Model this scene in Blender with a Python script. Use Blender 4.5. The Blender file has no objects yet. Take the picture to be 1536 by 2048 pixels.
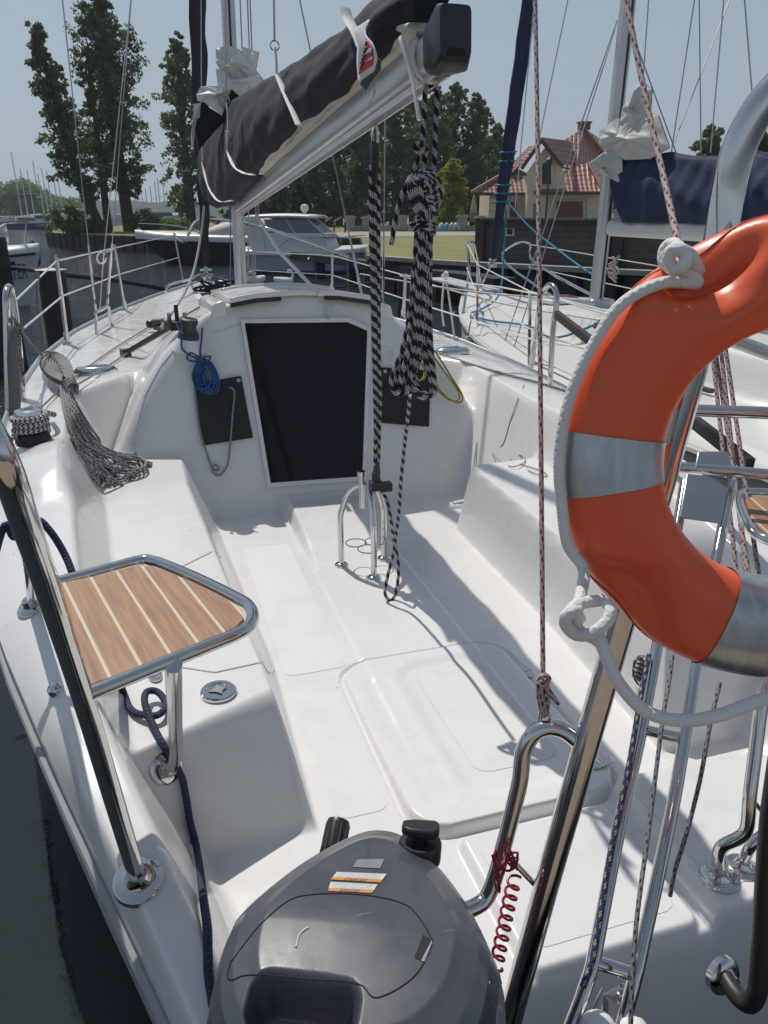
import bpy, bmesh, math, random
import numpy as np
from mathutils import Vector, Matrix
random.seed(7); np.random.seed(7)
D = bpy.data; C = bpy.context; COL = C.scene.collection
# ---------------------------------------------------------------- camera, sky, sun, exposure
FPX = 1540.0; PITCH = math.radians(21.3); YAW = math.radians(17.4); EYE = 2.05
cam = D.cameras.new('camera'); co = D.objects.new('camera', cam); COL.objects.link(co)
co.location = (0, 0, EYE); co.rotation_euler = (math.radians(90) - PITCH, 0, -YAW)
cam.sensor_fit = 'VERTICAL'; cam.sensor_height = 36; cam.lens = 36 * FPX / 2048
cam.clip_start = 0.02; cam.clip_end = 3000
C.scene.camera = co
SUN_TRAVEL = Vector((0.15, -0.62, -1.0)).normalized()
EL = math.asin(-SUN_TRAVEL.z); AZ = math.atan2(-SUN_TRAVEL.x, -SUN_TRAVEL.y)
w = D.worlds.new('World'); C.scene.world = w; w.use_nodes = True
nt = w.node_tree; nt.nodes.clear()
sky = nt.nodes.new('ShaderNodeTexSky'); sky.sky_type = 'NISHITA'; sky.sun_disc = False
sky.sun_elevation = EL; sky.sun_rotation = AZ
sky.air_density = 1.0; sky.dust_density = .6; sky.ozone_density = 1.5
hsv = nt.nodes.new('ShaderNodeHueSaturation'); hsv.inputs['Saturation'].default_value = 0.7
tint = nt.nodes.new('ShaderNodeMix'); tint.data_type = 'RGBA'; tint.blend_type = 'MULTIPLY'; tint.inputs[0].default_value = 1; tint.inputs[7].default_value = (.80, .90, 1.0, 1)
bg = nt.nodes.new('ShaderNodeBackground'); bg.inputs['Strength'].default_value = 0.088
wo = nt.nodes.new('ShaderNodeOutputWorld')
nt.links.new(sky.outputs[0], hsv.inputs['Color']); nt.links.new(hsv.outputs[0], tint.inputs[6])
# summer haze: the sky pales evenly towards the horizon
geo = nt.nodes.new('ShaderNodeTexCoord'); sepz = nt.nodes.new('ShaderNodeSeparateXYZ'); nt.links.new(geo.outputs['Generated'], sepz.inputs[0])
hz = nt.nodes.new('ShaderNodeMapRange'); hz.interpolation_type = 'SMOOTHSTEP'; hz.inputs[1].default_value = -.05; hz.inputs[2].default_value = .55; hz.inputs[3].default_value = .92; hz.inputs[4].default_value = .25
nt.links.new(sepz.outputs[2], hz.inputs[0])
air = nt.nodes.new('ShaderNodeMix'); air.data_type = 'RGBA'; air.inputs[7].default_value = (4.8, 5.85, 6.6, 1)
nt.links.new(hz.outputs[0], air.inputs[0]); nt.links.new(tint.outputs[2], air.inputs[6])
nt.links.new(air.outputs[2], bg.inputs[0]); nt.links.new(bg.outputs[0], wo.inputs[0])
sl = D.lights.new('sun', 'SUN'); so = D.objects.new('sun', sl); COL.objects.link(so)
sl.energy = 3.9; sl.angle = math.radians(0.5); sl.color = (1.0, 0.96, 0.9)
so.rotation_euler = SUN_TRAVEL.to_track_quat('-Z', 'Y').to_euler(); so.location = (0, 0, 30)
vs = C.scene.view_settings; vs.view_transform = 'Standard'; vs.look = 'None'; vs.exposure = -0.22; vs.gamma = 1
# ---------------------------------------------------------------- picture point -> place
FW = (math.sin(YAW) * math.cos(PITCH), math.cos(YAW) * math.cos(PITCH), -math.sin(PITCH))
RT = (math.cos(YAW), -math.sin(YAW), 0.0)
UP = (math.sin(YAW) * math.sin(PITCH), math.cos(YAW) * math.sin(PITCH), math.cos(PITCH))
X0 = 0.93      # boat centreline
def ray(u, v):
    a = (u - 768) / FPX; b = (1024 - v) / FPX
    return [FW[i] + a * RT[i] + b * UP[i] for i in range(3)]
def P(u, v, z=None, x=None, y=None, d=None):
    r = ray(u, v)
    if z is not None: t = (z - EYE) / r[2]
    elif x is not None: t = x / r[0]
    elif y is not None: t = y / r[1]
    else: t = d
    return Vector((t * r[0], t * r[1], EYE + t * r[2]))
def PR(u, v, R):      # horizontal range R
    r = ray(u, v); t = R / math.hypot(r[0], r[1])
    return Vector((t * r[0], t * r[1], EYE + t * r[2]))
# ---------------------------------------------------------------- objects
def tag(o, label=None, cat=None, group=None, kind=None):
    if label: o['label'] = label
    if cat: o['category'] = cat
    if group: o['group'] = group
    if kind: o['kind'] = kind
    return o
def thing(name, label, cat, loc=(0, 0, 0), group=None):
    o = D.objects.new(name, None); COL.objects.link(o); o.location = loc
    o.empty_display_size = 0.1
    return tag(o, label, cat, group)
def mobj(name, verts, faces, mat=None, parent=None, smooth=True, uvs=None):
    me = D.meshes.new(name)
    me.from_pydata([tuple(v) for v in verts], [], [tuple(f) for f in faces])
    if uvs is not None:
        l = me.uv_layers.new(name='UVMap')
        li = np.empty(len(me.loops), dtype=np.int32); me.loops.foreach_get('vertex_index', li)
        l.data.foreach_set('uv', np.asarray(uvs, dtype=np.float32).reshape(-1, 2).ravel() if len(uvs) == len(li) else np.asarray(uvs, dtype=np.float32)[li].ravel())
    o = D.objects.new(name, me); COL.objects.link(o)
    mats = mat if isinstance(mat, (list, tuple)) else [mat]
    for m in mats:
        if m: me.materials.append(m)
    if smooth:
        me.polygons.foreach_set('use_smooth', [True] * len(me.polygons))
    if parent is not None:
        o.parent = parent
        pl = parent.location.copy() if parent.parent is None else parent.location + parent.parent.location
        o.location = (0, 0, 0)
        if parent.type == 'EMPTY': o.matrix_parent_inverse = Matrix.Translation(-parent.location)
    me.update()
    return o
class MB:
    """collects simple solids into one mesh"""
    def __init__(s): s.v = []; s.f = []; s.uv = []
    def add(s, v, f, uv=None):
        n = len(s.v); s.v += [Vector(p) for p in v]; s.f += [tuple(i + n for i in q) for q in f]
        s.uv += (uv if uv else [(0, 0)] * len(v)); return s
    def box(s, c, size, rz=0, M=None):
        hx, hy, hz = size[0] / 2, size[1] / 2, size[2] / 2
        v = [Vector((x, y, z)) for z in (-hz, hz) for y in (-hy, hy) for x in (-hx, hx)]
        if M is None: M = Matrix.Rotation(rz, 3, 'Z')
        v = [M @ p + Vector(c) for p in v]
        return s.add(v, [(0, 2, 3, 1), (4, 5, 7, 6), (0, 1, 5, 4), (2, 6, 7, 3), (0, 4, 6, 2), (1, 3, 7, 5)])
    def beam(s, a, b, wd, th, up=(0, 0, 1)):
        a = Vector(a); b = Vector(b); d = (b - a).normalized(); u = Vector(up)
        sx = d.cross(u).normalized(); sz = sx.cross(d).normalized()
        v = [p + sx * i * wd / 2 + sz * j * th / 2 for p in (a, b) for (i, j) in ((-1, -1), (1, -1), (1, 1), (-1, 1))]
        return s.add(v, [(0, 1, 2, 3), (7, 6, 5, 4), (0, 4, 5, 1), (1, 5, 6, 2), (2, 6, 7, 3), (3, 7, 4, 0)])
    def tube(s, pts, r, n=10, closed=False, smooth=0, cap=True, flat=1.0, ups=None):
        pts = [Vector(p) for p in pts]
        rr = r if isinstance(r, (list, tuple)) else [r] * len(pts)
        if smooth:
            np_, nr = [], []
            N = len(pts); rng = range(N if closed else N - 1)
            for i in rng:
                p0 = pts[i - 1] if (i > 0 or closed) else pts[0]; p1 = pts[i]; p2 = pts[(i + 1) % N]
                p3 = pts[(i + 2) % N] if (i + 2 < N or closed) else pts[-1]
                for k in range(smooth):
                    t = k / smooth
                    np_.append(0.5 * ((2 * p1) + (p2 - p0) * t + (2 * p0 - 5 * p1 + 4 * p2 - p3) * t * t + (3 * p1 - p0 - 3 * p2 + p3) * t ** 3))
                    nr.append(rr[i] * (1 - t) + rr[(i + 1) % N] * t)
            if not closed: np_.append(pts[-1]); nr.append(rr[-1])
            pts, rr = np_, nr
        N = len(pts); base = len(s.v); L = 0; prev = None; nrm = None
        for i, p in enumerate(pts):
            if closed: t = (pts[(i + 1) % N] - pts[i - 1])
            else: t = pts[min(i + 1, N - 1)] - pts[max(i - 1, 0)]
            if t.length < 1e-9: t = Vector((0, 0, 1))
            t.normalize()
            if nrm is None:
                a = Vector((0, 0, 1)) if abs(t.z) < .9 else Vector((1, 0, 0))
                nrm = t.cross(a).normalized()
            else:
                nrm = (nrm - t * nrm.dot(t)).normalized()
            b = t.cross(nrm)
            if prev is not None: L += (p - prev).length
            prev = p
            for k in range(n):
                an = 2 * math.pi * k / n
                s.v.append(p + (nrm * math.cos(an) + b * math.sin(an) * flat) * rr[i]); s.uv.append((k / n, L))
        rows = N if closed else N - 1
        for i in range(rows):
            j = (i + 1) % N
            for k in range(n):
                q = (k + 1) % n
                s.f.append((base + i * n + k, base + i * n + q, base + j * n + q, base + j * n + k))
        if cap and not closed:
            s.f.append(tuple(base + k for k in range(n))[::-1]); s.f.append(tuple(base + (N - 1) * n + k for k in range(n)))
        return s
    def cyl(s, a, b, r, r2=None, n=16): return s.tube([a, b], [r, r if r2 is None else r2], n)
    def lathe(s, c, prof, n=24, axis=(0, 0, 1)):
        q = Vector(axis).normalized().to_track_quat('Z', 'Y').to_matrix(); base = len(s.v)
        for (r, z) in prof:
            for k in range(n):
                a = 2 * math.pi * k / n
                s.v.append(Vector(c) + q @ Vector((r * math.cos(a), r * math.sin(a), z))); s.uv.append((k / n, z))
        for i in range(len(prof) - 1):
            for k in range(n):
                j = (k + 1) % n
                s.f.append((base + i * n + k, base + i * n + j, base + (i + 1) * n + j, base + (i + 1) * n + k))
        if prof[0][0] > 1e-5: s.f.append(tuple(base + k for k in range(n))[::-1])
        if prof[-1][0] > 1e-5: s.f.append(tuple(base + (len(prof) - 1) * n + k for k in range(n)))
        return s
    def prism(s, poly, off):
        """poly: list of points, off: vector"""
        n = len(poly); off = Vector(off)
        v = [Vector(p) for p in poly] + [Vector(p) + off for p in poly]
        return s.add(v, [tuple(range(n))[::-1], tuple(range(n, 2 * n))] + [(i, (i + 1) % n, (i + 1) % n + n, i + n) for i in range(n)])
    def build(s, name, mat, parent=None, smooth=True, bevel=0, sharp=None):
        # quads of tubes/caps share per-vertex uv: the seam is fixed per loop
        uvl = []
        for f in s.f:
            us = [s.uv[i] for i in f]
            if len(f) == 4 and max(u[0] for u in us) - min(u[0] for u in us) > .5:
                us = [((u[0] + 1) if u[0] < .5 else u[0], u[1]) for u in us]
            uvl += us
        o = mobj(name, s.v, s.f, mat, parent, smooth, uvl)
        if smooth:
            try: o.data.set_sharp_from_angle(angle=math.radians(sharp if sharp else 40))
            except Exception: pass
        if bevel:
            m = o.modifiers.new('bevel', 'BEVEL'); m.width = bevel; m.segments = 2; m.limit_method = 'ANGLE'; m.angle_limit = math.radians(40)
        return o
def copy_tree(o, parent=None, off=None):
    c = o.copy(); COL.objects.link(c)
    if parent is not None: c.parent = parent
    for ch in list(o.children): copy_tree(ch, c)
    return c
def dup(root, loc, label=None, rz=None, scale=None):
    # copy of a thing with its parts; the parts keep their offset from the thing
    c = copy_tree(root); c.location = loc
    if rz is not None: c.rotation_euler = (0, 0, rz)
    if scale is not None: c.scale = (scale, scale, scale) if not isinstance(scale, tuple) else scale
    if label: c['label'] = label
    return c
# ---------------------------------------------------------------- materials
MATS = {}
def mat(name, col=(.5, .5, .5), rough=.5, metal=0, coat=0, spec=None, noise=None, bump=None, alpha=None, trans=None, sheen=0, sub=None):
    """noise=(scale, amount, second colour); bump=(scale, strength, distance)"""
    if name in MATS: return MATS[name]
    m = D.materials.new(name); m.use_nodes = True; MATS[name] = m
    n = m.node_tree.nodes; l = m.node_tree.links; b = n['Principled BSDF']
    b.inputs['Base Color'].default_value = (*col, 1); b.inputs['Roughness'].default_value = rough; b.inputs['Metallic'].default_value = metal
    b.inputs['Coat Weight'].default_value = coat; b.inputs['Coat Roughness'].default_value = .06
    if spec is not None: b.inputs['Specular IOR Level'].default_value = spec
    if sheen: b.inputs['Sheen Weight'].default_value = sheen
    if trans: b.inputs['Transmission Weight'].default_value = trans
    if alpha is not None: b.inputs['Alpha'].default_value = alpha
    tc = n.new('ShaderNodeTexCoord')
    if noise:
        sc, amt, c2 = noise
        t = n.new('ShaderNodeTexNoise'); t.inputs['Scale'].default_value = sc; t.inputs['Detail'].default_value = 6; t.inputs['Roughness'].default_value = .65
        l.new(tc.outputs['Object'], t.inputs['Vector'])
        r = n.new('ShaderNodeMapRange'); r.inputs[1].default_value = .35; r.inputs[2].default_value = .7; r.inputs[3].default_value = 0; r.inputs[4].default_value = amt
        l.new(t.outputs[0], r.inputs[0])
        x = n.new('ShaderNodeMix'); x.data_type = 'RGBA'; x.inputs[6].default_value = (*col, 1); x.inputs[7].default_value = (*c2, 1)
        l.new(r.outputs[0], x.inputs[0]); l.new(x.outputs[2], b.inputs['Base Color'])
    if bump:
        sc, st, di = bump
        t = n.new('ShaderNodeTexNoise'); t.inputs['Scale'].default_value = sc; t.inputs['Detail'].default_value = 4
        l.new(tc.outputs['Object'], t.inputs['Vector'])
        bp = n.new('ShaderNodeBump'); bp.inputs['Strength'].default_value = st; bp.inputs['Distance'].default_value = di
        l.new(t.outputs[0], bp.inputs['Height']); l.new(bp.outputs[0], b.inputs['Normal'])
    return m
def nodes(m): return m.node_tree.nodes, m.node_tree.links, m.node_tree.nodes['Principled BSDF']
def math_node(m, op, a, b=None, c=None):
    n, l, _ = nodes(m); k = n.new('ShaderNodeMath'); k.operation = op
    for i, v in enumerate((a, b, c)):
        if v is None: continue
        if isinstance(v, (int, float)): k.inputs[i].default_value = v
        else: l.new(v, k.inputs[i])
    return k.outputs[0]
def mix_col(m, fac, c1, c2):
    n, l, _ = nodes(m); x = n.new('ShaderNodeMix'); x.data_type = 'RGBA'
    if isinstance(fac, (int, float)): x.inputs[0].default_value = fac
    else: l.new(fac, x.inputs[0])
    for i, c in ((6, c1), (7, c2)):
        if isinstance(c, tuple): x.inputs[i].default_value = (*c, 1)
        else: l.new(c, x.inputs[i])
    return x.outputs[2]
def rope_mat(name, base, fleck, r, mode='dash', amount=.5, rough=.75):
    """braided rope: base colour with flecks along the lay; UV = (turn 0..1, metres)"""
    if name in MATS: return MATS[name]
    m = mat(name, base, rough); n, l, b = nodes(m)
    uv = n.new('ShaderNodeUVMap'); sp = n.new('ShaderNodeSeparateXYZ'); l.new(uv.outputs[0], sp.inputs[0])
    u, v = sp.outputs[0], sp.outputs[1]
    q = math_node(m, 'DIVIDE', v, r)                       # length in radii
    s1 = math_node(m, 'SINE', math_node(m, 'MULTIPLY', math_node(m, 'ADD', math_node(m, 'MULTIPLY', u, 4.0), math_node(m, 'MULTIPLY', q, .8)), 6.2832))
    s2 = math_node(m, 'SINE', math_node(m, 'MULTIPLY', math_node(m, 'SUBTRACT', math_node(m, 'MULTIPLY', u, 4.0), math_node(m, 'MULTIPLY', q, .8)), 6.2832))
    hgt = math_node(m, 'MAXIMUM', s1, s2)
    bp = n.new('ShaderNodeBump'); bp.inputs['Strength'].default_value = .7 if mode != 'none' else .45; bp.inputs['Distance'].default_value = r * (.14 if mode != 'none' else .10)
    l.new(hgt, bp.inputs['Height']); l.new(bp.outputs[0], b.inputs['Normal'])
    if mode == 'spiral':     # pairs of pale flecks winding round
        w1 = math_node(m, 'FRACT', math_node(m, 'ADD', math_node(m, 'MULTIPLY', u, 1.0), math_node(m, 'MULTIPLY', q, .19)))
        band = math_node(m, 'LESS_THAN', w1, amount * .6)
        ch = math_node(m, 'GREATER_THAN', math_node(m, 'MULTIPLY', s1, s2), -.1)
        f = math_node(m, 'MULTIPLY', band, ch)
    elif mode == 'zigzag':
        tri = math_node(m, 'PINGPONG', math_node(m, 'MULTIPLY', u, 6.0), .5)
        f = math_node(m, 'GREATER_THAN', math_node(m, 'FRACT', math_node(m, 'ADD', math_node(m, 'MULTIPLY', q, .7), tri)), .5)
    elif mode == 'dash':     # short dashes along the rope
        a1 = math_node(m, 'FRACT', math_node(m, 'ADD', math_node(m, 'MULTIPLY', u, 3.0), math_node(m, 'MULTIPLY', q, .10)))
        a2 = math_node(m, 'FRACT', math_node(m, 'SUBTRACT', math_node(m, 'MULTIPLY', q, .23), math_node(m, 'MULTIPLY', u, 2.0)))
        f = math_node(m, 'MULTIPLY', math_node(m, 'LESS_THAN', a1, .45), math_node(m, 'LESS_THAN', a2, amount))
    else: f = 0.0
    l.new(mix_col(m, f, base, fleck), b.inputs['Base Color'])
    return m
GRP = mat('white_gelcoat', (.76, .745, .725), .22, coat=.35, noise=(1.6, .35, (.70, .68, .655)))
n_, l_, b_ = nodes(GRP)
tn = n_.new('ShaderNodeTexNoise'); tn.inputs['Scale'].default_value = 9; tn.inputs['Detail'].default_value = 8
tcx = n_.new('ShaderNodeTexCoord'); l_.new(tcx.outputs['Object'], tn.inputs['Vector'])
mr = n_.new('ShaderNodeMapRange'); mr.inputs[1].default_value = .3; mr.inputs[2].default_value = .75; mr.inputs[3].default_value = .16; mr.inputs[4].default_value = .34
l_.new(tn.outputs[0], mr.inputs[0]); l_.new(mr.outputs[0], b_.inputs['Roughness'])
# a few specks of dirt
vo_ = n_.new('ShaderNodeTexVoronoi'); vo_.inputs['Scale'].default_value = 16; l_.new(tcx.outputs['Object'], vo_.inputs['Vector'])
sep_ = n_.new('ShaderNodeSeparateColor'); l_.new(vo_.outputs['Color'], sep_.inputs[0])
spk = math_node(GRP, 'MULTIPLY', math_node(GRP, 'LESS_THAN', vo_.outputs['Distance'], math_node(GRP, 'MULTIPLY', sep_.outputs[0], .055)), math_node(GRP, 'GREATER_THAN', sep_.outputs[1], .72))
tn2 = n_.new('ShaderNodeTexNoise'); tn2.inputs['Scale'].default_value = 3.2; tn2.inputs['Detail'].default_value = 10; tn2.inputs['Roughness'].default_value = .8; l_.new(tcx.outputs['Object'], tn2.inputs['Vector'])
gr_ = n_.new('ShaderNodeMapRange'); gr_.inputs[1].default_value = .54; gr_.inputs[2].default_value = .72; gr_.inputs[4].default_value = .30; l_.new(tn2.outputs[0], gr_.inputs[0])
old_ = b_.inputs['Base Color'].links[0].from_socket
dirty = mix_col(GRP, gr_.outputs[0], old_, (.58, .56, .52))
l_.new(mix_col(GRP, math_node(GRP, 'MULTIPLY', spk, .8), dirty, (.10, .09, .08)), b_.inputs['Base Color'])
STEEL = mat('polished_stainless', (.62, .61, .6), .09, 1, noise=(30, .3, (.5, .49, .48)))
ALU = mat('anodised_aluminium', (.55, .56, .57), .38, .85, noise=(8, .3, (.45, .46, .47)))
ALUW = mat('silver_spar', (.62, .62, .61), .36, .6, noise=(3, .4, (.5, .5, .5)))
BLACK = mat('black_plastic', (.018, .018, .02), .38, noise=(20, .4, (.03, .03, .032)))
DARKP = mat('dark_grey_plastic', (.05, .052, .056), .45)
WHITEP = mat('white_plastic', (.75, .75, .74), .35)
CHROME = mat('chrome', (.7, .7, .7), .12, 1)
WIRE = mat('steel_wire', (.42, .42, .41), .35, .8)
WHITEW = mat('coated_white_wire', (.72, .71, .69), .4)
R_BW = lambda r: rope_mat('black_white_fleck_rope_%d' % int(r * 1e4), (.012, .012, .016), (.62, .6, .6), r, 'spiral', .72)
# ================================================================ water and bed
def water_mat():
    m = mat('lake_water', (.020, .027, .030), .03); n, l, b = nodes(m)
    b.inputs['IOR'].default_value = 1.33
    tc = n.new('ShaderNodeTexCoord'); mp = n.new('ShaderNodeMapping'); mp.inputs['Rotation'].default_value = (0, 0, .35); mp.inputs['Scale'].default_value = (1.0, 1.9, 1)
    l.new(tc.outputs['Object'], mp.inputs['Vector'])
    t1 = n.new('ShaderNodeTexNoise'); t1.inputs['Scale'].default_value = 2.6; t1.inputs['Detail'].default_value = 5; t1.inputs['Roughness'].default_value = .55
    t2 = n.new('ShaderNodeTexNoise'); t2.inputs['Scale'].default_value = .35; t2.inputs['Detail'].default_value = 2
    l.new(mp.outputs[0], t1.inputs['Vector']); l.new(mp.outputs[0], t2.inputs['Vector'])
    # calmer in the lee of the pier, rougher further out
    sp = n.new('ShaderNodeSeparateXYZ'); l.new(tc.outputs['Object'], sp.inputs[0])
    r = n.new('ShaderNodeMapRange'); r.inputs[1].default_value = 3.5; r.inputs[2].default_value = 14.0; r.inputs[3].default_value = .025; r.inputs[4].default_value = 1
    l.new(sp.outputs[1], r.inputs[0])
    h = math_node(m, 'MULTIPLY', math_node(m, 'ADD', t1.outputs[0], math_node(m, 'MULTIPLY', t2.outputs[0], .8)), r.outputs[0])
    bp = n.new('ShaderNodeBump'); bp.inputs['Strength'].default_value = 1.0; bp.inputs['Distance'].default_value = .20
    l.new(h, bp.inputs['Height']); l.new(bp.outputs[0], b.inputs['Normal'])
    return m
tag(mobj('water', [(-740, -50, 0), (740, -50, 0), (740, 1085, 0), (-740, 1085, 0)], [(0, 1, 2, 3)], water_mat(), smooth=False), kind='structure')
# ================================================================ our sailing boat
boat = thing('sailing_boat', 'white sailing boat in the foreground whose open cockpit fills the picture', 'sailboat', (X0, 4.5, 0))
def sst(a, b, x):
    t = np.clip((x - a) / (b - a), 0, 1); return t * t * (3 - 2 * t)
def smax(a, b, k):
    h = np.clip(.5 + .5 * (a - b) / k, 0, 1); return b * (1 - h) + a * h + k * h * (1 - h)
def smin(a, b, k): return -smax(-a, -b, k)
SY = [.3, .7, 1.1, 1.8, 2.33, 3.5, 5.0, 6.2, 7.4, 8.6, 9.6, 10.4, 10.9]
SO = [.72, .86, 1.0, 1.27, 1.45, 1.65, 1.70, 1.66, 1.48, 1.12, .70, .30, .015]
SZ = [.2, .36, .55, .75, .85, .95, 1.0, 1.03, 1.06, 1.1, 1.14, 1.17, 1.2]
def so_(y, side=1):      # half breadth at the sheer, smooth
    y = np.asarray(y, dtype=float)
    f = np.interp(y, SY, SO); e = .12
    f = (np.interp(y - e, SY, SO) + 2 * f + np.interp(y + e, SY, SO)) / 4
    return np.maximum(f, .012)
def sz_(y): return np.interp(y, SY, SZ)
def it(y, tab): return np.interp(y, [t[0] for t in tab], [t[1] for t in tab])
def rbox(x, y, x0, x1, y0, y1, r, e):
    """1 inside a rounded rectangle, fading over e"""
    qx = np.abs(x - (x0 + x1) / 2) - (x1 - x0) / 2 + r; qy = np.abs(y - (y0 + y1) / 2) - (y1 - y0) / 2 + r
    d = np.hypot(np.maximum(qx, 0), np.maximum(qy, 0)) + np.minimum(np.maximum(qx, qy), 0) - r
    return 1 - sst(-e, e, d), d
def deckz(x, y, groove=True):
    x = np.asarray(x, dtype=float); y = np.asarray(y, dtype=float)
    o = np.abs(x - X0); port = x < X0
    of = np.where(port, it(y, [(1.6, .60), (2.6, .575), (3.9, .63)]), it(y, [(1.6, .55), (2.6, .62), (3.6, .645)]))
    oi = np.where(port, it(y, [(1.7, .655), (2.8, .71), (3.9, .77)]), it(y, [(1.7, .61), (2.6, .655), (3.8, .70)]))
    ob = np.where(port, it(y, [(1.1, .94), (1.4, 1.0), (1.8, 1.08), (2.94, 1.14), (3.8, 1.19)]), it(y, [(1.2, 1.0), (1.8, 1.0), (3.3, 1.04), (4.2, 1.04)]))
    fl = .40 + 0 * x
    fl = fl + .085 * sst(3.3, 4.05, y) * (1 - sst(.20, .235, o)) + .006 * (1 - sst(.225, .24, o)) * sst(1.5, 2.6, y)
    # cockpit floor pads (non slip) and the hinged locker lid
    a, d = rbox(x, y, .600, 1.265, 1.575, 2.50, .11, .006); fl = fl + (.032 - .020 * sst(1.6, 2.1, y)) * a
    a2, _ = rbox(x, y, .80, 1.20, 1.66, 2.42, .10, .03); fl = fl - .010 * a2
    a4, _ = rbox(x, y, .66, .76, 1.66, 2.36, .04, .02); fl = fl - .004 * a4
    if groove: fl = fl - .016 * np.exp(-((d - .012) / .006) ** 2)
    a3, _ = rbox(x, y, .70, 1.165, 1.10, 1.535, .03, .012); fl = fl + .026 * a3
    a5, _ = rbox(x, y, 1.21, 1.9, .9, 1.60, .05, .02); fl = fl + .05 * a5
    oi = np.maximum(oi, of + .03)
    bz = np.where(port, .74, .785)
    riser = .40 + (o - of) / (oi - of) * (bz - .40)
    top = bz + .03 * (o - oi)
    sk = np.clip((1.08 - o) / .43, 0, 1)
    aft = .40 + (y - np.where(port, 1.64 + .07 * sk, 1.70)) * (.34 / np.where(port, .08 + .14 * sk, .12))
    fwd = .40 + (np.where(port, 4.6, 3.68) - y) * (.34 / .06)
    seat = smin(smin(top, riser, .035), smin(aft, fwd, .035), .045)
    # raised rim of the aft locker lid on the port bench
    b1, bd = rbox(x, y, .0 - .02, .245, 2.06, 2.02 + .9, .05, .006)
    if groove: seat = seat - np.where(port, .008 * np.exp(-((y - (2.02)) / .008) ** 2) * sst(.70, .68, -(x - X0)) * 0, 0)
    wall = .74 + (o - ob) * 2.5
    ff = 4.74 - (o - 1.09) * 1.3
    F = .74 + (y - ff) * 1.5
    F = F - 3 * (1 - sst(.55, .75, o)) * (1 - sst(5.0, 5.3, y)) + 2 * sst(5.0, 5.8, y)
    well = smax(smax(fl, seat, .03), wall, .07)
    well = smax(well, F, .05)
    zs = sz_(y); os_ = so_(y)
    crest = it(y, [(.5, .40), (1.0, .60), (1.3, .72), (1.8, .86), (2.4, .95), (3.1, 1.0), (3.45, 1.05), (4.0, 1.06), (5.0, 1.10), (7, 1.12), (9, 1.14), (10.9, 1.21)])
    t = np.clip((os_ - o) / np.maximum(os_ - it(y, [(0, 1.1), (4.5, 1.3), (6, .9), (9, .3), (10.9, .01)]), .02), 0, 1)
    top2 = zs + (crest - zs) * (1 - (1 - t) ** 2)
    # winch pod on both coamings
    pod = .05 * np.exp(-(((y - 3.42) / .30) ** 2 + ((o - 1.38) / .16) ** 2) ** 2)
    top2 = top2 + pod
    deck = smin(top2, well, .035)
    # cabin trunk and bulkhead
    zr = it(y, [(4, 1.58), (4.7, 1.58), (5.6, 1.53), (7.2, 1.36), (8.3, 1.2), (8.9, 1.0), (11, .8)])
    wd = it(y, [(4, 1), (5, 1.0), (6.2, .9), (7.2, .74), (8.4, .45), (11, .2)])
    u = o / wd
    dr = np.interp(u, [0, .25, .45, .56, .7, .82, .93, 1.03, 1.15, 1.3, 3], [0, .012, .045, .10, .20, .31, .45, .63, .84, 1.1, 4])
    R = zr - dr * np.maximum((zr - .9) / .68, .25)
    B = .40 + (y - 4.25) * 2.3
    kk = .035 + .16 * sst(.45, .8, u)
    deck = smax(deck, smin(R, B, kk), .07)
    # transom
    yt = 1.085 - .75 * sst(.86, 1.02, o)
    T = .40 + (y - yt) * 5.0
    deck = smin(deck, np.maximum(T, -.25), .07)
    return deck
def grid_mesh(name, xs_fn, ys, mat_, parent):
    rows = []; cols = None
    for y in ys:
        xs = xs_fn(y); rows.append(np.stack([xs, np.full(len(xs), y)], 1)); cols = len(xs)
    A = np.array(rows); Z = deckz(A[..., 0], A[..., 1])
    V = np.concatenate([A, Z[..., None]], 2).reshape(-1, 3)
    n, m = len(ys), cols
    i = np.arange((n - 1) * (m - 1)); r = i // (m - 1); c = i % (m - 1); a = r * m + c
    F = np.stack([a, a + 1, a + m + 1, a + m], 1)
    me = D.meshes.new(name); me.vertices.add(len(V)); me.vertices.foreach_set('co', V.astype(np.float32).ravel())
    me.loops.add(F.size); me.loops.foreach_set('vertex_index', F.astype(np.int32).ravel())
    me.polygons.add(len(F)); me.polygons.foreach_set('loop_start', (np.arange(len(F)) * 4).astype(np.int32))
    me.polygons.foreach_set('loop_total', np.full(len(F), 4, dtype=np.int32))
    me.polygons.foreach_set('use_smooth', np.ones(len(F), dtype=bool))
    me.update(calc_edges=True); me.validate()
    o = D.objects.new(name, me); COL.objects.link(o); me.materials.append(mat_)
    o.parent = parent; o.matrix_parent_inverse = Matrix.Translation(-parent.location)
    return o
def xs_fn(y):
    os_ = float(so_(y)); inner = min(.82, os_ * .6)
    a = np.linspace(0, inner, 122); b = np.linspace(inner, os_, 60)[1:]
    h = np.concatenate([a, b]); return np.concatenate([-h[::-1], h[1:]]) + X0
ys = np.concatenate([np.arange(.42, 2.62, .005), np.arange(2.62, 5.0, .012), np.arange(5.0, 10.9, .05), [10.9]])
grid_mesh('deck_moulding', xs_fn, ys, GRP, boat)
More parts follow.
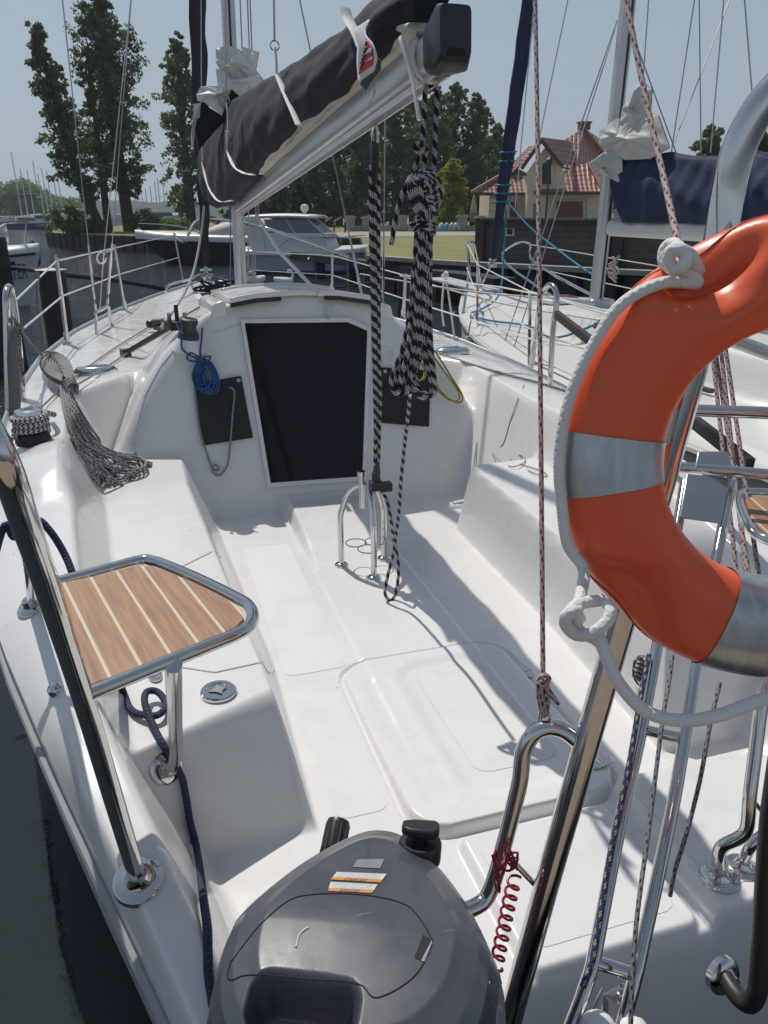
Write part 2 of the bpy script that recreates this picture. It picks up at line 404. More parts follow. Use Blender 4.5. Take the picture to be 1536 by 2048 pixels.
# hull sides down to below the water, one shell, with rubbing strake
def hull_shell():
    ys2 = np.concatenate([np.linspace(.42, 5, 60), np.linspace(5.1, 10.9, 60)])
    V = []; F = []; K = 9
    for s in (-1, 1):
        b = len(V)
        for y in ys2:
            os_, zs = float(so_(y)), float(sz_(y))
            zs = min(zs, float(deckz(X0 + s * os_, y)))
            ow = os_ * (.86 if y < 7 else .86 - .5 * ((y - 7) / 3.9) ** 1.5)
            for k in range(K):
                t = k / (K - 1); z = zs + (-.25 - zs) * t
                o = os_ + (ow - os_) * (t ** 1.4) + .02 * math.sin(t * math.pi)
                V.append((X0 + s * o, y - (.5 * t if y > 10 else 0) * max(0, (y - 10) / .9), z))
        n = len(ys2)
        for i in range(n - 1):
            for k in range(K - 1):
                q = (b + i * K + k, b + (i + 1) * K + k, b + (i + 1) * K + k + 1, b + i * K + k + 1)
                F.append(q if s > 0 else q[::-1])
    return V, F
V, F = hull_shell()
mobj('hull', V, F, GRP, boat)
for s in (-1, 1):
    mb = MB(); pts = [(X0 + s * (float(so_(y)) - .012), y, float(sz_(y)) + .016) for y in np.arange(3.9, 10.8, .25)]
    mb.tube(pts, .016, 8); mb.build('toe_rail', ALU, boat)
    mb = MB(); pts = [(X0 + s * (float(so_(y)) + .006), y, float(sz_(y)) - .05) for y in np.arange(.9, 10.8, .25)]
    mb.tube(pts, .014, 8); mb.build('rubbing_strake', mat('grey_rubber', (.35, .35, .36), .5), boat)
_gx = np.arange(-1.2, 3.1, .01); _gy = np.arange(.2, 11, .01)
_GZ = deckz(*np.meshgrid(_gx, _gy))
def zd(x, y):
    fx = min(max((x + 1.2) / .01, 0), len(_gx) - 2.001); fy = min(max((y - .2) / .01, 0), len(_gy) - 2.001)
    i, j = int(fx), int(fy); a, b = fx - i, fy - j
    return float((_GZ[j, i] * (1 - a) + _GZ[j, i + 1] * a) * (1 - b) + (_GZ[j + 1, i] * (1 - a) + _GZ[j + 1, i + 1] * a) * b)
_HB = so_(_gy)
def hb(y): return float(_HB[min(max(int(round((y - .2) / .01)), 0), len(_gy) - 1)])
def on_deck(u, v, it_=14):
    """where the picture point meets the moulding"""
    r = ray(u, v); t = .6; pz = None
    while t < 14:
        p = Vector((t * r[0], t * r[1], EYE + t * r[2]))
        if p.z < zd(p.x, p.y) and abs(p.x - X0) < hb(p.y) + .02: break
        t += .02
    lo, hi = t - .02, t
    for _ in range(it_):
        mi = (lo + hi) / 2; p = Vector((mi * r[0], mi * r[1], EYE + mi * r[2]))
        if p.z < zd(p.x, p.y): hi = mi
        else: lo = mi
    return Vector((hi * r[0], hi * r[1], EYE + hi * r[2]))
def deck_normal(p):
    e = .01; a = (zd(p.x + e, p.y) - zd(p.x - e, p.y)) / (2 * e); b = (zd(p.x, p.y + e) - zd(p.x, p.y - e)) / (2 * e)
    return Vector((-a, -b, 1)).normalized()
# ================================================================ fittings of our boat
BKN = Vector((0, -2.3, 1)).normalized()
def PB(u, v, off=0.0):          # on the raked bulkhead
    r = ray(u, v); p0 = Vector((0, 4.25, .40)) + BKN * off
    rv = Vector(r); c = Vector((0, 0, EYE)); t = (p0 - c).dot(BKN) / rv.dot(BKN)
    return c + rv * t
# companionway: frame, tinted drop board, sill
door = [(489, 647), (695, 645), (734, 662), (724, 953), (541, 966)]
fr_o = [(480, 640), (700, 636), (742, 656), (731, 962), (534, 976)]
mb = MB(); A = [PB(*p, .004) for p in fr_o]; B = [PB(*p, .004) for p in door]; off = BKN * .016; n = len(A)
v = A + B + [p + off for p in A] + [p + off * .8 for p in B]
f = []
for i in range(n):
    j = (i + 1) % n
    f += [(2 * n + i, 2 * n + j, 3 * n + j, 3 * n + i), (i, j, 2 * n + j, 2 * n + i), (n + j, n + i, 3 * n + i, 3 * n + j)]
mb.add(v, f); mb.build('companionway_frame', GRP, boat, bevel=.004)
TINT = mat('smoked_acrylic', (.013, .011, .015), .08, coat=.2, spec=.25)
mb = MB(); mb.prism([PB(*p, .003) for p in door], BKN * .006); dr_ = mb.build('companionway_board', TINT, boat, smooth=False)
tag(dr_, 'dark smoked companionway board')
# sliding hatch over the companionway, with black strips standing in for the shaded gap under its rim
def roofz(o, y): return zd(X0 + o, y)
def arc_slab(name, o0, o1, y0, y1, h0, h1, m, N=28, parent=None, bev=.006):
    v = []; f = []; hs = lambda o, y: roofz(o * .98, max(y, 4.86)) if y < 4.86 else roofz(o, y)
    for (y) in (y0, y1):
        for i in range(N + 1):
            o = o0 + (o1 - o0) * i / N; z = hs(o, y)
            v.append((X0 + o, y, z + h0)); v.append((X0 + o, y, z + h1))
    for i in range(N):
        a, b = 2 * i, 2 * (N + 1) + 2 * i
        f += [(a + 1, a + 3, b + 3, b + 1), (a, b, b + 2, a + 2), (a, a + 2, a + 3, a + 1), (b, b + 1, b + 3, b + 2)]
    f += [(0, 1, 2 * N + 3, 2 * N + 2), (2 * N, 4 * N + 2, 4 * N + 3, 2 * N + 1)]
    mb = MB(); mb.add(v, f); return mb.build(name, m, parent or boat, bevel=bev)
arc_slab('sliding_hatch', -.40, .50, 4.70, 5.65, .012, .045, GRP)
arc_slab('hatch_gap', -.40, -.10, 4.695, 4.73, -.010, .010, BLACK, bev=0)
arc_slab('hatch_gap', .17, .50, 4.695, 4.73, -.010, .010, BLACK, bev=0)
arc_slab('hatch_garage', -.36, .44, 5.55, 6.35, .02, .06, GRP)
# raised block beside the hatch
for s_, u0 in ((-1, 0), (1, 0)):
    mb = MB(); o = .47 if s_ < 0 else .56
    prof = [(o - .045, -.03), (o + .05, -.05), (o + .03, .035), (o - .02, .05), (o - .045, .05)]
    poly = [Vector((X0 + s_ * a, 4.70, roofz(s_ * o, 4.9) + b)) for a, b in prof]
    mb.prism(poly, (0, .95, -.05)); mb.build('hatch_runner', GRP, boat, bevel=.012)
mb = MB(); p = PB(658, 612, .03); q = PB(657, 634, .02)
mb.beam(p, q, .022, .008, up=BKN); mb.lathe(q, [(.014, -.004), (.014, .006), (.007, .006)], 12, BKN); mb.build('hasp', STEEL, boat)
# storage pockets on the bulkhead
CANVAS = mat('black_canvas', (.022, .023, .028), .85, bump=(60, .3, .002), noise=(6, .5, (.04, .042, .05)))
for nm, quad, lab in (('storage_pocket', [(388, 768), (482, 752), (506, 875), (405, 891)], 'port'), ('storage_pocket', [(762, 735), (862, 742), (858, 853), (758, 845)], 'stbd')):
    mb = MB(); pp = [PB(*q, .012) for q in quad]; N = 10; v = []; f = []
    for i in range(N + 1):
        for j in range(N + 1):
            a, b = i / N, j / N
            p = (pp[0] * (1 - a) + pp[1] * a) * (1 - b) + (pp[3] * (1 - a) + pp[2] * a) * b
            bulge = .014 * math.sin(math.pi * a) * min(1, b * 1.6) + .004 * math.sin(a * 9 + b * 3)
            v.append(p + BKN * (bulge + .004))
    for i in range(N):
        for j in range(N): q = i * (N + 1) + j; f.append((q, q + 1, q + N + 2, q + N + 1))
    mb.add(v, f); mb.prism(pp[::-1], -BKN * .01); o_ = mb.build(nm, CANVAS, boat)
    for k in (0, 1):
        mb = MB(); mb.lathe(pp[k] * .93 + pp[2 if k == 0 else 3] * .07 + BKN * .012, [(.012, -.003), (.012, .004), (.006, .005)], 14, BKN); mb.build('snap_stud', STEEL, o_)
# -------- winches
def winch(p, r, h, drum_mat, nm='winch', axis=(0, 0, 1), top=True):
    mb = MB(); mb.lathe(p, [(r * 1.05, 0), (r * 1.08, h * .08), (r * .98, h * .3), (r * .78, h * .38), (r * .72, h * .6), (r * .85, h * .78), (r * .85, h * .80), (0, h * .8)], 28, axis)
    o = mb.build(nm, drum_mat, boat)
    a = Vector(axis); mb = MB(); mb.lathe(Vector(p) + a * h * .8, [(r * .86, 0), (r * .88, h * .07), (r * .82, h * .16), (r * .5, h * .2), (r * .45, h * .14), (.0, h * .14)], 28, axis)
    mb.build('winch_cap', CHROME if top else drum_mat, o); return o
pw = on_deck(68, 886); winch(pw, .075, .165, BLACK)
sw = on_deck(1466, 815); winch(sw, .075, .165, BLACK)
cw = on_deck(378, 690); cax = (.12, -.12, 1)
mb = MB(); mb.lathe(cw - Vector((0, 0, .03)), [(.10, 0), (.075, .05), (.066, .07), (0, .07)], 24, cax); mb.build('winch_pod', GRP, boat)
winch(cw + Vector((0, 0, .035)), .058, .12, DARKP, axis=Vector(cax).normalized(), top=False)
# rope clutch with levers beside it
cl = on_deck(358, 668); mb = MB(); mb.box(cl + Vector((0, .06, .045)), (.13, .12, .05), .3); co_ = mb.build('rope_clutch', BLACK, boat, bevel=.006)
for i, a in enumerate((-.35, .9, .1)):
    mb = MB(); b0 = cl + Vector((-.045 + .045 * i, .06, .07)); mb.beam(b0, b0 + Vector((.0, -.02 + .05 * math.sin(a), .05 + .04 * (i == 1))), .024, .014, up=(0, 1, 0)); mb.build('clutch_lever', [BLACK, mat('clear_grey_plastic', (.3, .3, .31), .3)][i != 1], co_)
# genoa track and cars on the side deck, portlight-like deck fittings
a, b = on_deck(252, 712), on_deck(350, 655); mb = MB(); mb.beam(a + Vector((0, 0, .02)), b + Vector((0, 0, .02)), .035, .03); mb.box(a + Vector((0, 0, .025)), (.06, .06, .05), .4)
tr = mb.build('jib_track', DARKP, boat)
c = on_deck(322, 664); mb = MB(); mb.box(c + Vector((0, 0, .035)), (.09, .10, .03), .4); mb.tube([c + Vector((-.05, .05, .07)), c + Vector((.02, .0, .075))], .035, 12); mb.build('jib_car', DARKP, tr)
mb = MB(); mb.lathe(c + Vector((-.08, .06, .06)), [(.03, -.02), (.035, 0), (.03, .02)], 14, (1, -.6, .1)); mb.build('sheave', BLACK, tr)
c = on_deck(192, 745); mb = MB(); N = 28; v = []; f = []
for k, (sc, z) in enumerate([(1.0, .0), (1.0, .014), (.86, .034), (.62, .042), (.6, .034), (.0, .032)]):
    for i in range(N): t = 2 * math.pi * i / N; v.append(c + Vector((.135 * sc * math.cos(t), .085 * sc * math.sin(t) , z)))
for k in range(5):
    for i in range(N): j = (i + 1) % N; f.append((k * N + i, k * N + j, (k + 1) * N + j, (k + 1) * N + i))
mb.add(v, f); mb.build('deck_vent', CHROME, boat)
c2 = Vector((2 * X0 - c.x, c.y, zd(2 * X0 - c.x, c.y))) - c; mb = MB(); mb.add([p + c2 for p in v], f); mb.build('deck_vent', CHROME, boat)
# -------- lifeline stanchions (port): foot picture point, top picture point
def stanchion(foot, top, r=.017, R=None):
    p = on_deck(*foot) if not isinstance(foot, Vector) else foot
    t = P(*top, y=p.y - .02)
    mb = MB(); mb.tube([p, t], [r, r * .95], 12); mb.lathe(t, [(r, 0), (r * .8, .012), (0, .016)], 12)
    o = mb.build('stanchion', STEEL, boat)
    mb = MB(); mb.lathe(p, [(r * 2.2, -.01), (r * 2.2, .012), (r * 1.35, .016), (r * 1.3, .09), (r, .095)], 16); mb.build('stanchion_base', STEEL, o)
    return p, t
s1 = stanchion((135, 688), (113, 515)); s2 = stanchion((250, 620), (229, 492)); s3 = stanchion((366, 562), (348, 467))
ST1Y, ST2Y = s1[0].y, s2[0].y
def line(name, pts, r, m, n=6, parent=None, smooth=0):
    mb = MB(); mb.tube(pts, r, n, smooth=smooth); return mb.build(name, m, parent)
hp = P(28, 604, y=s1[0].y - 1.75)
line('lifeline', [hp, P(113, 522, y=s1[1].y), P(229, 496, y=s2[1].y), P(348, 471, y=s3[1].y)], .006, WHITEW, parent=boat)
lo_ = P(48, 656, y=s1[0].y - 1.7)
line('lifeline', [lo_, P(125, 592, y=s1[1].y), P(238, 549, y=s2[1].y), P(357, 515, y=s3[1].y)], .006, WHITEW, parent=boat)
# port gate hoop at the left edge
y0 = s1[0].y - 1.85; g = on_deck(45, 800)
hoop = [g, P(38, 700, y=g.y + .02), P(28, 612, y=g.y + .04), P(20, 575, y=g.y + .02), P(13, 590, y=g.y - .14), P(14, 660, y=g.y - .17), P(18, 860, y=g.y - .2)]
mb = MB(); mb.tube(hoop, .02, 12, smooth=6); mb.build('rail_hoop', STEEL, boat)
# pulpit at the bow
def bowp(u, v): return P(u, v, y=10.2)
mb = MB()
PL = [on_deck(400, 566), P(352, 468, y=s3[1].y)]
mb.tube([s3[1], P(372, 530, y=9.6) + Vector((0, 0, .25)), Vector((X0, 11.05, 1.95)), Vector((X0 + .62, 9.9, 1.88)), P(700, 515, y=9.2)], .017, 10, smooth=8)
mb.tube([P(332, 584, y=8.9), P(338, 570, y=9.0), P(375, 560, y=9.6), P(412, 548, y=10.7), P(470, 562, y=9.6)], .014, 8, smooth=6)
mb.build('bow_pulpit', STEEL, boat)
# starboard stanchions and lifelines
tps = []
for xo, tu, tv in ((1.40, 665, 508), (1.60, 811, 547)):
    t = P(tu, tv, x=X0 + xo); p = Vector((t.x - .02, t.y, zd(t.x - .02, t.y)))
    mb = MB(); mb.tube([p, t], .017, 12); o = mb.build('stanchion', STEEL, boat)
    mb = MB(); mb.lathe(p, [(.037, -.01), (.037, .012), (.023, .016), (.022, .09), (.017, .095)], 16); mb.build('stanchion_base', STEEL, o); tps.append((p, t))
line('lifeline', [P(500, 503, y=10.3)] + [t - Vector((0, 0, .02)) for p, t in tps] + [P(1000, 574, x=X0 + 1.60), P(1110, 595, x=X0 + 1.56)], .006, WHITEW, parent=boat)
line('lifeline', [P(500, 540, y=10.2)] + [p.lerp(t, .45) for p, t in tps] + [P(1100, 690, x=X0 + 1.56)], .006, WHITEW, parent=boat)
line('lifeline_tail', [P(1110, 597, x=X0 + 1.56), P(1210, 628, x=X0 + 1.52), P(1420, 700, x=X0 + 1.45)], .006, WHITEW, parent=boat)
# starboard hoop by the gate
f1 = on_deck(1100, 768); f2 = on_deck(1062, 742)
h = [f1, P(1106, 660, y=f1.y), P(1114, 600, y=f1.y + .01), P(1106, 572, y=f1.y + .08), P(1090, 578, y=f1.y + .2), P(1078, 620, y=f2.y - .05), f2]
mb = MB(); mb.tube(h, .017, 12, smooth=6); mb.build('rail_hoop', STEEL, boat)
mb = MB(); mb.beam(P(1112, 628, y=f1.y), P(1500, 930, d=2.6), .03, .045); mb.build('gate_strap', mat('black_webbing', (.03, .03, .032), .8), boat)
# -------- chainplate hoops and shrouds
def chain(f1, f2, t1, t2):
    a, b = on_deck(*f1), on_deck(*f2); c = a.lerp(b, .12) + Vector((0, 0, .17)); d = a.lerp(b, .88) + Vector((0, 0, .17))
    mb = MB(); mb.tube([a, a.lerp(c, .7), c, c.lerp(d, .5), d, b.lerp(d, .7), b], .017, 10, smooth=5, flat=.8); mb.build('chainplate', STEEL, boat); return c, d
c, d = chain((193, 668), (224, 650), 0, 0)
MASTY = 7.17
def shroud(base, u, v, k=.35, name='shroud', r=.0055, tb=True):
    e = P(u, v, y=base.y + (MASTY - base.y) * k)
    top = base + (e - base) * 1.25
    o = line(name, [base, top], r, WIRE, parent=boat)
    if tb:
        mb = MB(); q = base + (top - base).normalized(); dd = (top - base).normalized()
        mb.tube([base, base + dd * .05], .012, 8); mb.tube([base + dd * .09, base + dd * .40], .011, 8); mb.tube([base + dd * .40, base + dd * .52], .008, 8); mb.build('turnbuckle', STEEL, o)
    return o
shroud(c + Vector((0, 0, .02)), 125, 0); shroud(d + Vector((0, 0, .02)), 262, 0, .5)
line('flag_halyard', [c + Vector((.03, .03, .0)), P(207, 515, y=c.y + .1), P(262, 0, y=c.y + .4)], .0045, mat('white_cord', (.65, .64, .6), .8), parent=boat)
# starboard chainplate and two shrouds
for (bu, bv, tu, tv) in ((728, 610, 612, 60), (766, 618, 772, 60)):
    b = P(bu, bv, y=5.9); b.z = max(b.z, zd(b.x, b.y) + .02)
    shroud(b, tu, tv, .4)
# -------- mast
def spar(name, a, b, wx, wy, m, parent, groove=True, n=20):
    a = Vector(a); b = Vector(b); d = (b - a); sx = Vector((1, 0, 0)); sy = d.cross(sx).normalized() * -1
    v = []; f = []
    for p in (a, b):
        for k in range(n):
            t = 2 * math.pi * k / n; v.append(p + sx * math.copysign(abs(math.cos(t)) ** .8, math.cos(t)) * wx / 2 + sy * math.copysign(abs(math.sin(t)) ** .8, math.sin(t)) * wy / 2)
    for k in range(n): f.append((k, (k + 1) % n, (k + 1) % n + n, k + n))
    f += [tuple(range(n))[::-1], tuple(range(n, 2 * n))]
    mb = MB(); mb.add(v, f); return mb.build(name, m, parent)
mp = P(483, 592, x=X0); mt = P(455, 0, x=X0); mdir = (mt - mp).normalized(); mdir = Vector((mdir.x, min(mdir.y, 0.02), 1)).normalized()
MB0 = Vector((X0, mp.y, mp.z - .06)); MTOP = MB0 + mdir * 8.2
m_o = spar('mast', MB0, MTOP, .105, .15, ALUW, boat)
mb = MB(); mb.beam(MB0 + Vector((0, -.079, .1)), MTOP + Vector((0, -.079, -.1)), .016, .008, up=(0, 1, 0)); mb.build('mast_groove', BLACK, m_o)
mb = MB(); mb.box(MB0 + Vector((0, 0, .04)), (.22, .26, .05)); mb.build('mast_step', ALU, boat, bevel=.01)
mb = MB(); mb.tube([MB0 + Vector((.0, 0, 4.4)) - Vector((.9, -.05, 0)), MB0 + Vector((0, 0, 4.5)), MB0 + Vector((.9, .05, 4.4))], .02, 8); mb.build('spreader', ALU, m_o)
# halyards down the mast side
for i, (u1, v1, u2, v2) in enumerate(((496, 590, 497, 420), (500, 590, 512, 430), (505, 592, 517, 425))):
    line('halyard', [P(u1, v1, y=7.1), P(u2, v2, y=7.1), P(u2 - 20, v2 - 500, y=7.1)], .006, mat('grey_rope', (.4, .4, .4), .8), parent=m_o)
line('halyard', [P(461, 580, y=7.0), P(461, 430, y=7.0), P(452, 200, y=7.0)], .005, mat('sky_blue_rope', (.06, .22, .42), .8), parent=m_o)
# -------- furled jib on the forestay
NAVYBLK = mat('black_blue_sailcloth', (.018, .022, .034), .75, bump=(14, .5, .02), noise=(3, .5, (.03, .035, .05)))
fb = P(412, 540, x=X0); ft = P(394, 0, x=X0); ft.y = max(ft.y, MASTY + .3); ft = P(394, 0, y=max(9.2, ft.y))
pts = []; rr = []
for i in range(26):
    t = .02 + .98 * i / 25; p = fb.lerp(ft + (ft - fb) * .3, t); p += Vector((.008 * math.sin(i * 1.7), .008 * math.cos(i * 2.3), 0)); pts.append(p); rr.append((.045 + .04 * min(1, t * 2.2)) * (1 + .06 * math.sin(i * 2.1)))
mb = MB(); mb.tube(pts, rr, 14, smooth=3); j_ = mb.build('furled_jib', NAVYBLK, boat)
mb = MB(); mb.lathe(fb - Vector((0, 0, .12)), [(.02, -.1), (.022, 0), (.075, .01), (.08, .03), (.035, .04), (.035, .1), (.08, .11), (.075, .13), (.025, .14), (.025, .2)], 20); mb.build('furling_drum', STEEL, j_)
# foredeck hatch and anchor locker coil
p = P(425, 610, z=1.2); p = Vector((X0 - .08, 8.3, zd(X0 - .08, 8.3)))
mb = MB(); mb.box(p + Vector((0, 0, .03)), (.52, .46, .05), 0); hf = mb.build('deck_hatch', WHITEP, boat, bevel=.02)
mb = MB(); mb.box(p + Vector((0, 0, .058)), (.40, .34, .012), 0); mb.build('hatch_glass', TINT, hf, bevel=.003)
# -------- boom crutch: no; teak seat ring and stern rail (port)
def pts_of(L): return [P(u, v, d=d) for u, v, d in L]
base = on_deck(277, 1762)
SEATZ = 1.27
sp_ = lambda u, v: P(u, v, z=SEATZ)
tubeP = [base, P(165, 1392, z=SEATZ), P(96, 1178, d=1.12), P(45, 1030, d=.98), P(14, 940, d=.92), P(-25, 860, d=.9), P(-90, 760, d=.9)]
# straight run first, then the curve
r0 = [.0185] * len(tubeP)
mb = MB(); mb.tube([tubeP[0], tubeP[0].lerp(tubeP[1], .5)] + tubeP[1:], .0185, 18, smooth=8); sr = mb.build('stern_rail', STEEL, boat)
mb = MB(); dn = deck_normal(base); mb.lathe(base, [(.052, -.012), (.052, .004), (.046, .009), (.028, .011), (.022, .02), (.019, .03)], 28, dn); mb.build('rail_flange', STEEL, sr)
b2 = on_deck(66, 1212)
mb = MB(); mb.tube([b2, P(60, 1130, d=2.05), P(42, 1040, d=1.9), P(15, 960, d=1.7), P(-30, 860, d=1.5)], .0165, 14, smooth=6); mb.build('rail_post', STEEL, sr)
mb = MB(); mb.lathe(b2, [(.05, -.012), (.05, .004), (.044, .009), (.026, .011), (.02, .03)], 24, deck_normal(b2)); mb.build('rail_flange', STEEL, sr)
ring = [(168, 1392), (300, 1338), (420, 1290), (486, 1262), (505, 1238), (498, 1213), (470, 1195), (400, 1160), (330, 1130), (305, 1122), (280, 1121), (200, 1142), (92, 1170)]
rp = [sp_(*q) for q in ring]
mb = MB(); mb.tube(rp, .0135, 14, smooth=5); seat = mb.build('seat_ring', STEEL, boat)
# teak plate
TEAK = mat('teak_deck_board', (.30, .16, .09), .55); n, l, b = nodes(TEAK)
tc = n.new('ShaderNodeTexCoord'); mp_ = n.new('ShaderNodeMapping'); mp_.inputs['Rotation'].default_value = (0, 0, 0); l.new(tc.outputs['UV'], mp_.inputs['Vector'])
sp3 = n.new('ShaderNodeSeparateXYZ'); l.new(mp_.outputs[0], sp3.inputs[0])
wv = n.new('ShaderNodeTexNoise'); wv.inputs['Scale'].default_value = 3.0; wv.inputs['Detail'].default_value = 8; wv.inputs['Distortion'].default_value = .6
mp2 = n.new('ShaderNodeMapping'); mp2.inputs['Scale'].default_value = (36, 2.2, 1); l.new(tc.outputs['UV'], mp2.inputs['Vector']); l.new(mp2.outputs[0], wv.inputs['Vector'])
rg = n.new('ShaderNodeMapRange'); rg.inputs[1].default_value = .35; rg.inputs[2].default_value = .68; l.new(wv.outputs[0], rg.inputs[0])
wood = mix_col(TEAK, rg.outputs[0], (.36, .19, .10), (.21, .105, .05))
fr = math_node(TEAK, 'FRACT', math_node(TEAK, 'DIVIDE', sp3.outputs[0], .058)); pid = math_node(TEAK, 'FLOOR', math_node(TEAK, 'DIVIDE', sp3.outputs[0], .058))
pv = math_node(TEAK, 'FRACT', math_node(TEAK, 'MULTIPLY', math_node(TEAK, 'SINE', math_node(TEAK, 'MULTIPLY', pid, 12.9)), 43.7))
wood2 = mix_col(TEAK, math_node(TEAK, 'MULTIPLY', pv, .35), wood, (.44, .26, .14))
l.new(mix_col(TEAK, math_node(TEAK, 'LESS_THAN', fr, .11), wood2, (.58, .50, .36)), b.inputs['Base Color'])
def teak_plate(name, poly, z, axis_dir, parent, off=0.0):
    """poly world xy points; seams run along axis_dir"""
    ax = Vector((axis_dir[0], axis_dir[1])).normalized(); px = Vector((ax.y, -ax.x))
    v = [Vector((p.x, p.y, z + .004)) for p in poly] + [Vector((p.x, p.y, z - .01)) for p in poly]; n = len(poly)
    f = [tuple(range(n)), tuple(range(n, 2 * n))[::-1]] + [(i + n, (i + 1) % n + n, (i + 1) % n, i) for i in range(n)]
    uv = [(Vector((p.x, p.y)).dot(px) + off, Vector((p.x, p.y)).dot(ax)) for p in v]
    fl = []
    for q in f: fl += [uv[i] for i in q]
    return mobj(name, v, f, TEAK, parent, False, fl)
inn = [(165, 1376), (300, 1326), (415, 1281), (470, 1256), (488, 1238), (484, 1222), (462, 1205), (395, 1170), (322, 1140), (300, 1133), (278, 1133), (200, 1152), (104, 1170)]
ipts = [sp_(*q) for q in inn]
a1, a2 = sp_(208, 1340 + 10), sp_(120, 1166); dirv = (sp_(210, 1352) - sp_(122, 1168))
teak_plate('teak_board', ipts, SEATZ - .002, (dirv.x, dirv.y), seat, .02)
pb = on_deck(332, 1536); pt = sp_(347, 1330)
low = P(352, 1520, d=(pb - Vector((0, 0, EYE))).length * .955)
q0 = Vector((pt.x, pt.y, pt.z)); 
qf = P(352, 1518, y=pb.y - .05)
mb = MB(); mb.tube([pt, pt.lerp(qf, .5), pt.lerp(qf, .92), qf.lerp(pb, .5) + Vector((0, 0, -.012)), pb], .0165, 14, smooth=8); lg = mb.build('seat_post', STEEL, seat)
mb = MB(); mb.lathe(pb, [(.045, -.012), (.045, .004), (.04, .009), (.024, .011), (.018, .03)], 24, deck_normal(pb)); mb.build('post_flange', STEEL, lg)
# fuel filler plate
p = on_deck(437, 1387); mb = MB(); nrm = deck_normal(p); mb.lathe(p, [(.052, -.004), (.052, .010), (.048, .014), (.036, .014), (.034, .011), (0, .011)], 32, nrm); fp = mb.build('filler_cap', STEEL, boat)
mb = MB(); tt = [Vector((math.cos(a) * r, math.sin(a) * r, .0125)) for a, r in [(0.2, .026), (.8, .014), (1.6, .026), (2.4, .014), (3.3, .028), (4.2, .013), (5.0, .026), (5.7, .014)]]
mb.prism([p + nrm * .0 + t for t in tt], (0, 0, .0025)); mb.build('key_slot', mat('brushed_dark_steel', (.3, .3, .3), .3, 1), fp)
# small vent on port coaming
p = on_deck(112, 1380); mb = MB(); mb.lathe(p, [(.022, -.004), (.022, .006), (.016, .016), (0, .02)], 18, deck_normal(p)); mb.build('drain_cover', STEEL, boat)
# hinges
def hinge(u, v, ang):
    p = on_deck(u, v); N = deck_normal(p); N = (N + Vector((0, 0, 3))).normalized(); mb = MB(); n_ = 24
    q = N.to_track_quat('Z', 'Y').to_matrix() @ Matrix.Rotation(ang, 3, 'Z')
    v_ = [p + q @ Vector((.052 * math.copysign(abs(math.cos(t)) ** .8, math.cos(t)), .021 * math.copysign(abs(math.sin(t)) ** .8, math.sin(t)), .004)) for t in [2 * math.pi * k / n_ for k in range(n_)]]
    mb.prism(v_, N * .004); mb.tube([p + q @ Vector((0, -.022, .009)), p + q @ Vector((0, .022, .009))], .006, 8)
    for x_ in (-.034, -.02, .02, .034): mb.lathe(p + q @ Vector((x_, .009 * (1 if abs(x_) < .03 else -1), .008)), [(.0045, 0), (.0045, .001), (.002, .0004)], 8, N)
    mb.build('hinge', STEEL, boat)
hinge(1050, 1343, .1); hinge(1200, 1528, .1); hinge(308, 1348, .1)
# hinge line / locker lid seams on the port bench (thin proud beads in the moulding)
SEAM = mat('moulded_seam', (.55, .55, .54), .4)
def deck_line(name, pts, w_, m, h=.0015, parent=boat):
    P3 = [on_deck(*q) for q in pts]; out = []
    for a, b in zip(P3[:-1], P3[1:]):
        for k in range(12): t = k / 12; q = a.lerp(b, t); out.append(Vector((q.x, q.y, zd(q.x, q.y) + h)))
    mb = MB(); mb.tube(out, w_, 6, flat=.5); return mb.build(name, m, parent)
deck_line('seat_lid_seam', [(205, 1168), (330, 1150), (452, 1135)], .004, SEAM)
deck_line('seat_lid_seam', [(330, 1330), (430, 1345), (520, 1326), (548, 1330)], .004, SEAM)
# bulkhead seam sweeping over the coaming (dark gasket line)
deck_line('trunk_seam', [(527, 638), (470, 652), (420, 668)], .003, SEAM)
deck_line('trunk_seam', [(355, 690), (320, 735), (290, 790), (272, 860), (266, 915)], .004, SEAM)
# non-slip mats on the cockpit sole
NONSLIP = mat('nonslip_gelcoat', (.66, .655, .64), .6); n, l, b = nodes(NONSLIP)
tc = n.new('ShaderNodeTexCoord'); mpn = n.new('ShaderNodeMapping'); mpn.inputs['Rotation'].default_value = (0, 0, .785); l.new(tc.outputs['Object'], mpn.inputs['Vector'])
vo = n.new('ShaderNodeTexVoronoi'); vo.inputs['Scale'].default_value = 170; vo.inputs['Randomness'].default_value = .15; l.new(mpn.outputs[0], vo.inputs['Vector'])
bp = n.new('ShaderNodeBump'); bp.inputs['Strength'].default_value = .5; bp.inputs['Distance'].default_value = .002; l.new(vo.outputs[0], bp.inputs['Height']); l.new(bp.outputs[0], b.inputs['Normal'])
tn = n.new('ShaderNodeTexNoise'); tn.inputs['Scale'].default_value = 7; tn.inputs['Detail'].default_value = 7; l.new(tc.outputs['Object'], tn.inputs['Vector'])
rr_ = n.new('ShaderNodeMapRange'); rr_.inputs[1].default_value = .5; rr_.inputs[2].default_value = .8; rr_.inputs[4].default_value = .5; l.new(tn.outputs[0], rr_.inputs[0])
l.new(mix_col(NONSLIP, rr_.outputs[0], (.69, .685, .67), (.56, .55, .53)), b.inputs['Base Color'])
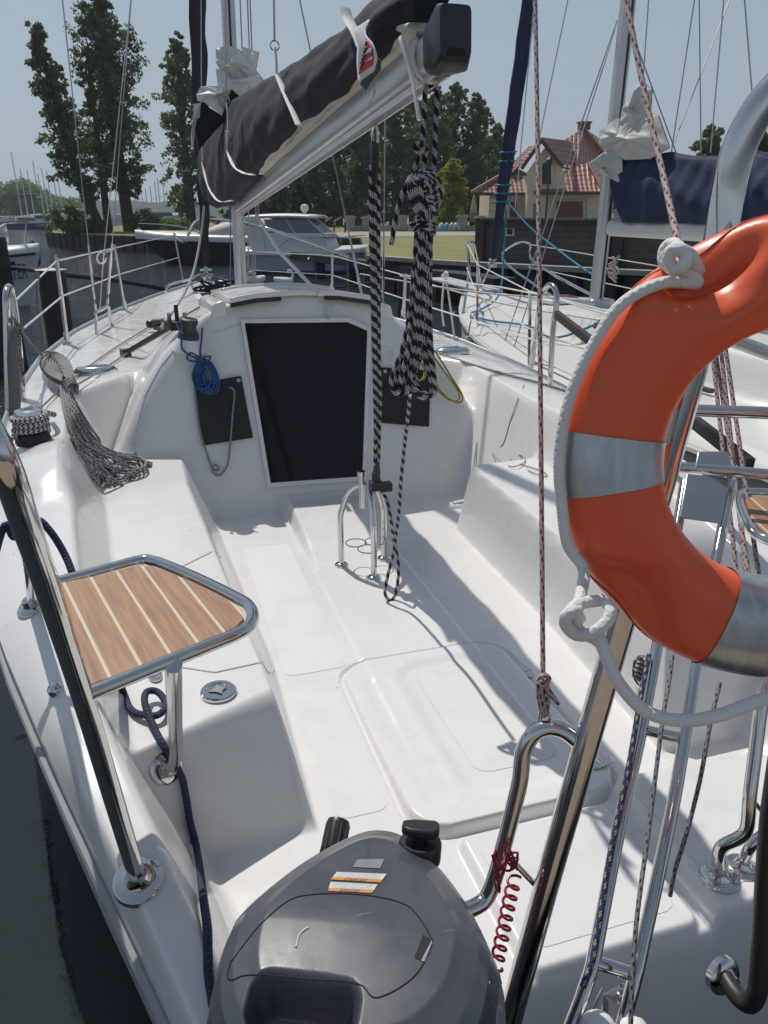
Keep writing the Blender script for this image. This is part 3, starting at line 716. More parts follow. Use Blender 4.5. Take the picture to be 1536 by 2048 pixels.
def mat_patch(name, x0, x1, y0, y1, r=.03, skew=0.0, h=.0012):
    """a thin pad that follows the moulding"""
    nx, ny = max(4, int((x1 - x0) / .01)), max(4, int((y1 - y0) / .01)); v = []; f = []
    for j in range(ny + 1):
        y = y0 + (y1 - y0) * j / ny; e = min(y - y0, y1 - y); ins = r - math.sqrt(max(0, r * r - (r - min(e, r)) ** 2))
        for i in range(nx + 1):
            x = x0 + ins + (x1 - x0 - 2 * ins) * i / nx + skew * (y - y0); v.append((x, y, zd(x, y) + h))
    for j in range(ny):
        for i in range(nx): q = j * (nx + 1) + i; f.append((q, q + 1, q + nx + 2, q + nx + 1))
    return mobj(name, v, f, NONSLIP, boat)
mat_patch('nonslip_pad', .395, .635, 2.50, 3.75, .03, .0)
mat_patch('nonslip_pad', .40, .555, 1.72, 2.36, .03)
mat_patch('nonslip_pad', .735, 1.13, 1.15, 1.50, .03)
mat_patch('nonslip_pad', 1.25, 1.75, 1.15, 1.56, .04)
mat_patch('nonslip_pad', .42, .63, 1.20, 1.60, .03)
mat_patch('nonslip_pad', .10, .38, 1.15, 1.52, .03)
mat_patch('nonslip_pad', .86, 1.15, 1.76, 2.36, .05)
# louvred vent in the starboard bench
p = on_deck(1290, 1345); N = deck_normal(p); N = Vector((-1, -.1, .25)).normalized(); mb = MB()
mb.lathe(p, [(.06, -.005), (.06, .006), (.05, .01), (.048, .004), (0, .004)], 28, N); vt = mb.build('louvre_vent', STEEL, boat)
q = N.to_track_quat('Z', 'Y').to_matrix(); mb = MB()
for k in range(-2, 3): mb.beam(p + q @ Vector((-.036, k * .016, .010)), p + q @ Vector((.036, k * .016, .010)), .006, .010, up=N)
mb.build('louvre', DARKP, vt)
# -------- mainsheet tripod with three feet and cup rings
feet = [on_deck(748, 1156), on_deck(683, 1130), on_deck(768, 1117)]
apex = Vector(((feet[0].x + feet[1].x + feet[2].x) / 3, sum(f.y for f in feet) / 3, .845)); tri = None
for i, ft_ in enumerate(feet):
    o = Vector((ft_.x - apex.x, ft_.y - apex.y, 0)); mb = MB()
    mb.tube([ft_, ft_ + Vector((0, 0, .24)) , apex + o * .93 + Vector((0, 0, -.14)), apex + o * .68 + Vector((0, 0, -.05)), apex + o * .3 + Vector((0, 0, -.008)), apex], .0145, 14, smooth=6)
    if tri is None: tri = mb.build('mainsheet_tripod', STEEL, boat)
    else: mb.build('tripod_leg', STEEL, tri)
    mb = MB(); mb.lathe(ft_, [(.034, -.004), (.034, .005), (.026, .012), (.016, .016)], 20); mb.build('tripod_foot', STEEL, tri)
mb = MB(); mb.lathe(apex + Vector((-.02, 0, -.06)), [(.016, -.06), (.016, .1), (.021, .1), (.021, .125), (.014, .125), (.014, .09), (0, .09)], 18); mb.build('tripod_socket', STEEL, tri)
mb = MB(); cz = .53
for k in range(3):
    a = .4 + k * 2.09; c = Vector((apex.x + .055 * math.cos(a), apex.y + .055 * math.sin(a), cz)); mb.tube([c + Vector((.05 * math.cos(t), .05 * math.sin(t), 0)) for t in [2 * math.pi * j / 24 for j in range(24)]], .003, 6, closed=True)
mb.build('cup_rings', STEEL, tri)
mb = MB(); sp0 = P(752, 975, y=apex.y - .08); mb.box(sp0 + Vector((0, 0, .01)), (.06, .05, .045)); mb.box(sp0 + Vector((.05, 0, 0)), (.05, .05, .04)); mb.box(sp0 + Vector((.0, 0, .045)), (.035, .03, .06)); mb.build('sheet_cam_cleat', BLACK, tri, bevel=.004)
mb = MB(); mb.tube([apex + Vector((.02, -.03, 0)), sp0 + Vector((0, 0, -.03)), sp0], .008, 8); mb.build('sheet_shackle', STEEL, tri)
# ================================================================ stern frame, ladder and rails (starboard, parts of the boat)
def tubes(name, pts, r, parent, m=STEEL, smooth=8, n=16):
    mb = MB(); mb.tube([P(u, v, d=d) for u, v, d in pts], r, n, smooth=smooth); return mb.build(name, m, parent)
def flange(p, r, parent, N=None):
    mb = MB(); mb.lathe(p, [(r, -.01), (r, .004), (r * .88, .009), (r * .55, .011), (r * .42, .02), (r * .36, .03)], 26, N or deck_normal(p)); return mb.build('tube_flange', STEEL, parent)
arch = tubes('stern_arch', [(985, 2200, 1.62), (1018, 2048, 1.58), (1085, 1800, 1.53), (1150, 1570, 1.48), (1215, 1340, 1.43), (1300, 1040, 1.34), (1372, 780, 1.26), (1418, 600, 1.21), (1440, 480, 1.18), (1455, 390, 1.16), (1480, 290, 1.13), (1536, 195, 1.10), (1620, 130, 1.08), (1760, 90, 1.06)], .0245, boat, smooth=6, n=22)
tubes('fold_hoop', [(905, 1830, 1.50), (951, 1813, 1.52), (975, 1792, 1.53), (993, 1745, 1.53), (1008, 1690, 1.53), (1026, 1620, 1.52), (1040, 1560, 1.51), (1047, 1503, 1.5), (1067, 1468, 1.49), (1094, 1455, 1.485), (1125, 1460, 1.48), (1158, 1484, 1.475), (1185, 1500, 1.47)], .0165, boat)
tubes('cross_brace', [(1024, 1721, 1.53), (1078, 1778, 1.54)], .006, boat, smooth=0)
lad = tubes('ladder_side', [(1100, 2150, 1.50), (1145, 2045, 1.53), (1172, 1971, 1.55), (1190, 1905, 1.57), (1242, 1640, 1.68), (1281, 1468, 1.78), (1320, 1260, 1.92), (1370, 965, 2.2)], .0145, boat)
tag(lad, 'folded boarding ladder side tube')
tubes('ladder_side', [(1215, 2150, 1.5), (1246, 2045, 1.53), (1268, 1963, 1.55), (1283, 1900, 1.57), (1340, 1640, 1.68), (1371, 1468, 1.78), (1405, 1260, 1.92), (1463, 965, 2.2)], .0145, boat)
tubes('ladder_rung', [(1192, 1925, 1.565), (1278, 1952, 1.565)], .0135, boat, smooth=0)
tubes('ladder_rung', [(1279, 1458, 1.785), (1372, 1478, 1.785)], .0125, boat, smooth=0)
tubes('stern_rail_bar', [(1240, 928, 2.25), (1390, 936, 2.2), (1480, 944, 2.15), (1640, 958, 2.1)], .0155, boat, smooth=0)
tubes('stern_rail_bar', [(1290, 816, 2.1), (1420, 822, 2.05), (1540, 826, 2.0), (1680, 832, 1.95)], .0165, boat, smooth=0)
tubes('stern_rail_bar', [(1300, 640, 2.3), (1420, 664, 2.25), (1536, 706, 2.2), (1660, 745, 2.15)], .02, boat, smooth=0, m=ALU)
def plate(name, quad, th, m, parent, bev=.004):
    pts = [P(u, v, d=d) for u, v, d in quad]; N = (pts[1] - pts[0]).cross(pts[3] - pts[0]).normalized()
    mb = MB(); mb.prism(pts, N * th); return mb.build(name, m, parent, bevel=bev)
BRUSH = mat('brushed_steel', (.42, .43, .45), .38, .9, noise=(7, .6, (.33, .34, .36)))
pl = plate('mount_plate', [(1373, 946, 2.17), (1461, 955, 2.17), (1443, 1046, 2.09), (1359, 1034, 2.09)], .008, BRUSH, boat)
plate('mount_tab', [(1396, 902, 2.21), (1459, 902, 2.21), (1464, 936, 2.18), (1390, 936, 2.18)], .006, BRUSH, boat)
# starboard rail posts
bA = on_deck(1439, 1757); bB = on_deck(1484, 1735)
dA = (bA - Vector((0, 0, EYE))).dot(Vector(FW)); dB = (bB - Vector((0, 0, EYE))).dot(Vector(FW))
tubes('rail_post', [(1439, 1757, dA), (1437, 1715, dA - .04), (1446, 1692, dA - .06), (1478, 1675, dA - .08), (1494, 1655, dA - .09), (1500, 1590, dA - .10), (1510, 1510, dA - .10), (1525, 1400, dA - .1), (1545, 1340, dA - .08), (1600, 1300, dA - .05)], .0165, boat, smooth=6); flange(bA, .05, boat)
tubes('rail_post', [(1484, 1735, dB), (1497, 1700, dB - .03), (1516, 1678, dB - .04), (1545, 1668, dB - .04), (1640, 1665, dB - .02)], .0155, boat, smooth=6); flange(bB, .045, boat)
tubes('rail_brace', [(1503, 1597, dA - .1), (1545, 1650, dA - .06), (1600, 1720, dA)], .006, boat, smooth=0)
tubes('rubber_hoop', [(1560, 1500, 1.42), (1540, 1640, 1.45), (1528, 1800, 1.48), (1520, 1930, 1.50), (1514, 1985, 1.51), (1498, 2007, 1.53), (1475, 1992, 1.56), (1450, 1955, 1.60)], .0185, boat, m=mat('black_rubber_sleeve', (.02, .02, .02), .45), smooth=6)
flange(P(1447, 1952, d=1.61), .04, boat, Vector((.1, -1, .25)).normalized())
tubes('grab_ring', [(1385, 1188, 2.0), (1395, 1174, 2.0), (1420, 1168, 1.98), (1447, 1176, 1.97), (1455, 1190, 1.97)], .005, boat, smooth=4)
# starboard teak seat
zt = 1.25
rs = [P(u, v, z=zt) for u, v in ((1478, 1000), (1495, 985), (1580, 990), (1700, 1010), (1720, 1090), (1600, 1092), (1536, 1080), (1500, 1055))]
mb = MB(); mb.tube(rs, .0135, 12, closed=True, smooth=5); rs_o = mb.build('seat_ring', STEEL, boat)
teak_plate('teak_board', [P(u, v, z=zt) for u, v in ((1490, 1000), (1500, 993), (1580, 997), (1690, 1015), (1705, 1082), (1600, 1083), (1536, 1071), (1508, 1050))], zt - .002, ((P(1536, 1045, z=zt) - P(1490, 1003, z=zt)).x, (P(1536, 1045, z=zt) - P(1490, 1003, z=zt)).y), rs_o)
# ladder foot: bracket with a hex bolt, white cap
brk = thing('hinge_bracket', 'steel hinge bracket with one tall hex bolt at the foot of the boarding ladder', 'bracket', P(1230, 2010, d=1.56))
plate('bracket_plate', [(1207, 1988, 1.60), (1245, 1966, 1.64), (1264, 1975, 1.66), (1258, 2016, 1.60)], .004, BRUSH, brk)
plate('bracket_cheek', [(1205, 1972, 1.6), (1209, 1974, 1.6), (1185, 2030, 1.52), (1180, 2024, 1.52)], .01, BRUSH, brk)
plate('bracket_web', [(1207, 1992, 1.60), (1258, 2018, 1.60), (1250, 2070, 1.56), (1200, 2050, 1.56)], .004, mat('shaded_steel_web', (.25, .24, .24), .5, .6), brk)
mb = MB(); p = P(1245, 1998, d=1.61); ax = Vector((-.05, .0, 1)).normalized(); mb.lathe(p, [(.02, 0), (.02, .004), (.014, .005), (.014, .02), (.010, .021), (.010, .035), (.0085, .036), (.0085, .03), (0, .03)], 6, ax); mb.build('hex_bolt', STEEL, brk)
cap = MB(); p = P(1198, 2062, d=1.50); cap.lathe(p, [(.036, -.02), (.036, 0), (.032, .012), (.02, .02), (0, .023)], 26, Vector((-.1, -.55, .8)).normalized()); cap.build('hinge_cap', WHITEP, brk)
cap = MB(); p = P(1275, 2068, d=1.50); cap.lathe(p, [(.03, -.02), (.03, 0), (.026, .012), (.015, .02), (0, .023)], 26, Vector((.5, -.5, .6)).normalized()); cap.build('hinge_cap', WHITEP, brk)
# ================================================================ outboard motor
from mathutils.bvhtree import BVHTree
OC = Vector((.222, .83, .905)); FD = Vector((.43, .90, 0)).normalized(); RD = Vector((FD.y, -FD.x, 0))
motor = thing('outboard_motor', 'dark grey outboard motor on the stern with scuffed rounded cowling and orange striped warning stickers', 'outboard motor', OC)
PAINT = mat('grey_cowling_paint', (.060, .066, .080), .26, coat=.4, noise=(5, .6, (.09, .097, .112))); n, l, b = nodes(PAINT)
tc = n.new('ShaderNodeTexCoord')
t = n.new('ShaderNodeTexNoise'); t.inputs['Scale'].default_value = 6; t.inputs['Detail'].default_value = 9; t.inputs['Roughness'].default_value = .75; l.new(tc.outputs['Object'], t.inputs['Vector'])
r = n.new('ShaderNodeMapRange'); r.inputs[1].default_value = .3; r.inputs[2].default_value = .7; r.inputs[3].default_value = .22; r.inputs[4].default_value = .5; l.new(t.outputs[0], r.inputs[0]); l.new(r.outputs[0], b.inputs['Roughness'])
# fine scratches
wv = n.new('ShaderNodeTexNoise'); mpx = n.new('ShaderNodeMapping'); mpx.inputs['Scale'].default_value = (6, 90, 12); mpx.inputs['Rotation'].default_value = (.3, .2, .6); l.new(tc.outputs['Object'], mpx.inputs['Vector']); l.new(mpx.outputs[0], wv.inputs['Vector']); wv.inputs['Scale'].default_value = 1.2; wv.inputs['Detail'].default_value = 2
sc = math_node(PAINT, 'GREATER_THAN', wv.outputs[0], .73)
prev = b.inputs['Base Color'].links[0].from_socket
l.new(mix_col(PAINT, math_node(PAINT, 'MULTIPLY', sc, .35), prev, (.3, .3, .31)), b.inputs['Base Color'])
def cowl(rings, nphi=480):
    V = []; F = []
    for (sc, h) in rings:
        for k in range(nphi):
            a = 2 * math.pi * k / nphi; c, s_ = math.cos(a), math.sin(a)
            # egg: long to the front, wide at the rear
            e = 2 / 2.5
            fx = math.copysign(abs(c) ** e, c); fy = math.copysign(abs(s_) ** e, s_)
            L = .315 if c > 0 else .25
            Wd = .218 * (1 - .56 * max(0, fx) ** 1.1)
            s1, t1 = fx * L * sc, fy * Wd * sc
            drop = .34 * max(0, s1 + .02) ** 1.35 + .25 * max(0, -s1 - .10) ** 1.4
            V.append(OC + FD * s1 + RD * t1 + Vector((0, 0, h - drop * (1 if h > -.1 else .4) + .0)))
    nr = len(rings)
    for i in range(nr - 1):
        for k in range(nphi):
            j = (k + 1) % nphi; F.append((i * nphi + k, i * nphi + j, (i + 1) * nphi + j, (i + 1) * nphi + k))
    F.append(tuple((nr - 1) * nphi + k for k in range(nphi)))
    return V, F
key = [(1.0, -.36), (1.04, -.25), (1.06, -.12), (1.05, -.03), (1.02, .03), (.97, .08), (.90, .118), (.82, .138), (.72, .147), (.66, .154), (.45, .158), (.2, .161), (.03, .162)]
rings = []
for i in range(len(key) - 1):
    for q in range(12): t_ = q / 12; rings.append((key[i][0] * (1 - t_) + key[i + 1][0] * t_, key[i][1] * (1 - t_) + key[i + 1][1] * t_))
rings.append(key[-1])
V, F = cowl(rings)
def uv_of(p):
    q = Vector(p) - Vector((0, 0, EYE)); d = q.dot(Vector(FW)); return (768 + FPX * q.dot(Vector(RT)) / d, 1024 - FPX * q.dot(Vector(UP)) / d, d)
# hand grip recess pressed into the rear of the cowling
_b0 = BVHTree.FromPolygons([tuple(v) for v in V], F); NV = []
gc = _b0.ray_cast(Vector((0, 0, EYE)), Vector(ray(604, 2003)).normalized())[0]; gs, gt = (gc - OC).dot(FD), (gc - OC).dot(RD)
gx = (_b0.ray_cast(Vector((0, 0, EYE)), Vector(ray(500, 1992)).normalized())[0]); gy = (_b0.ray_cast(Vector((0, 0, EYE)), Vector(ray(705, 2014)).normalized())[0]); ga = (gy - gx); ga.z = 0; ghw = ga.length / 2; ga.normalize(); gb = Vector((-ga.y, ga.x, 0))
for p in V:
    e_ = p - gc; e_.z = 0; q = math.hypot(max(0, abs(e_.dot(ga)) - (ghw - .02)), max(0, abs(e_.dot(gb)) - .010)) / .030
    dep = (1 - sst(.15, 1.0, q)) if q < 1 and p.z > OC.z - .1 else 0
    NV.append(p + Vector((0, 0, -.07 * float(dep))))
cw_o = mobj('cowling', NV, F, PAINT, motor); bvh = BVHTree.FromPolygons([tuple(v) for v in NV], F)
def hit(u, v, lift=.001, tree=bvh):
    r_ = Vector(ray(u, v)).normalized(); h_, nn, _, _ = tree.ray_cast(Vector((0, 0, EYE)), r_)
    if h_ is None: return None
    if nn.dot(r_) > 0: nn = -nn
    return h_ + nn * lift
def surf_line(name, pts, r, m, parent, sub=10, lift=.0005, closed=False):
    out = []; L = []
    for i in range(len(pts) - 1):
        p0, p1, p2, p3 = pts[max(i - 1, 0)], pts[i], pts[i + 1], pts[min(i + 2, len(pts) - 1)]
        for k in range(5):
            t = k / 5; L.append(tuple(.5 * (2 * p1[j] + (p2[j] - p0[j]) * t + (2 * p0[j] - 5 * p1[j] + 4 * p2[j] - p3[j]) * t * t + (3 * p1[j] - p0[j] - 3 * p2[j] + p3[j]) * t ** 3) for j in (0, 1)))
    L.append(pts[-1]); sub = 3
    for a, b in zip(L[:-1], L[1:]):
        for k in range(sub):
            t = k / sub; h_ = hit(a[0] + (b[0] - a[0]) * t, a[1] + (b[1] - a[1]) * t, lift)
            if h_: out.append(h_)
    mb = MB(); mb.tube(out, r, 6); return mb.build(name, m, parent)
GAP = mat('panel_gap', (.006, .006, .007), .7)
surf_line('lid_seam', [(462, 1925), (480, 1900), (520, 1850), (575, 1803), (620, 1790), (690, 1788), (760, 1795), (815, 1812), (845, 1845), (860, 1872), (864, 1888), (838, 1942), (800, 1975), (760, 1994), (742, 1992), (725, 1972), (690, 1962), (620, 1958), (540, 1950), (490, 1951), (465, 1960), (455, 1952), (462, 1925)], .0010, GAP, cw_o)
def surf_patch(name, quad, m, parent, nx=14, ny=8, lift=.0012, uvs=True):
    v = []; f = []; uv = []
    for j in range(ny + 1):
        for i in range(nx + 1):
            a, c = i / nx, j / ny
            u = (quad[0][0] * (1 - a) + quad[1][0] * a) * (1 - c) + (quad[3][0] * (1 - a) + quad[2][0] * a) * c
            w_ = (quad[0][1] * (1 - a) + quad[1][1] * a) * (1 - c) + (quad[3][1] * (1 - a) + quad[2][1] * a) * c
            h_ = hit(u, w_, lift) or (v[-1] if v else OC); v.append(h_); uv.append((a, 1 - c))
    for j in range(ny):
        for i in range(nx): q = j * (nx + 1) + i; f.append((q, q + nx + 1, q + nx + 2, q + 1))
    return mobj(name, v, f, m, parent, True, uv)
def sticker(name, kind):
    m = mat(name, (.6, .6, .58), .5); n, l, b = nodes(m); tc = n.new('ShaderNodeTexCoord'); sp = n.new('ShaderNodeSeparateXYZ'); l.new(tc.outputs['UV'], sp.inputs[0])
    rows = math_node(m, 'FRACT', math_node(m, 'MULTIPLY', sp.outputs[1], 9)); ln = math_node(m, 'LESS_THAN', rows, .45)
    nz = n.new('ShaderNodeTexNoise'); nz.inputs['Scale'].default_value = 1; mp = n.new('ShaderNodeMapping'); mp.inputs['Scale'].default_value = (60, 9, 1); l.new(tc.outputs['UV'], mp.inputs['Vector']); l.new(mp.outputs[0], nz.inputs['Vector'])
    tx = math_node(m, 'MULTIPLY', ln, math_node(m, 'GREATER_THAN', nz.outputs[0], .47))
    mg = math_node(m, 'MULTIPLY', math_node(m, 'GREATER_THAN', sp.outputs[0], .06), math_node(m, 'LESS_THAN', sp.outputs[0], .94))
    c1 = mix_col(m, math_node(m, 'MULTIPLY', math_node(m, 'MULTIPLY', tx, mg), .75), (.62, .61, .57), (.12, .12, .12))
    if kind == 'warn':
        org = math_node(m, 'LESS_THAN', sp.outputs[1], .33)
        mid = math_node(m, 'MULTIPLY', math_node(m, 'MULTIPLY', math_node(m, 'GREATER_THAN', sp.outputs[0], .25), math_node(m, 'LESS_THAN', sp.outputs[0], .72)), math_node(m, 'GREATER_THAN', nz.outputs[0], .5))
        oc = mix_col(m, mid, (.62, .26, .06), (.1, .06, .03)); l.new(mix_col(m, org, c1, oc), b.inputs['Base Color'])
    else: l.new(mix_col(m, .55, c1, (.32, .33, .35)), b.inputs['Base Color'])
    return m
surf_patch('warning_sticker', [(674, 1745), (773, 1749), (761, 1766), (661, 1760)], sticker('warning_sticker_paper', 'warn'), cw_o)
surf_patch('warning_sticker', [(661, 1765), (755, 1770), (744, 1787), (656, 1783)], MATS['warning_sticker_paper'], cw_o)
surf_patch('faded_sticker', [(715, 1720), (769, 1719), (760, 1738), (705, 1735)], mat('faded_label', (.20, .21, .22), .5, noise=(40, .6, (.28, .28, .29))), cw_o)
surf_line('paint_scrape', [(592, 1895), (597, 1875), (605, 1863), (618, 1855)], .0018, mat('scratched_primer', (.5, .5, .5), .6), cw_o, sub=5)
surf_patch('latch_slot', [(846, 1870), (862, 1880), (842, 1922), (829, 1915)], GAP, cw_o, 5, 8)
surf_patch('latch_lip', [(863, 1881), (866, 1886), (850, 1925), (842, 1922)], mat('worn_edge', (.3, .31, .33), .4), cw_o, 3, 8)
# filler / starter knob at the front of the cowling
kp = hit(840, 1700, 0) or (OC + FD * .24 + Vector((0, 0, .05))); ka = (Vector((0, 0, 1)) + FD * .15).normalized()
mb = MB(); mb.lathe(kp + Vector((0, 0, -.02)), [(.037, 0), (.038, .032), (.035, .038), (.014, .040), (.014, .052)], 28, ka); kb = mb.build('front_cap', BLACK, motor)
mb = MB(); q = ka.to_track_quat('Z', 'Y').to_matrix(); c0 = kp + ka * .034
poly = [c0 + q @ Vector((x * .033, y * .019, 0)) for x, y in ((-1, -.55), (-.75, -1), (.5, -.8), (1, -.5), (1, .5), (.6, .95), (-.7, 1), (-1, .55))]
mb.prism(poly, ka * .017); mb.build('cap_wing', BLACK, kb, bevel=.004)
ta = P(652, 1765, d=1.52); tb = P(678, 1640, d=1.60); mb = MB(); dd = (tb - ta)
prof = [(.024, 0)]
Lh = dd.length; mb.lathe(ta, [(.0235, 0), (.0235, Lh * .48), (.0215, Lh * .485), (.0215, Lh * .50), (.0235, Lh * .505), (.0245, Lh * .93), (.0225, Lh * .985), (.018, Lh), (0, Lh)], 28, dd)
th = mb.build('tiller_grip', BLACK, motor)
for k in range(12):
    a = 2 * math.pi * k / 12; q = dd.to_track_quat('Z', 'Y').to_matrix(); o = q @ Vector((math.cos(a) * .0238, math.sin(a) * .0238, 0)); mb = MB(); mb.tube([ta + o, ta + o + dd * .92], .0022, 5); mb.build('grip_rib', DARKP, th)
mb = MB(); mb.tube([ta, OC + FD * .15 + Vector((0, 0, -.12)), OC + Vector((0, 0, -.2))], .03, 12); mb.build('tiller_arm', DARKP, motor)
mb = MB(); mb.tube([OC + Vector((0, 0, -.3)), OC + Vector((0, 0, -1.15))], [.10, .06], 16); mb.box(OC + FD * .18 + Vector((0, 0, -.38)), (.2, .2, .28)); mb.build('motor_leg', PAINT, motor)
mb = MB(); mb.tube([P(985, 1945, d=1.50), P(990, 1968, d=1.5)], .014, 12); mb.build('kill_switch', BLACK, motor)
# ================================================================ lifebuoy
bc = P(1583, 912, d=1.10)
hd = Vector((FW[0], FW[1], 0)).normalized(); rot_ = Matrix.Rotation(math.radians(-4), 3, 'Z')
NB = -(rot_ @ hd); NB = (NB + Vector((0, 0, .16))).normalized()
RB = Vector((0, 0, 1)).cross(NB).normalized() ; UB = NB.cross(RB).normalized()      # RB to picture right
if RB.dot(Vector(RT)) < 0: RB = -RB
buoy = thing('lifebuoy', 'orange horseshoe of a ring lifebuoy with silver reflective bands hung on the stern rail', 'lifebuoy', bc)
RM, rm = .2575, .074
ORANGE = mat('orange_moulded_plastic', (.80, .125, .040), .36, noise=(4, .5, (.74, .105, .034)), bump=(5, .25, .006)); n, l, b = nodes(ORANGE)
b.inputs['Subsurface Weight'].default_value = .12; b.inputs['Subsurface Radius'].default_value = (.04, .01, .005); b.inputs['Subsurface Scale'].default_value = .3
DENTS = [(math.radians(112 + 8), 1), (math.radians(224), 1), (math.radians(25), 1), (math.radians(300), 1)]
def bpt(th_, ph, extra=0.0):
    # th: round the ring (0 = right, ccw), ph: round the section (0 = outward, 90 = front)
    c, s_ = math.cos(ph), math.sin(ph); e = 2 / 2.6
    ro = math.copysign(abs(c) ** e, c) * (rm + extra); fr = math.copysign(abs(s_) ** e, s_) * (rm * .78 + extra)
    for (dt, _) in DENTS:
        a = (th_ - dt + math.pi) % (2 * math.pi) - math.pi; arc = a * RM
        if abs(arc) < .12:
            q = (arc / .058) ** 2 + ((ph - math.radians(48) + math.pi) % (2 * math.pi) - math.pi) ** 2 / .80 ** 2
            dk = .62 if dt > 3 else 1.0; ro -= dk * .050 * math.exp(-q ** 2) * max(0, c + .2); fr -= dk * .052 * math.exp(-q ** 2) * max(0, s_)
    R = RM + ro
    return bc + (RB * math.cos(th_) + UB * math.sin(th_)) * R + NB * fr
NT, NP = 260, 64; V = [bpt(2 * math.pi * i / NT, 2 * math.pi * k / NP) for i in range(NT) for k in range(NP)]
F = [(i * NP + k, i * NP + (k + 1) % NP, ((i + 1) % NT) * NP + (k + 1) % NP, ((i + 1) % NT) * NP + k) for i in range(NT) for k in range(NP)]
mobj('ring', V, F, ORANGE, buoy)
TAPE = mat('silver_reflective_tape', (.36, .38, .40), .32, .55, noise=(14, .6, (.52, .53, .54)), bump=(6, .2, .003))
n, l, b = nodes(TAPE); b.inputs['Roughness'].default_value = .28; b.inputs['Metallic'].default_value = .75
tc = n.new('ShaderNodeTexCoord'); vo = n.new('ShaderNodeTexVoronoi'); vo.inputs['Scale'].default_value = 260; l.new(tc.outputs['Object'], vo.inputs['Vector'])
mp4 = n.new('ShaderNodeMapping'); mp4.inputs['Scale'].default_value = (70, 70, 5); l.new(tc.outputs['Object'], mp4.inputs['Vector']); nz4 = n.new('ShaderNodeTexNoise'); nz4.inputs['Scale'].default_value = 1; nz4.inputs['Detail'].default_value = 6; l.new(mp4.outputs[0], nz4.inputs['Vector'])
old_ = b.inputs['Base Color'].links[0].from_socket; rg4 = n.new('ShaderNodeMapRange'); rg4.inputs[1].default_value = .45; rg4.inputs[2].default_value = .75; l.new(nz4.outputs[0], rg4.inputs[0])
l.new(mix_col(TAPE, math_node(TAPE, 'MULTIPLY', rg4.outputs[0], .6), old_, (.62, .63, .64)), b.inputs['Base Color'])
bp4 = n.new('ShaderNodeBump'); bp4.inputs['Strength'].default_value = .12; bp4.inputs['Distance'].default_value = .001; l.new(vo.outputs[0], bp4.inputs['Height']); l.new(b.inputs['Normal'].links[0].from_socket, bp4.inputs['Normal']); l.new(bp4.outputs[0], b.inputs['Normal'])
for a0 in (174, 250, 352, 85):
    V = []; n1, n2 = 16, 64
    for i in range(n1 + 1):
        for k in range(n2): V.append(bpt(math.radians(a0 + 17 * i / n1), 2 * math.pi * k / n2, .0018))
    F = [(i * n2 + k, i * n2 + (k + 1) % n2, (i + 1) * n2 + (k + 1) % n2, (i + 1) * n2 + k) for i in range(n1) for k in range(n2)]
    mobj('reflective_band', V, F, TAPE, buoy)
mb = MB(); mb.tube([bpt(2 * math.pi * i / 120, 0.0, .0005) for i in range(120)], .0016, 6, closed=True); mb.build('mould_seam', mat('orange_seam', (.5, .05, .02), .5), buoy)
WROPE = rope_mat('white_braided_rope', (.72, .71, .69), (.6, .58, .57), .0095, 'none')
def bl(u, v, lift=0.0): return P(u, v, d=(bc - Vector((0, 0, EYE))).dot(Vector(FW)) - lift)
mb = MB()
mb.tube([bl(1360, 535, .07)] + [bpt(math.radians(a), math.radians(32), .013 if a < 200 else .02) for a in (124, 132, 142, 152, 162, 172, 182, 192, 202, 210)] + [bl(1154, 1222, .05), bl(1160, 1240, .05)], .0083, 14, smooth=10)
mb.build('grab_rope', WROPE, buoy)
mb = MB()
mb.tube([bl(*q) for q in [(1160, 1240, .05), (1148, 1222, .06), (1133, 1232, .06), (1132, 1250, .05), (1150, 1268, .04), (1175, 1270, .05), (1198, 1258, .06), (1216, 1240, .06), (1222, 1220, .055), (1216, 1208, .04)]], .0088, 14, smooth=8)
mb.tube([bl(*q) for q in [(1205, 1200, .02), (1170, 1205, .035), (1150, 1212, .045), (1143, 1225, .04), (1160, 1262, .03), (1190, 1278, .045), (1205, 1290, .05)]], .0085, 14, smooth=8)
mb.build('rope_knot', WROPE, buoy)
mb = MB()
mb.tube([bl(*q) for q in [(1195, 1268, .05), (1210, 1305, .06), (1228, 1350, .06), (1252, 1385, .06), (1285, 1418, .06), (1330, 1437, .06), (1385, 1440, .06), (1440, 1430, .06), (1500, 1408, .06), (1560, 1385, .05), (1640, 1340, .03)]], .0090, 14, smooth=10)
mb.build('hanging_rope', WROPE, buoy)
mb = MB()
mb.tube([bl(*q) for q in [(1395, 540, .05), (1400, 552, .03), (1392, 530, .07), (1378, 508, .085), (1358, 500, .09), (1340, 505, .085), (1338, 525, .08), (1350, 540, .08), (1366, 532, .09), (1372, 514, .09), (1360, 498, .08), (1345, 488, .06), (1330, 500, .05), (1330, 525, .05), (1350, 540, .06)]], .0088, 14, smooth=8)
mb.build('rope_knot', WROPE, buoy)
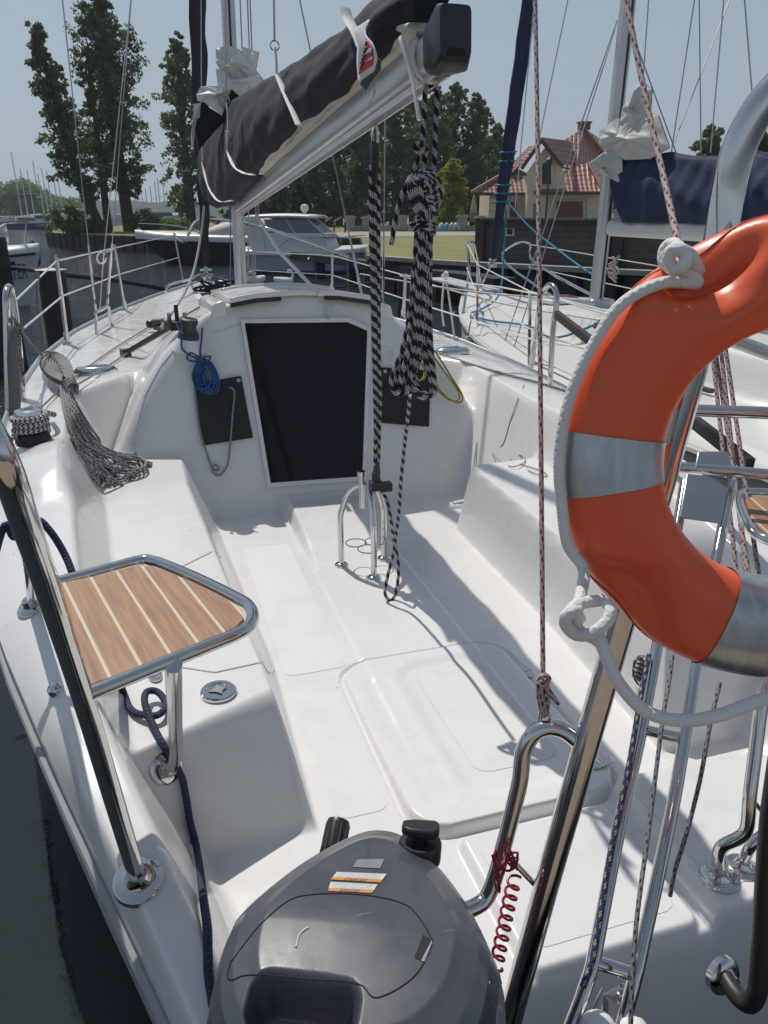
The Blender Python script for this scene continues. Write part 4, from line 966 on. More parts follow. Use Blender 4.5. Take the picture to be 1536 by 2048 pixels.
# ================================================================ ropes: top-level things
def rope(name, label, cat, strands, r, m, smooth=8, group=None, n=10):
    mb = MB()
    for s_ in strands: mb.tube(s_, r, n, smooth=smooth)
    o = mb.build(name, m); return tag(o, label, cat, group)
RW = rope_mat('red_white_fleck_rope', (.42, .38, .37), (.22, .015, .03), .0045, 'dash', .62)
p0 = P(1340, 470, d=1.12)
rope('topping_rope', 'thin red and white rope running down to the white knot on the lifebuoy', 'rope', [[P(1240, -60, d=1.35), P(1290, 190, d=1.27), P(1325, 345, d=1.19), P(1357, 490, d=1.04)]], .0048, RW, 4)
rope('hoist_rope', 'red and white rope hanging straight down to a knot and shackle on the steel hoop', 'rope', [[P(1069, -60, d=1.75), P(1074, 200, d=1.70), P(1079, 600, d=1.60), P(1083, 1000, d=1.54), P(1086, 1350, d=1.49)],
    [P(1086, 1350, d=1.49), P(1078, 1362, d=1.47), P(1088, 1370, d=1.46), P(1098, 1358, d=1.47), P(1088, 1350, d=1.46), P(1077, 1366, d=1.47), P(1079, 1400, d=1.48), P(1088, 1432, d=1.48), P(1096, 1400, d=1.48), P(1090, 1365, d=1.47), P(1100, 1385, d=1.46), P(1118, 1408, d=1.46)],
    [P(1083, 1360, d=1.46), P(1084, 1400, d=1.47), P(1088, 1428, d=1.475), P(1092, 1398, d=1.47), P(1092, 1362, d=1.46)]], .005, RW, 6)
mb = MB(); mb.tube([P(1082, 1424, d=1.48), P(1080, 1440, d=1.485), P(1088, 1448, d=1.485), P(1098, 1440, d=1.485), P(1096, 1424, d=1.48)], .004, 8, smooth=4); tag(mb.build('shackle', STEEL), 'small steel shackle joining the red and white rope to the top of the steel hoop', 'shackle')
for i, (u1, v1, d1, u2, v2, d2) in enumerate(((1424, 700, 2.6, 1478, 1195, 2.25), (1442, 700, 2.6, 1495, 1175, 2.25), (1436, 735, 2.6, 1500, 1170, 2.2), (1450, 690, 2.5, 1522, 1180, 2.2))):
    rope('tackle_line', 'red and white line of the tackle seen through the lifebuoy above the knots', 'rope', [[P(u1 - 30, v1 - 180, d=d1), P(u1, v1, d=d1), P((u1 + u2) / 2, (v1 + v2) / 2, d=(d1 + d2) / 2), P(u2, v2, d=d2)]], .0068, RW, 0, 'red and white lines of the backstay tackle')
rope('tackle_knot', 'knotted red and white rope ends inside the lower right of the lifebuoy', 'rope', [[P(u, v, d=2.18) for u, v in ((1470, 1190), (1478, 1165), (1495, 1150), (1510, 1165), (1498, 1185), (1482, 1175), (1500, 1155), (1520, 1160), (1526, 1185), (1510, 1200))]], .0085, RW, 6)
GD = rope_mat('grey_black_fleck_rope', (.22, .22, .22), (.01, .01, .012), .0045, 'dash', .45)
BY = rope_mat('blue_yellow_fleck_rope', (.012, .035, .13), (.42, .27, .06), .006, 'dash', .5)
rope('rudder_line', 'thin grey rope with black flecks running down between the ladder side tubes', 'rope', [[P(1345, 1310, d=1.85), P(1337, 1370, d=1.8), P(1325, 1440, d=1.74), P(1300, 1640, d=1.65), P(1278, 1800, d=1.56), P(1268, 1900, d=1.52), P(1263, 1990, d=1.49), P(1260, 2110, d=1.46)]], .0048, GD, 4)
rope('rudder_line', 'thin grey rope with black flecks right of the ladder ending loose above the deck', 'rope', [[P(1440, 1365, d=1.85), P(1420, 1450, d=1.8), P(1400, 1560, d=1.76), P(1372, 1670, d=1.74), P(1350, 1740, d=1.74), P(1340, 1792, d=1.75)]], .005, GD, 4)
rope('centreboard_line', 'dark blue rope with yellow flecks lying along the left ladder tube', 'rope', [[P(1298, 1310, d=1.86), P(1280, 1400, d=1.78), P(1258, 1530, d=1.70), P(1222, 1700, d=1.62), P(1203, 1820, d=1.57), P(1185, 1920, d=1.53), P(1165, 1975, d=1.51)]], .0062, BY, 4)
def nup(u, v, h):
    p = on_deck(u, v); return p + deck_normal(p) * h
NV_ = rope_mat('navy_braided_rope', (.012, .018, .045), (.03, .04, .09), .0095, 'zigzag')
rope('mooring_line', 'thick navy blue mooring rope trailing under the teak seat and down the port quarter', 'rope', [
    [P(-12, 1120, d=2.1), P(10, 1050, d=2.1), P(30, 1075, d=2.1), P(70, 1040, d=2.05), P(100, 1062, d=2.05), P(130, 1110, d=2.05), P(150, 1160, d=2.03), P(195, 1275, d=2.0), on_deck(245, 1385) + Vector((0, 0, .012)), on_deck(262, 1425) + Vector((0, 0, .012)), on_deck(288, 1442) + Vector((0, 0, .02)), on_deck(318, 1445) + Vector((0, 0, .025)), on_deck(334, 1425) + Vector((0, 0, .025)), on_deck(318, 1402) + Vector((0, 0, .03)), on_deck(296, 1405) + Vector((0, 0, .035)), on_deck(293, 1430) + Vector((0, 0, .035)), nup(308, 1462, .014), nup(322, 1490, .014), nup(340, 1515, .02), nup(352, 1540, .02), nup(362, 1560, .014), nup(370, 1600, .013), nup(377, 1640, .013), nup(383, 1690, .013), nup(390, 1740, .013), nup(396, 1800, .013), nup(404, 1860, .013), nup(412, 1910, .014), nup(418, 1955, .014), nup(425, 2000, .014), nup(432, 2043, .014), nup(438, 2090, .014)]], .0098, NV_, 8, n=12)
REDC = mat('red_plastic_cord', (.30, .012, .03), .35)
strand = []
for i in range(0, 220):
    t = i / 219; u = 1030 - 38 * t ** .9 ; v = 1755 + 182 * t; a = t * 2 * math.pi * 9
    c = P(u, v, d=1.50 + .0 * t); strand.append(c + Vector(RT) * .011 * math.cos(a) + Vector((0, .011, 0)) * math.sin(a))
rope('kill_cord', 'red coiled safety cord hanging from the steel hoop beside the outboard motor', 'cord', [strand, [P(u, v, d=1.49) for u, v in ((1035, 1740), (1020, 1700), (1012, 1720), (1028, 1735), (1018, 1712), (1035, 1705), (1030, 1735), (1005, 1740), (992, 1700), (990, 1720), (1000, 1755), (1010, 1735))],
    [P(u, v, d=1.49) for u, v in ((992, 1745), (985, 1710), (996, 1760), (1000, 1785), (988, 1760), (1010, 1725), (1030, 1715), (1022, 1738))]], .0028, REDC, 2, n=8)
# -------- ropes in the cockpit
BWr = rope_mat('grey_black_sheet_rope', (.32, .31, .31), (.012, .012, .018), .0065, 'dash', .55)
def onup(u, v, h): return on_deck(u, v) + Vector((0, 0, h))
rnd = random.Random(3); st = []
ringL = [(200, 965), (205, 975), (222, 978), (240, 972), (258, 962), (268, 948), (285, 940), (296, 935), (275, 928), (262, 918), (215, 950), (232, 960)]
for i in range(26):
    a = i / 25; eu, ev = ringL[i % len(ringL)]; eu += rnd.uniform(-8, 8); ev += rnd.uniform(-6, 4)
    off = (a - .5)
    top = (132 + 16 * off + rnd.uniform(-3, 3), 792 + 8 * off); mid = (150 + 34 * off, 850); mid2 = (182 + 55 * off + rnd.uniform(-4, 4), 905)
    st.append([onup(*top, .05 + .02 * math.sin(i * 2.1)), onup(*mid, .045 + .025 * math.sin(i * 1.3)), onup(*mid2, .035 + .02 * math.sin(i * 2.7)), onup(eu, ev, .012 + .01 * (i % 3)), onup(eu + rnd.uniform(-18, 10), ev + rnd.uniform(-6, 2), .012)])
for i in range(5):
    cx, cy = 232 + i * 8, 955 - i * 3
    st.append([onup(cx + 34 * math.cos(t) - 4, cy + 15 * math.sin(t), .015 + .008 * i) for t in [k * .7 + i for k in range(9)]])
st.append([onup(u, v, .014) for u, v in ((245, 925), (275, 925), (294, 938), (285, 948), (262, 945), (245, 952))])
for i in range(16):      # folded head of the hank
    a = (i % 8) / 7; w_ = .10 + .90 * a; dz = .03 * (i // 8)
    arc = [(130, 796), (104, 782), (88, 762), (84, 744), (98, 734), (120, 737), (140, 752), (150, 778), (146, 798)]; cxy = (128, 782)
    st.append([onup(cxy[0] + (u - cxy[0]) * w_, cxy[1] + (v - cxy[1]) * w_, .045 + dz + .05 * math.sin(math.pi * k / 8) * (1.2 - w_) + .02) for k, (u, v) in enumerate(arc)])
for k in range(3): st.append([onup(124 + k * 3, 798 + k * 4, .02), onup(136 + k * 3, 796 + k * 4, .10), onup(152 + k * 3, 784 + k * 4, .07), onup(150 + k * 3, 790 + k * 4, .03)])
rope('rope_hank', 'grey rope hank with black flecks spilling onto the port bench', 'rope coil', st, .0066, BWr, 5, n=8)
rope('jib_sheet', 'thin grey black rope led along the side deck from the cabin top to the hank', 'rope', [[onup(125, 800, .04), onup(180, 765, .03), onup(260, 712, .03), onup(345, 662, .05), onup(400, 632, .05)], [onup(80, 830, .03), onup(140, 768, .015), onup(230, 700, .015), onup(330, 640, .02)]], .0055, BWr, 4)
tp_ = P(20, 648, y=pw.y + .1)
rope('sheet_tail', 'dark flecked rope knotted round the left hoop rail and slanting down', 'rope', [[P(14, 650, y=hoop[4].y - .03), P(25, 636, y=hoop[4].y - .04), P(38, 650, y=hoop[4].y), P(50, 672, y=hoop[4].y + .05), onup(92, 738, .08)], [P(16, 660, y=hoop[4].y - .03), P(14, 700, y=hoop[4].y - .03), P(12, 740, y=hoop[4].y - .03)], [P(40, 655, y=hoop[4].y), P(40, 700, y=hoop[4].y), P(44, 745, y=hoop[4].y)], [P(30, 640, y=hoop[4].y), P(36, 680, y=hoop[4].y), P(28, 690, y=hoop[4].y), P(22, 650, y=hoop[4].y)]], .0075, BWr, 5)
mb = MB(); L = [(24, 652, 0), (26, 720, .0), (30, 800, .0), (28, 860, .0), (24, 905, .0), (8, 925, -.02)]
yy = hoop[4].y - .12; v = []; f = []
for i, (u, vv, k) in enumerate(L):
    for s_ in (-1, 1): v.append(P(u + s_ * (12 if i else 8), vv, y=yy + k + .01 * math.sin(i * 2)))
for i in range(len(L) - 1): q = 2 * i; f.append((q, q + 1, q + 3, q + 2))
mb.add(v, f); o = mb.build('webbing_strap', mat('grey_webbing', (.20, .19, .19), .85, bump=(140, .4, .002)), None); sm = o.modifiers.new('thick', 'SOLIDIFY'); sm.thickness = .003
tag(o, 'flat grey webbing strap hanging from the hoop rail in front of the port winch', 'strap')
# turns on the port winch
ZZ = rope_mat('black_white_zigzag_rope', (.62, .6, .58), (.012, .012, .018), .0135, 'zigzag')
ws = []
for k in range(40): a = k / 39 * 2 * math.pi * 3.2; ws.append(pw + Vector(((.071 + .004 * math.sin(a * .5)) * math.cos(a), .071 * math.sin(a), .055 + .026 * a / (2 * math.pi))))
ws.append(pw + Vector((.09, .13, .10))); ws.append(pw + Vector((.05, .32, .06)))
rope('winch_rope', 'black and white zigzag rope wound round the port winch', 'rope', [ws, [pw + Vector((-.06, -.04, .06)), pw + Vector((-.13, -.12, .03)), pw + Vector((-.3, -.2, .0))]], .0135, ZZ, 4, n=12)
# blue halyard coil on the bulkhead
BLU = rope_mat('blue_halyard_rope', (.015, .07, .21), (.07, .18, .36), .0058, 'dash', .4)
def bk(u, v, h=.02): return PB(u, v, h)
bs = [[cw + Vector((-.06, -.02, .13)), bk(362, 672, .09), bk(366, 700, .08), bk(395, 718, .06)], [bk(405, 655, .10), bk(402, 690, .07), bk(400, 715, .05)]]
for i, (xl, xr, yb_) in enumerate(((388, 436, 786), (394, 432, 784), (385, 426, 780), (392, 420, 778), (402, 438, 788), (398, 414, 770), (386, 432, 770), (406, 428, 782), (390, 438, 776))):
    h_ = .03 + .006 * (i % 4)
    bs.append([bk(400, 716, .05), bk(xl + 4, 736, .04), bk(xl, 756 - 2 * (i % 3), h_), bk(xl + 6, 772, h_), bk((xl + xr) / 2 - 4, yb_, h_), bk(xr - 4, yb_ - 4, h_), bk(xr, 768 - 3 * (i % 2), h_), bk(xr - 6, 742, h_ + .01), bk(xr - 18, 724, .045), bk(404, 716, .05)])
bs.append([bk(400, 716, .06), bk(382, 706, .07), bk(374, 716, .07), bk(386, 723, .065), bk(404, 716, .07), bk(420, 712, .06), bk(416, 722, .06), bk(398, 720, .06)])
rope('halyard_coil', 'small coil of bright blue rope hung from the cabin winch over the left canvas pocket', 'rope coil', bs, .0058, BLU, 6, n=8)
GRL = rope_mat('pale_grey_line', (.26, .29, .31), (.12, .14, .15), .0055, 'dash', .4)
rope('pocket_line', 'pale grey line looping out of the left canvas pocket', 'rope', [[bk(390, 780, .02), bk(394, 820, .02), bk(402, 870, .03), bk(415, 910, .02), bk(424, 935, .02), bk(434, 941, .02), bk(437, 934, .025), bk(429, 930, .03), bk(424, 938, .03), bk(432, 950, .02), bk(445, 946, .02), bk(456, 925, .02), bk(461, 880, .03), bk(465, 830, .035), bk(469, 790, .04), bk(466, 778, .04), bk(458, 775, .03)]], .0058, GRL, 6)
YB = rope_mat('yellow_black_fleck_rope', (.45, .36, .05), (.015, .03, .06), .006, 'dash', .5)
def sb(u, v): return PB(u, v, .05)
rope('spinnaker_line', 'yellow rope with dark flecks looping out to the right behind the black coil', 'rope', [[sb(868, 700), sb(885, 725), sb(905, 758), sb(922, 785), sb(925, 800), sb(915, 805), sb(895, 795), sb(878, 778), sb(862, 752)], [sb(866, 712), sb(890, 745), sb(914, 778), sb(918, 798), sb(900, 800), sb(880, 785), sb(864, 765)]], .006, YB, 6)
rope('spinnaker_coil', 'tight bundle of yellow rope showing between the loops of the black coil', 'rope coil', [[sb(838 + 12 * math.cos(t), 742 + 17 * math.sin(t)) + Vector((0, -.012 * (t % 3), 0)) for t in [k * .9 for k in range(24)]]], .007, YB, 5)
mb = MB(); mb.tube([PB(772 + 13 * math.cos(t), 713 + 15 * math.sin(t), .03) for t in [2 * math.pi * k / 28 for k in range(28)]], .003, 6, closed=True); mb.build('cup_holder_ring', STEEL, boat)
# thin cord over the starboard coaming
rope('thin_cord', 'thin dark cord hanging over the coaming and curled on the starboard bench', 'cord', [[onup(1048, 772, .008), onup(1036, 800, .006), onup(1020, 845, .006), onup(1006, 890, .006), onup(985, 908, .006), onup(1020, 935, .006), onup(1050, 925, .006), onup(1040, 912, .006), onup(1020, 920, .006), onup(1060, 945, .006), onup(1092, 955, .006), onup(1085, 945, .006), onup(1040, 930, .006)]], .0028, mat('thin_grey_cord', (.25, .24, .23), .8), 5)
# grey line along the starboard side deck
rope('side_deck_line', 'grey flecked rope lying along the starboard side deck', 'rope', [[onup(870, 706, .012), onup(930, 728, .012), onup(1010, 752, .012), onup(1080, 770, .012), onup(1150, 792, .012)]], .008, ZZ if False else BWr, 4)
# ================================================================ boom with furled mainsail and cover
BA = P(476, 414, x=X0); BB = P(884, 98, x=X0)
bd = (BB - BA).normalized(); bup = Vector((1, 0, 0)).cross(bd); bup = bup if bup.z > 0 else -bup
boom = thing('boom', 'silver boom carrying the furled mainsail under a black cover above the cockpit', 'boom', BA)
def sect(c, hw, hh, n=24, e=.62):
    return [c + Vector((1, 0, 0)) * hw * math.copysign(abs(math.cos(t)) ** e, math.cos(t)) + bup * hh * math.copysign(abs(math.sin(t)) ** e, math.sin(t)) for t in [2 * math.pi * k / n for k in range(n)]]
n = 24; A = sect(BA, .045, .052); B = sect(BB, .048, .056)
mb = MB(); mb.add(A + B, [(k, (k + 1) % n, (k + 1) % n + n, k + n) for k in range(n)] + [tuple(range(n))[::-1], tuple(range(n, 2 * n))]); mb.build('spar', ALUW, boom, sharp=60)
for s_ in (-1, 1):
    mb = MB(); mb.beam(BA - bup * .058 + Vector((s_ * .022, 0, 0)), BB - bup * .063 + Vector((s_ * .022, 0, 0)), .010, .016, up=bup); mb.build('bottom_flange', ALUW, boom)
mb = MB(); C0 = sect(BB - bd * .02, .052, .066, e=.5); C1 = sect(BB + bd * .075 + bup * .008, .052, .084, e=.25); C2 = sect(BB + bd * .105 + bup * .018, .047, .066, e=.25)
mb.add(C0 + C1 + C2, [(i * n + k, i * n + (k + 1) % n, (i + 1) * n + (k + 1) % n, (i + 1) * n + k) for i in range(2) for k in range(n)] + [tuple(range(n))[::-1], tuple(range(2 * n, 3 * n))]); ec = mb.build('end_cap', mat('dark_cast_cap', (.018, .020, .028), .4, coat=.15), boom, sharp=50)
mb = MB(); N_ = (bd * .75 - bup * .66).normalized(); cc = BB + bd * .098 - bup * .045
q1 = Vector((1, 0, 0)); q2 = N_.cross(q1).normalized()
poly = [cc + q1 * .028 * math.copysign(abs(math.cos(t)) ** .5, math.cos(t)) + q2 * .026 * math.copysign(abs(math.sin(t)) ** .5, math.sin(t)) for t in [2 * math.pi * k / 24 for k in range(24)]]
mb.prism(poly, N_ * .004); mb.build('sheave_slot', mat('black_opening', (.004, .004, .005), .8), ec)
# bag of sail on top: outlines read in the centre plane
def ZY(pts, dx=0.0):
    L = sorted([(P(u, v, x=X0 - dx).y, P(u, v, x=X0 - dx).z) for u, v in pts]); return [a for a, b in L], [b for a, b in L]
ty, tz = ZY([(408, 262), (430, 235), (470, 190), (520, 160), (570, 132), (640, 85), (700, 42), (750, -10), (820, -70), (900, -130)], .04)
by_, bz_ = ZY([(410, 395), (440, 418), (466, 405), (505, 349), (531, 315), (576, 264), (622, 227), (659, 189), (682, 162), (712, 142), (752, 98), (807, 82), (860, 60)], .12)
COVER = mat('black_sail_cover', (.010, .011, .017), .85, bump=(7, .4, .02), noise=(2.0, .7, (.024, .025, .034)))
SAILC = mat('cream_sailcloth', (.62, .57, .49), .6, bump=(12, .5, .02), noise=(4, .4, (.54, .50, .43)))
SAILW = mat('white_sailcloth', (.70, .69, .66), .5, bump=(7, .5, .02)); nodes(SAILW)[2].inputs['Subsurface Weight'].default_value = .0
def bag(name, ylist, lo, hi, wfun, m, wr=.01, n=20, seed=0, cap=True):
    V = []; F = []; ny = len(ylist)
    for i, y in enumerate(ylist):
        z0, z1 = lo(y), hi(y); w_ = wfun(y)
        for k in range(2 * n):
            a = k / n            # up the port side, down the starboard side
            s_ = -1 if a < 1 else 1; t = a if a < 1 else 2 - a
            prof = (.80 + .20 * math.sin(math.pi * min(1, t * 1.3))) * math.sqrt(max(0, 1 - t ** 5)) * (1 - .2 * t) if m is not SAILC else (.55 + .5 * t)
            fold = wr * math.sin(y * 9 + t * 6 + seed) + wr * .6 * math.sin(y * 23 - t * 11 + seed * 2) + wr * .5 * math.sin(t * 20 + y * 4)
            V.append(Vector((X0 + s_ * max(.008, (w_ if s_ < 0 else w_ * (.15 + .5 * math.sin(math.pi * t) ** .7)) * prof + fold), y + .01 * math.sin(t * 9 + seed), z0 + (z1 - z0) * t)))
    for i in range(ny - 1):
        for k in range(2 * n): j = (k + 1) % (2 * n); F.append((i * 2 * n + k, i * 2 * n + j, (i + 1) * 2 * n + j, (i + 1) * 2 * n + k))
    if cap: F.append(tuple(range(2 * n))); F.append(tuple((ny - 1) * 2 * n + k for k in range(2 * n))[::-1])
    return mobj(name, V, F, m, boom)
yl = list(np.linspace(BB.y + .08, ty[-1] - .02, 90))
boomtop = lambda y: (BB + bd * ((y - BB.y) / bd.y)).z + .050 if abs(bd.y) > 1e-3 else BB.z
edge = lambda y: float(np.interp(y, by_, bz_)) + .007 * math.sin(y * 5.3) + .005 * math.sin(y * 13.1)
topz = lambda y: float(np.interp(y, ty, tz))
wf = lambda y: float(np.interp(y, [2.3, 3.3, 4.7, 5.6, 7.2], [.085, .125, .16, .18, .17]))
yfront = [y for y in yl]
endf = lambda y: min(1, max(.12, (ty[-1] - y) / .35)) ** .5 * min(1, max(.3, (y - BB.y) / .3)) ** .5
bag('sail_cover', yfront, lambda y: edge(y) + (1 - endf(y)) * .1, lambda y: topz(y) - (1 - endf(y)) * .08, lambda y: wf(y) * endf(y) + .02, COVER, .006)
bag('furled_sail', [y for y in yl if y < BA.y + .02], lambda y: boomtop(y) - .005, lambda y: max(edge(y) + .05, boomtop(y) + .03), lambda y: float(np.interp(y, [2.3, 3.3, 5, 7.2], [.072, .105, .13, .14])), SAILC, .004, seed=1)
# white folds of sail gathered at the mast
def cloth_blob(name, items, m, parent, seed=1):
    mb = MB(); rn = random.Random(seed)
    for (c, rx, ry, rz, ph) in items:
        N1, N2 = 40, 26; base = len(mb.v)
        for i in range(N2 + 1):
            th = math.pi * i / N2
            for k in range(N1):
                a = 2 * math.pi * k / N1; f_ = 1 + .16 * math.sin(3 * a + ph + 2.5 * th) + .10 * math.sin(7 * a - ph * 2 + 5 * th) + .07 * math.sin(11 * a + 9 * th + ph)
                mb.v.append(c + Vector((rx * math.sin(th) * math.cos(a) * f_, ry * math.sin(th) * math.sin(a) * f_, rz * math.cos(th) * (1 + .12 * math.sin(4 * a + ph))))); mb.uv.append((0, 0))
        for i in range(N2):
            for k in range(N1): j = (k + 1) % N1; mb.f.append((base + i * N1 + k, base + (i + 1) * N1 + k, base + (i + 1) * N1 + j, base + i * N1 + j))
    return mb.build(name, m, parent, sharp=70)
def crumple(name, outline, parent, m, fn, ax, depth=.09, seed=1):
    """gathered cloth: a closed skin inside an outline with folds running out from its middle"""
    pts = [Vector(fn(u, v)) for u, v in outline]; c = sum(pts, Vector()) / len(pts); V = []; F = []; R_ = 18; K_ = 10; n = len(pts) * K_; ring = []
    for i in range(len(pts)):
        for k in range(K_): ring.append(pts[i].lerp(pts[(i + 1) % len(pts)], k / K_))
    rn = random.Random(seed); am = [(rn.randint(2, 4), rn.uniform(0, 6), rn.uniform(-3, 3)), (rn.randint(5, 8), rn.uniform(0, 6), rn.uniform(-6, 6)), (rn.randint(9, 13), rn.uniform(0, 6), rn.uniform(-8, 8))]
    rid = lambda x: 1 - 2 * abs(math.sin(x / 2)) ** .8
    for s_ in (-1, 1):
        b0 = len(V)
        for r_ in range(R_ + 1):
            f_ = r_ / R_
            for k in range(n):
                a = 2 * math.pi * k / n; env = (1 - f_ ** 2.2); h_ = depth * env * (1 + .45 * rid(am[0][0] * a + am[0][1] + am[0][2] * f_) + .38 * rid(am[1][0] * a + am[1][1] + am[1][2] * f_) * f_ + .22 * rid(am[2][0] * a + am[2][1] + am[2][2] * f_) * f_)
                V.append(c.lerp(ring[k], f_) + Vector(ax) * (s_ * (max(0, h_) + .006)))
        for r_ in range(R_):
            for k in range(n): j = (k + 1) % n; F.append((b0 + r_ * n + k, b0 + (r_ + 1) * n + k, b0 + (r_ + 1) * n + j, b0 + r_ * n + j))
    return mobj(name, V, F, m, parent)
mz = lambda u, v: P(u, v, y=6.95)
AXB = (-.5, -.86, 0)
crumple('sail_fold', [(432, 98), (455, 90), (478, 98), (500, 125), (520, 150), (505, 178), (470, 172), (445, 150), (432, 125)], boom, SAILW, mz, AXB, .09, 3)
crumple('sail_fold', [(482, 92), (518, 104), (512, 140), (505, 150), (492, 120)], boom, SAILW, lambda u, v: P(u, v, y=7.05), AXB, .05, 5)
crumple('sail_fold', [(432, 136), (450, 142), (470, 160), (520, 150), (535, 170), (515, 200), (498, 210), (462, 180), (436, 172)], boom, SAILW, lambda u, v: P(u, v, y=6.9), AXB, .08, 8)
crumple('sail_fold', [(393, 190), (402, 173), (432, 172), (462, 158), (500, 168), (490, 200), (466, 180), (455, 230), (452, 238), (410, 205), (396, 202)], boom, SAILW, lambda u, v: P(u, v, y=6.85), AXB, .07, 11)
crumple('sail_fold', [(388, 208), (402, 206), (400, 235), (392, 240), (384, 300), (382, 275), (388, 230)], boom, SAILW, lambda u, v: P(u, v, y=6.9), AXB, .03, 13)
mb = MB(); mb.prism([P(*q, y=6.75) for q in ((463, 178), (493, 205), (520, 225), (440, 240), (455, 205))], (0, .03, 0)); mb.build('cover_flap', COVER, boom)
mb = MB(); mb.prism([P(*q, y=6.9) for q in ((403, 205), (455, 238), (430, 262), (398, 300), (390, 260))], (0, .05, 0)); mb.build('cover_flap', COVER, boom)
# white bands round the bag and lazy jacks
BAND = mat('white_webbing', (.68, .67, .65), .7)
def side(u, v, extra=0.0):      # on the port flank of the bag
    x = X0 - .14; 
    for _ in range(3): x = X0 - wf(min(7.1, max(2.3, P(u, v, x=x).y))) * .97 - .012 - extra
    return P(u, v, x=x)
def band(pts, w_=.012, nm='lazy_jack_band'):
    mb = MB(); mb.tube([side(*q) for q in pts], w_, 6, smooth=6, flat=.35); return mb.build(nm, BAND, boom)
band([(455, 262), (456, 300), (467, 330), (485, 345), (508, 350)], .014); band([(555, 150), (566, 178), (580, 210), (597, 250)], .014); band([(405, 325), (410, 350), (420, 380), (437, 402), (465, 401)], .012)
band([(690, 18), (697, 40), (712, 65), (724, 95)], .02, 'webbing_strap')
for (u1, v1, u2, v2) in ((547, 0, 549, 82), (450, 0, 453, 195), (402, 0, 403, 275)):
    p1, p2 = P(u1, v1 - 60, x=X0 - .10), P(u2, v2, x=X0 - .13); mb = MB(); mb.tube([p1, p2], .0055, 6); lj = mb.build('lazy_jack', mat('pale_line', (.45, .45, .44), .7), boom)
    mb = MB(); mb.tube([p2 + Vector((.022 * math.cos(t), 0, .022 * math.sin(t) - .02)) for t in [2 * math.pi * k / 18 for k in range(18)]], .004, 6, closed=True); mb.build('ring', STEEL, lj)
for (a_, b_) in (((550, 96), (553, 148)), ((453, 208), (456, 262)), ((403, 285), (405, 325))):
    band([a_, ((a_[0] + b_[0]) / 2 + 1, (a_[1] + b_[1]) / 2), b_], .016, 'webbing_tail')
# printed cloth tag on the bag
lx = X0 - .15
def tg(u, v, o=0.0): return P(u, v, x=lx - .02 * math.sin((v - 40) / 30) - o)
def cloth(name, left, right, m, parent, lift=0.0, N=16, M=6):
    V = []; F = []
    L = lambda pts, t: (np.interp(t, np.linspace(0, 1, len(pts)), [p[0] for p in pts]), np.interp(t, np.linspace(0, 1, len(pts)), [p[1] for p in pts]))
    for i in range(N + 1):
        a, b = L(left, i / N), L(right, i / N)
        for k in range(M + 1): s_ = k / M; V.append(tg(a[0] * (1 - s_) + b[0] * s_, a[1] * (1 - s_) + b[1] * s_, lift))
    for i in range(N):
        for k in range(M): q = i * (M + 1) + k; F.append((q, q + 1, q + M + 2, q + M + 1))
    o = mobj(name, V, F, m, parent); s2 = o.modifiers.new('thick', 'SOLIDIFY'); s2.thickness = .002; return o
ft_ = cloth('tag_cloth', [(738, 40), (714, 55), (711, 62), (716, 85), (714, 120), (717, 160), (722, 170)], [(740, 40), (732, 58), (732, 70), (745, 85), (752, 100), (756, 118), (760, 140)], mat('white_print_cloth', (.66, .66, .68), .6), boom)
cloth('printed_emblem', [(735, 82), (733, 100), (728, 118), (722, 132), (717, 148)], [(737, 82), (744, 95), (747, 115), (745, 130), (719, 148)], mat('red_print', (.55, .03, .04), .6), ft_, .004)
cloth('emblem_streak', [(740, 96), (730, 108)], [(744, 95), (742, 104)], MATS['white_print_cloth'], ft_, .007, 4, 3); cloth('emblem_streak', [(743, 113), (730, 124)], [(746, 112), (744, 118)], MATS['white_print_cloth'], ft_, .007, 4, 3)
cloth('black_hem', [(756, 118), (750, 142), (722, 162), (722, 170)], [(762, 118), (762, 140), (745, 160), (733, 180)], mat('black_print', (.015, .015, .02), .6), ft_, .003)
for i, (a_, b_) in enumerate([((721, 137), (725, 128)), ((722, 126), (729, 126)), ((724, 121), (728, 113)), ((726, 112), (731, 112)), ((728, 106), (731, 98)), ((730, 97), (734, 98)), ((731, 90), (734, 84))]):
    mb = MB(); mb.beam(tg(*a_, .006), tg(*b_, .006), .006, .006); mb.build('printed_stroke', MATS['black_print'], ft_)
mb = MB(); mb.tube([side(757, 160, .01), side(750, 175, .01), side(748, 190, .01), side(738, 207, .01)], .004, 6, smooth=4); mb.build('tag_cord', MATS['pale_line'], boom)
# outhaul lashing round the boom end
mb = MB(); c_ = BB - bd * .12
lp = []
for k in range(34): t = 2 * math.pi * k / 33 * 3; lp.append(c_ + bd * (.03 * math.sin(t * .33)) + Vector((.056 * math.cos(t), 0, 0)) + bup * .066 * math.sin(t))
mb.tube(lp, .007, 8, smooth=3); pk = c_ + Vector((-.07, 0, 0)) + bup * .03
mb.tube([pk, pk + Vector((-.02, -.01, .02)), P(822, 150, x=X0 - .08), P(830, 190, x=X0 - .08), P(838, 240, x=X0 - .08)], .006, 8, smooth=5)
mb.build('outhaul_lashing', MATS['white_braided_rope'], boom)
mb = MB(); mb.beam(BA + Vector((0, .02, 0)), BA + Vector((0, -.1, 0)) , .05, .05); mb.build('gooseneck', DARKP, boom)
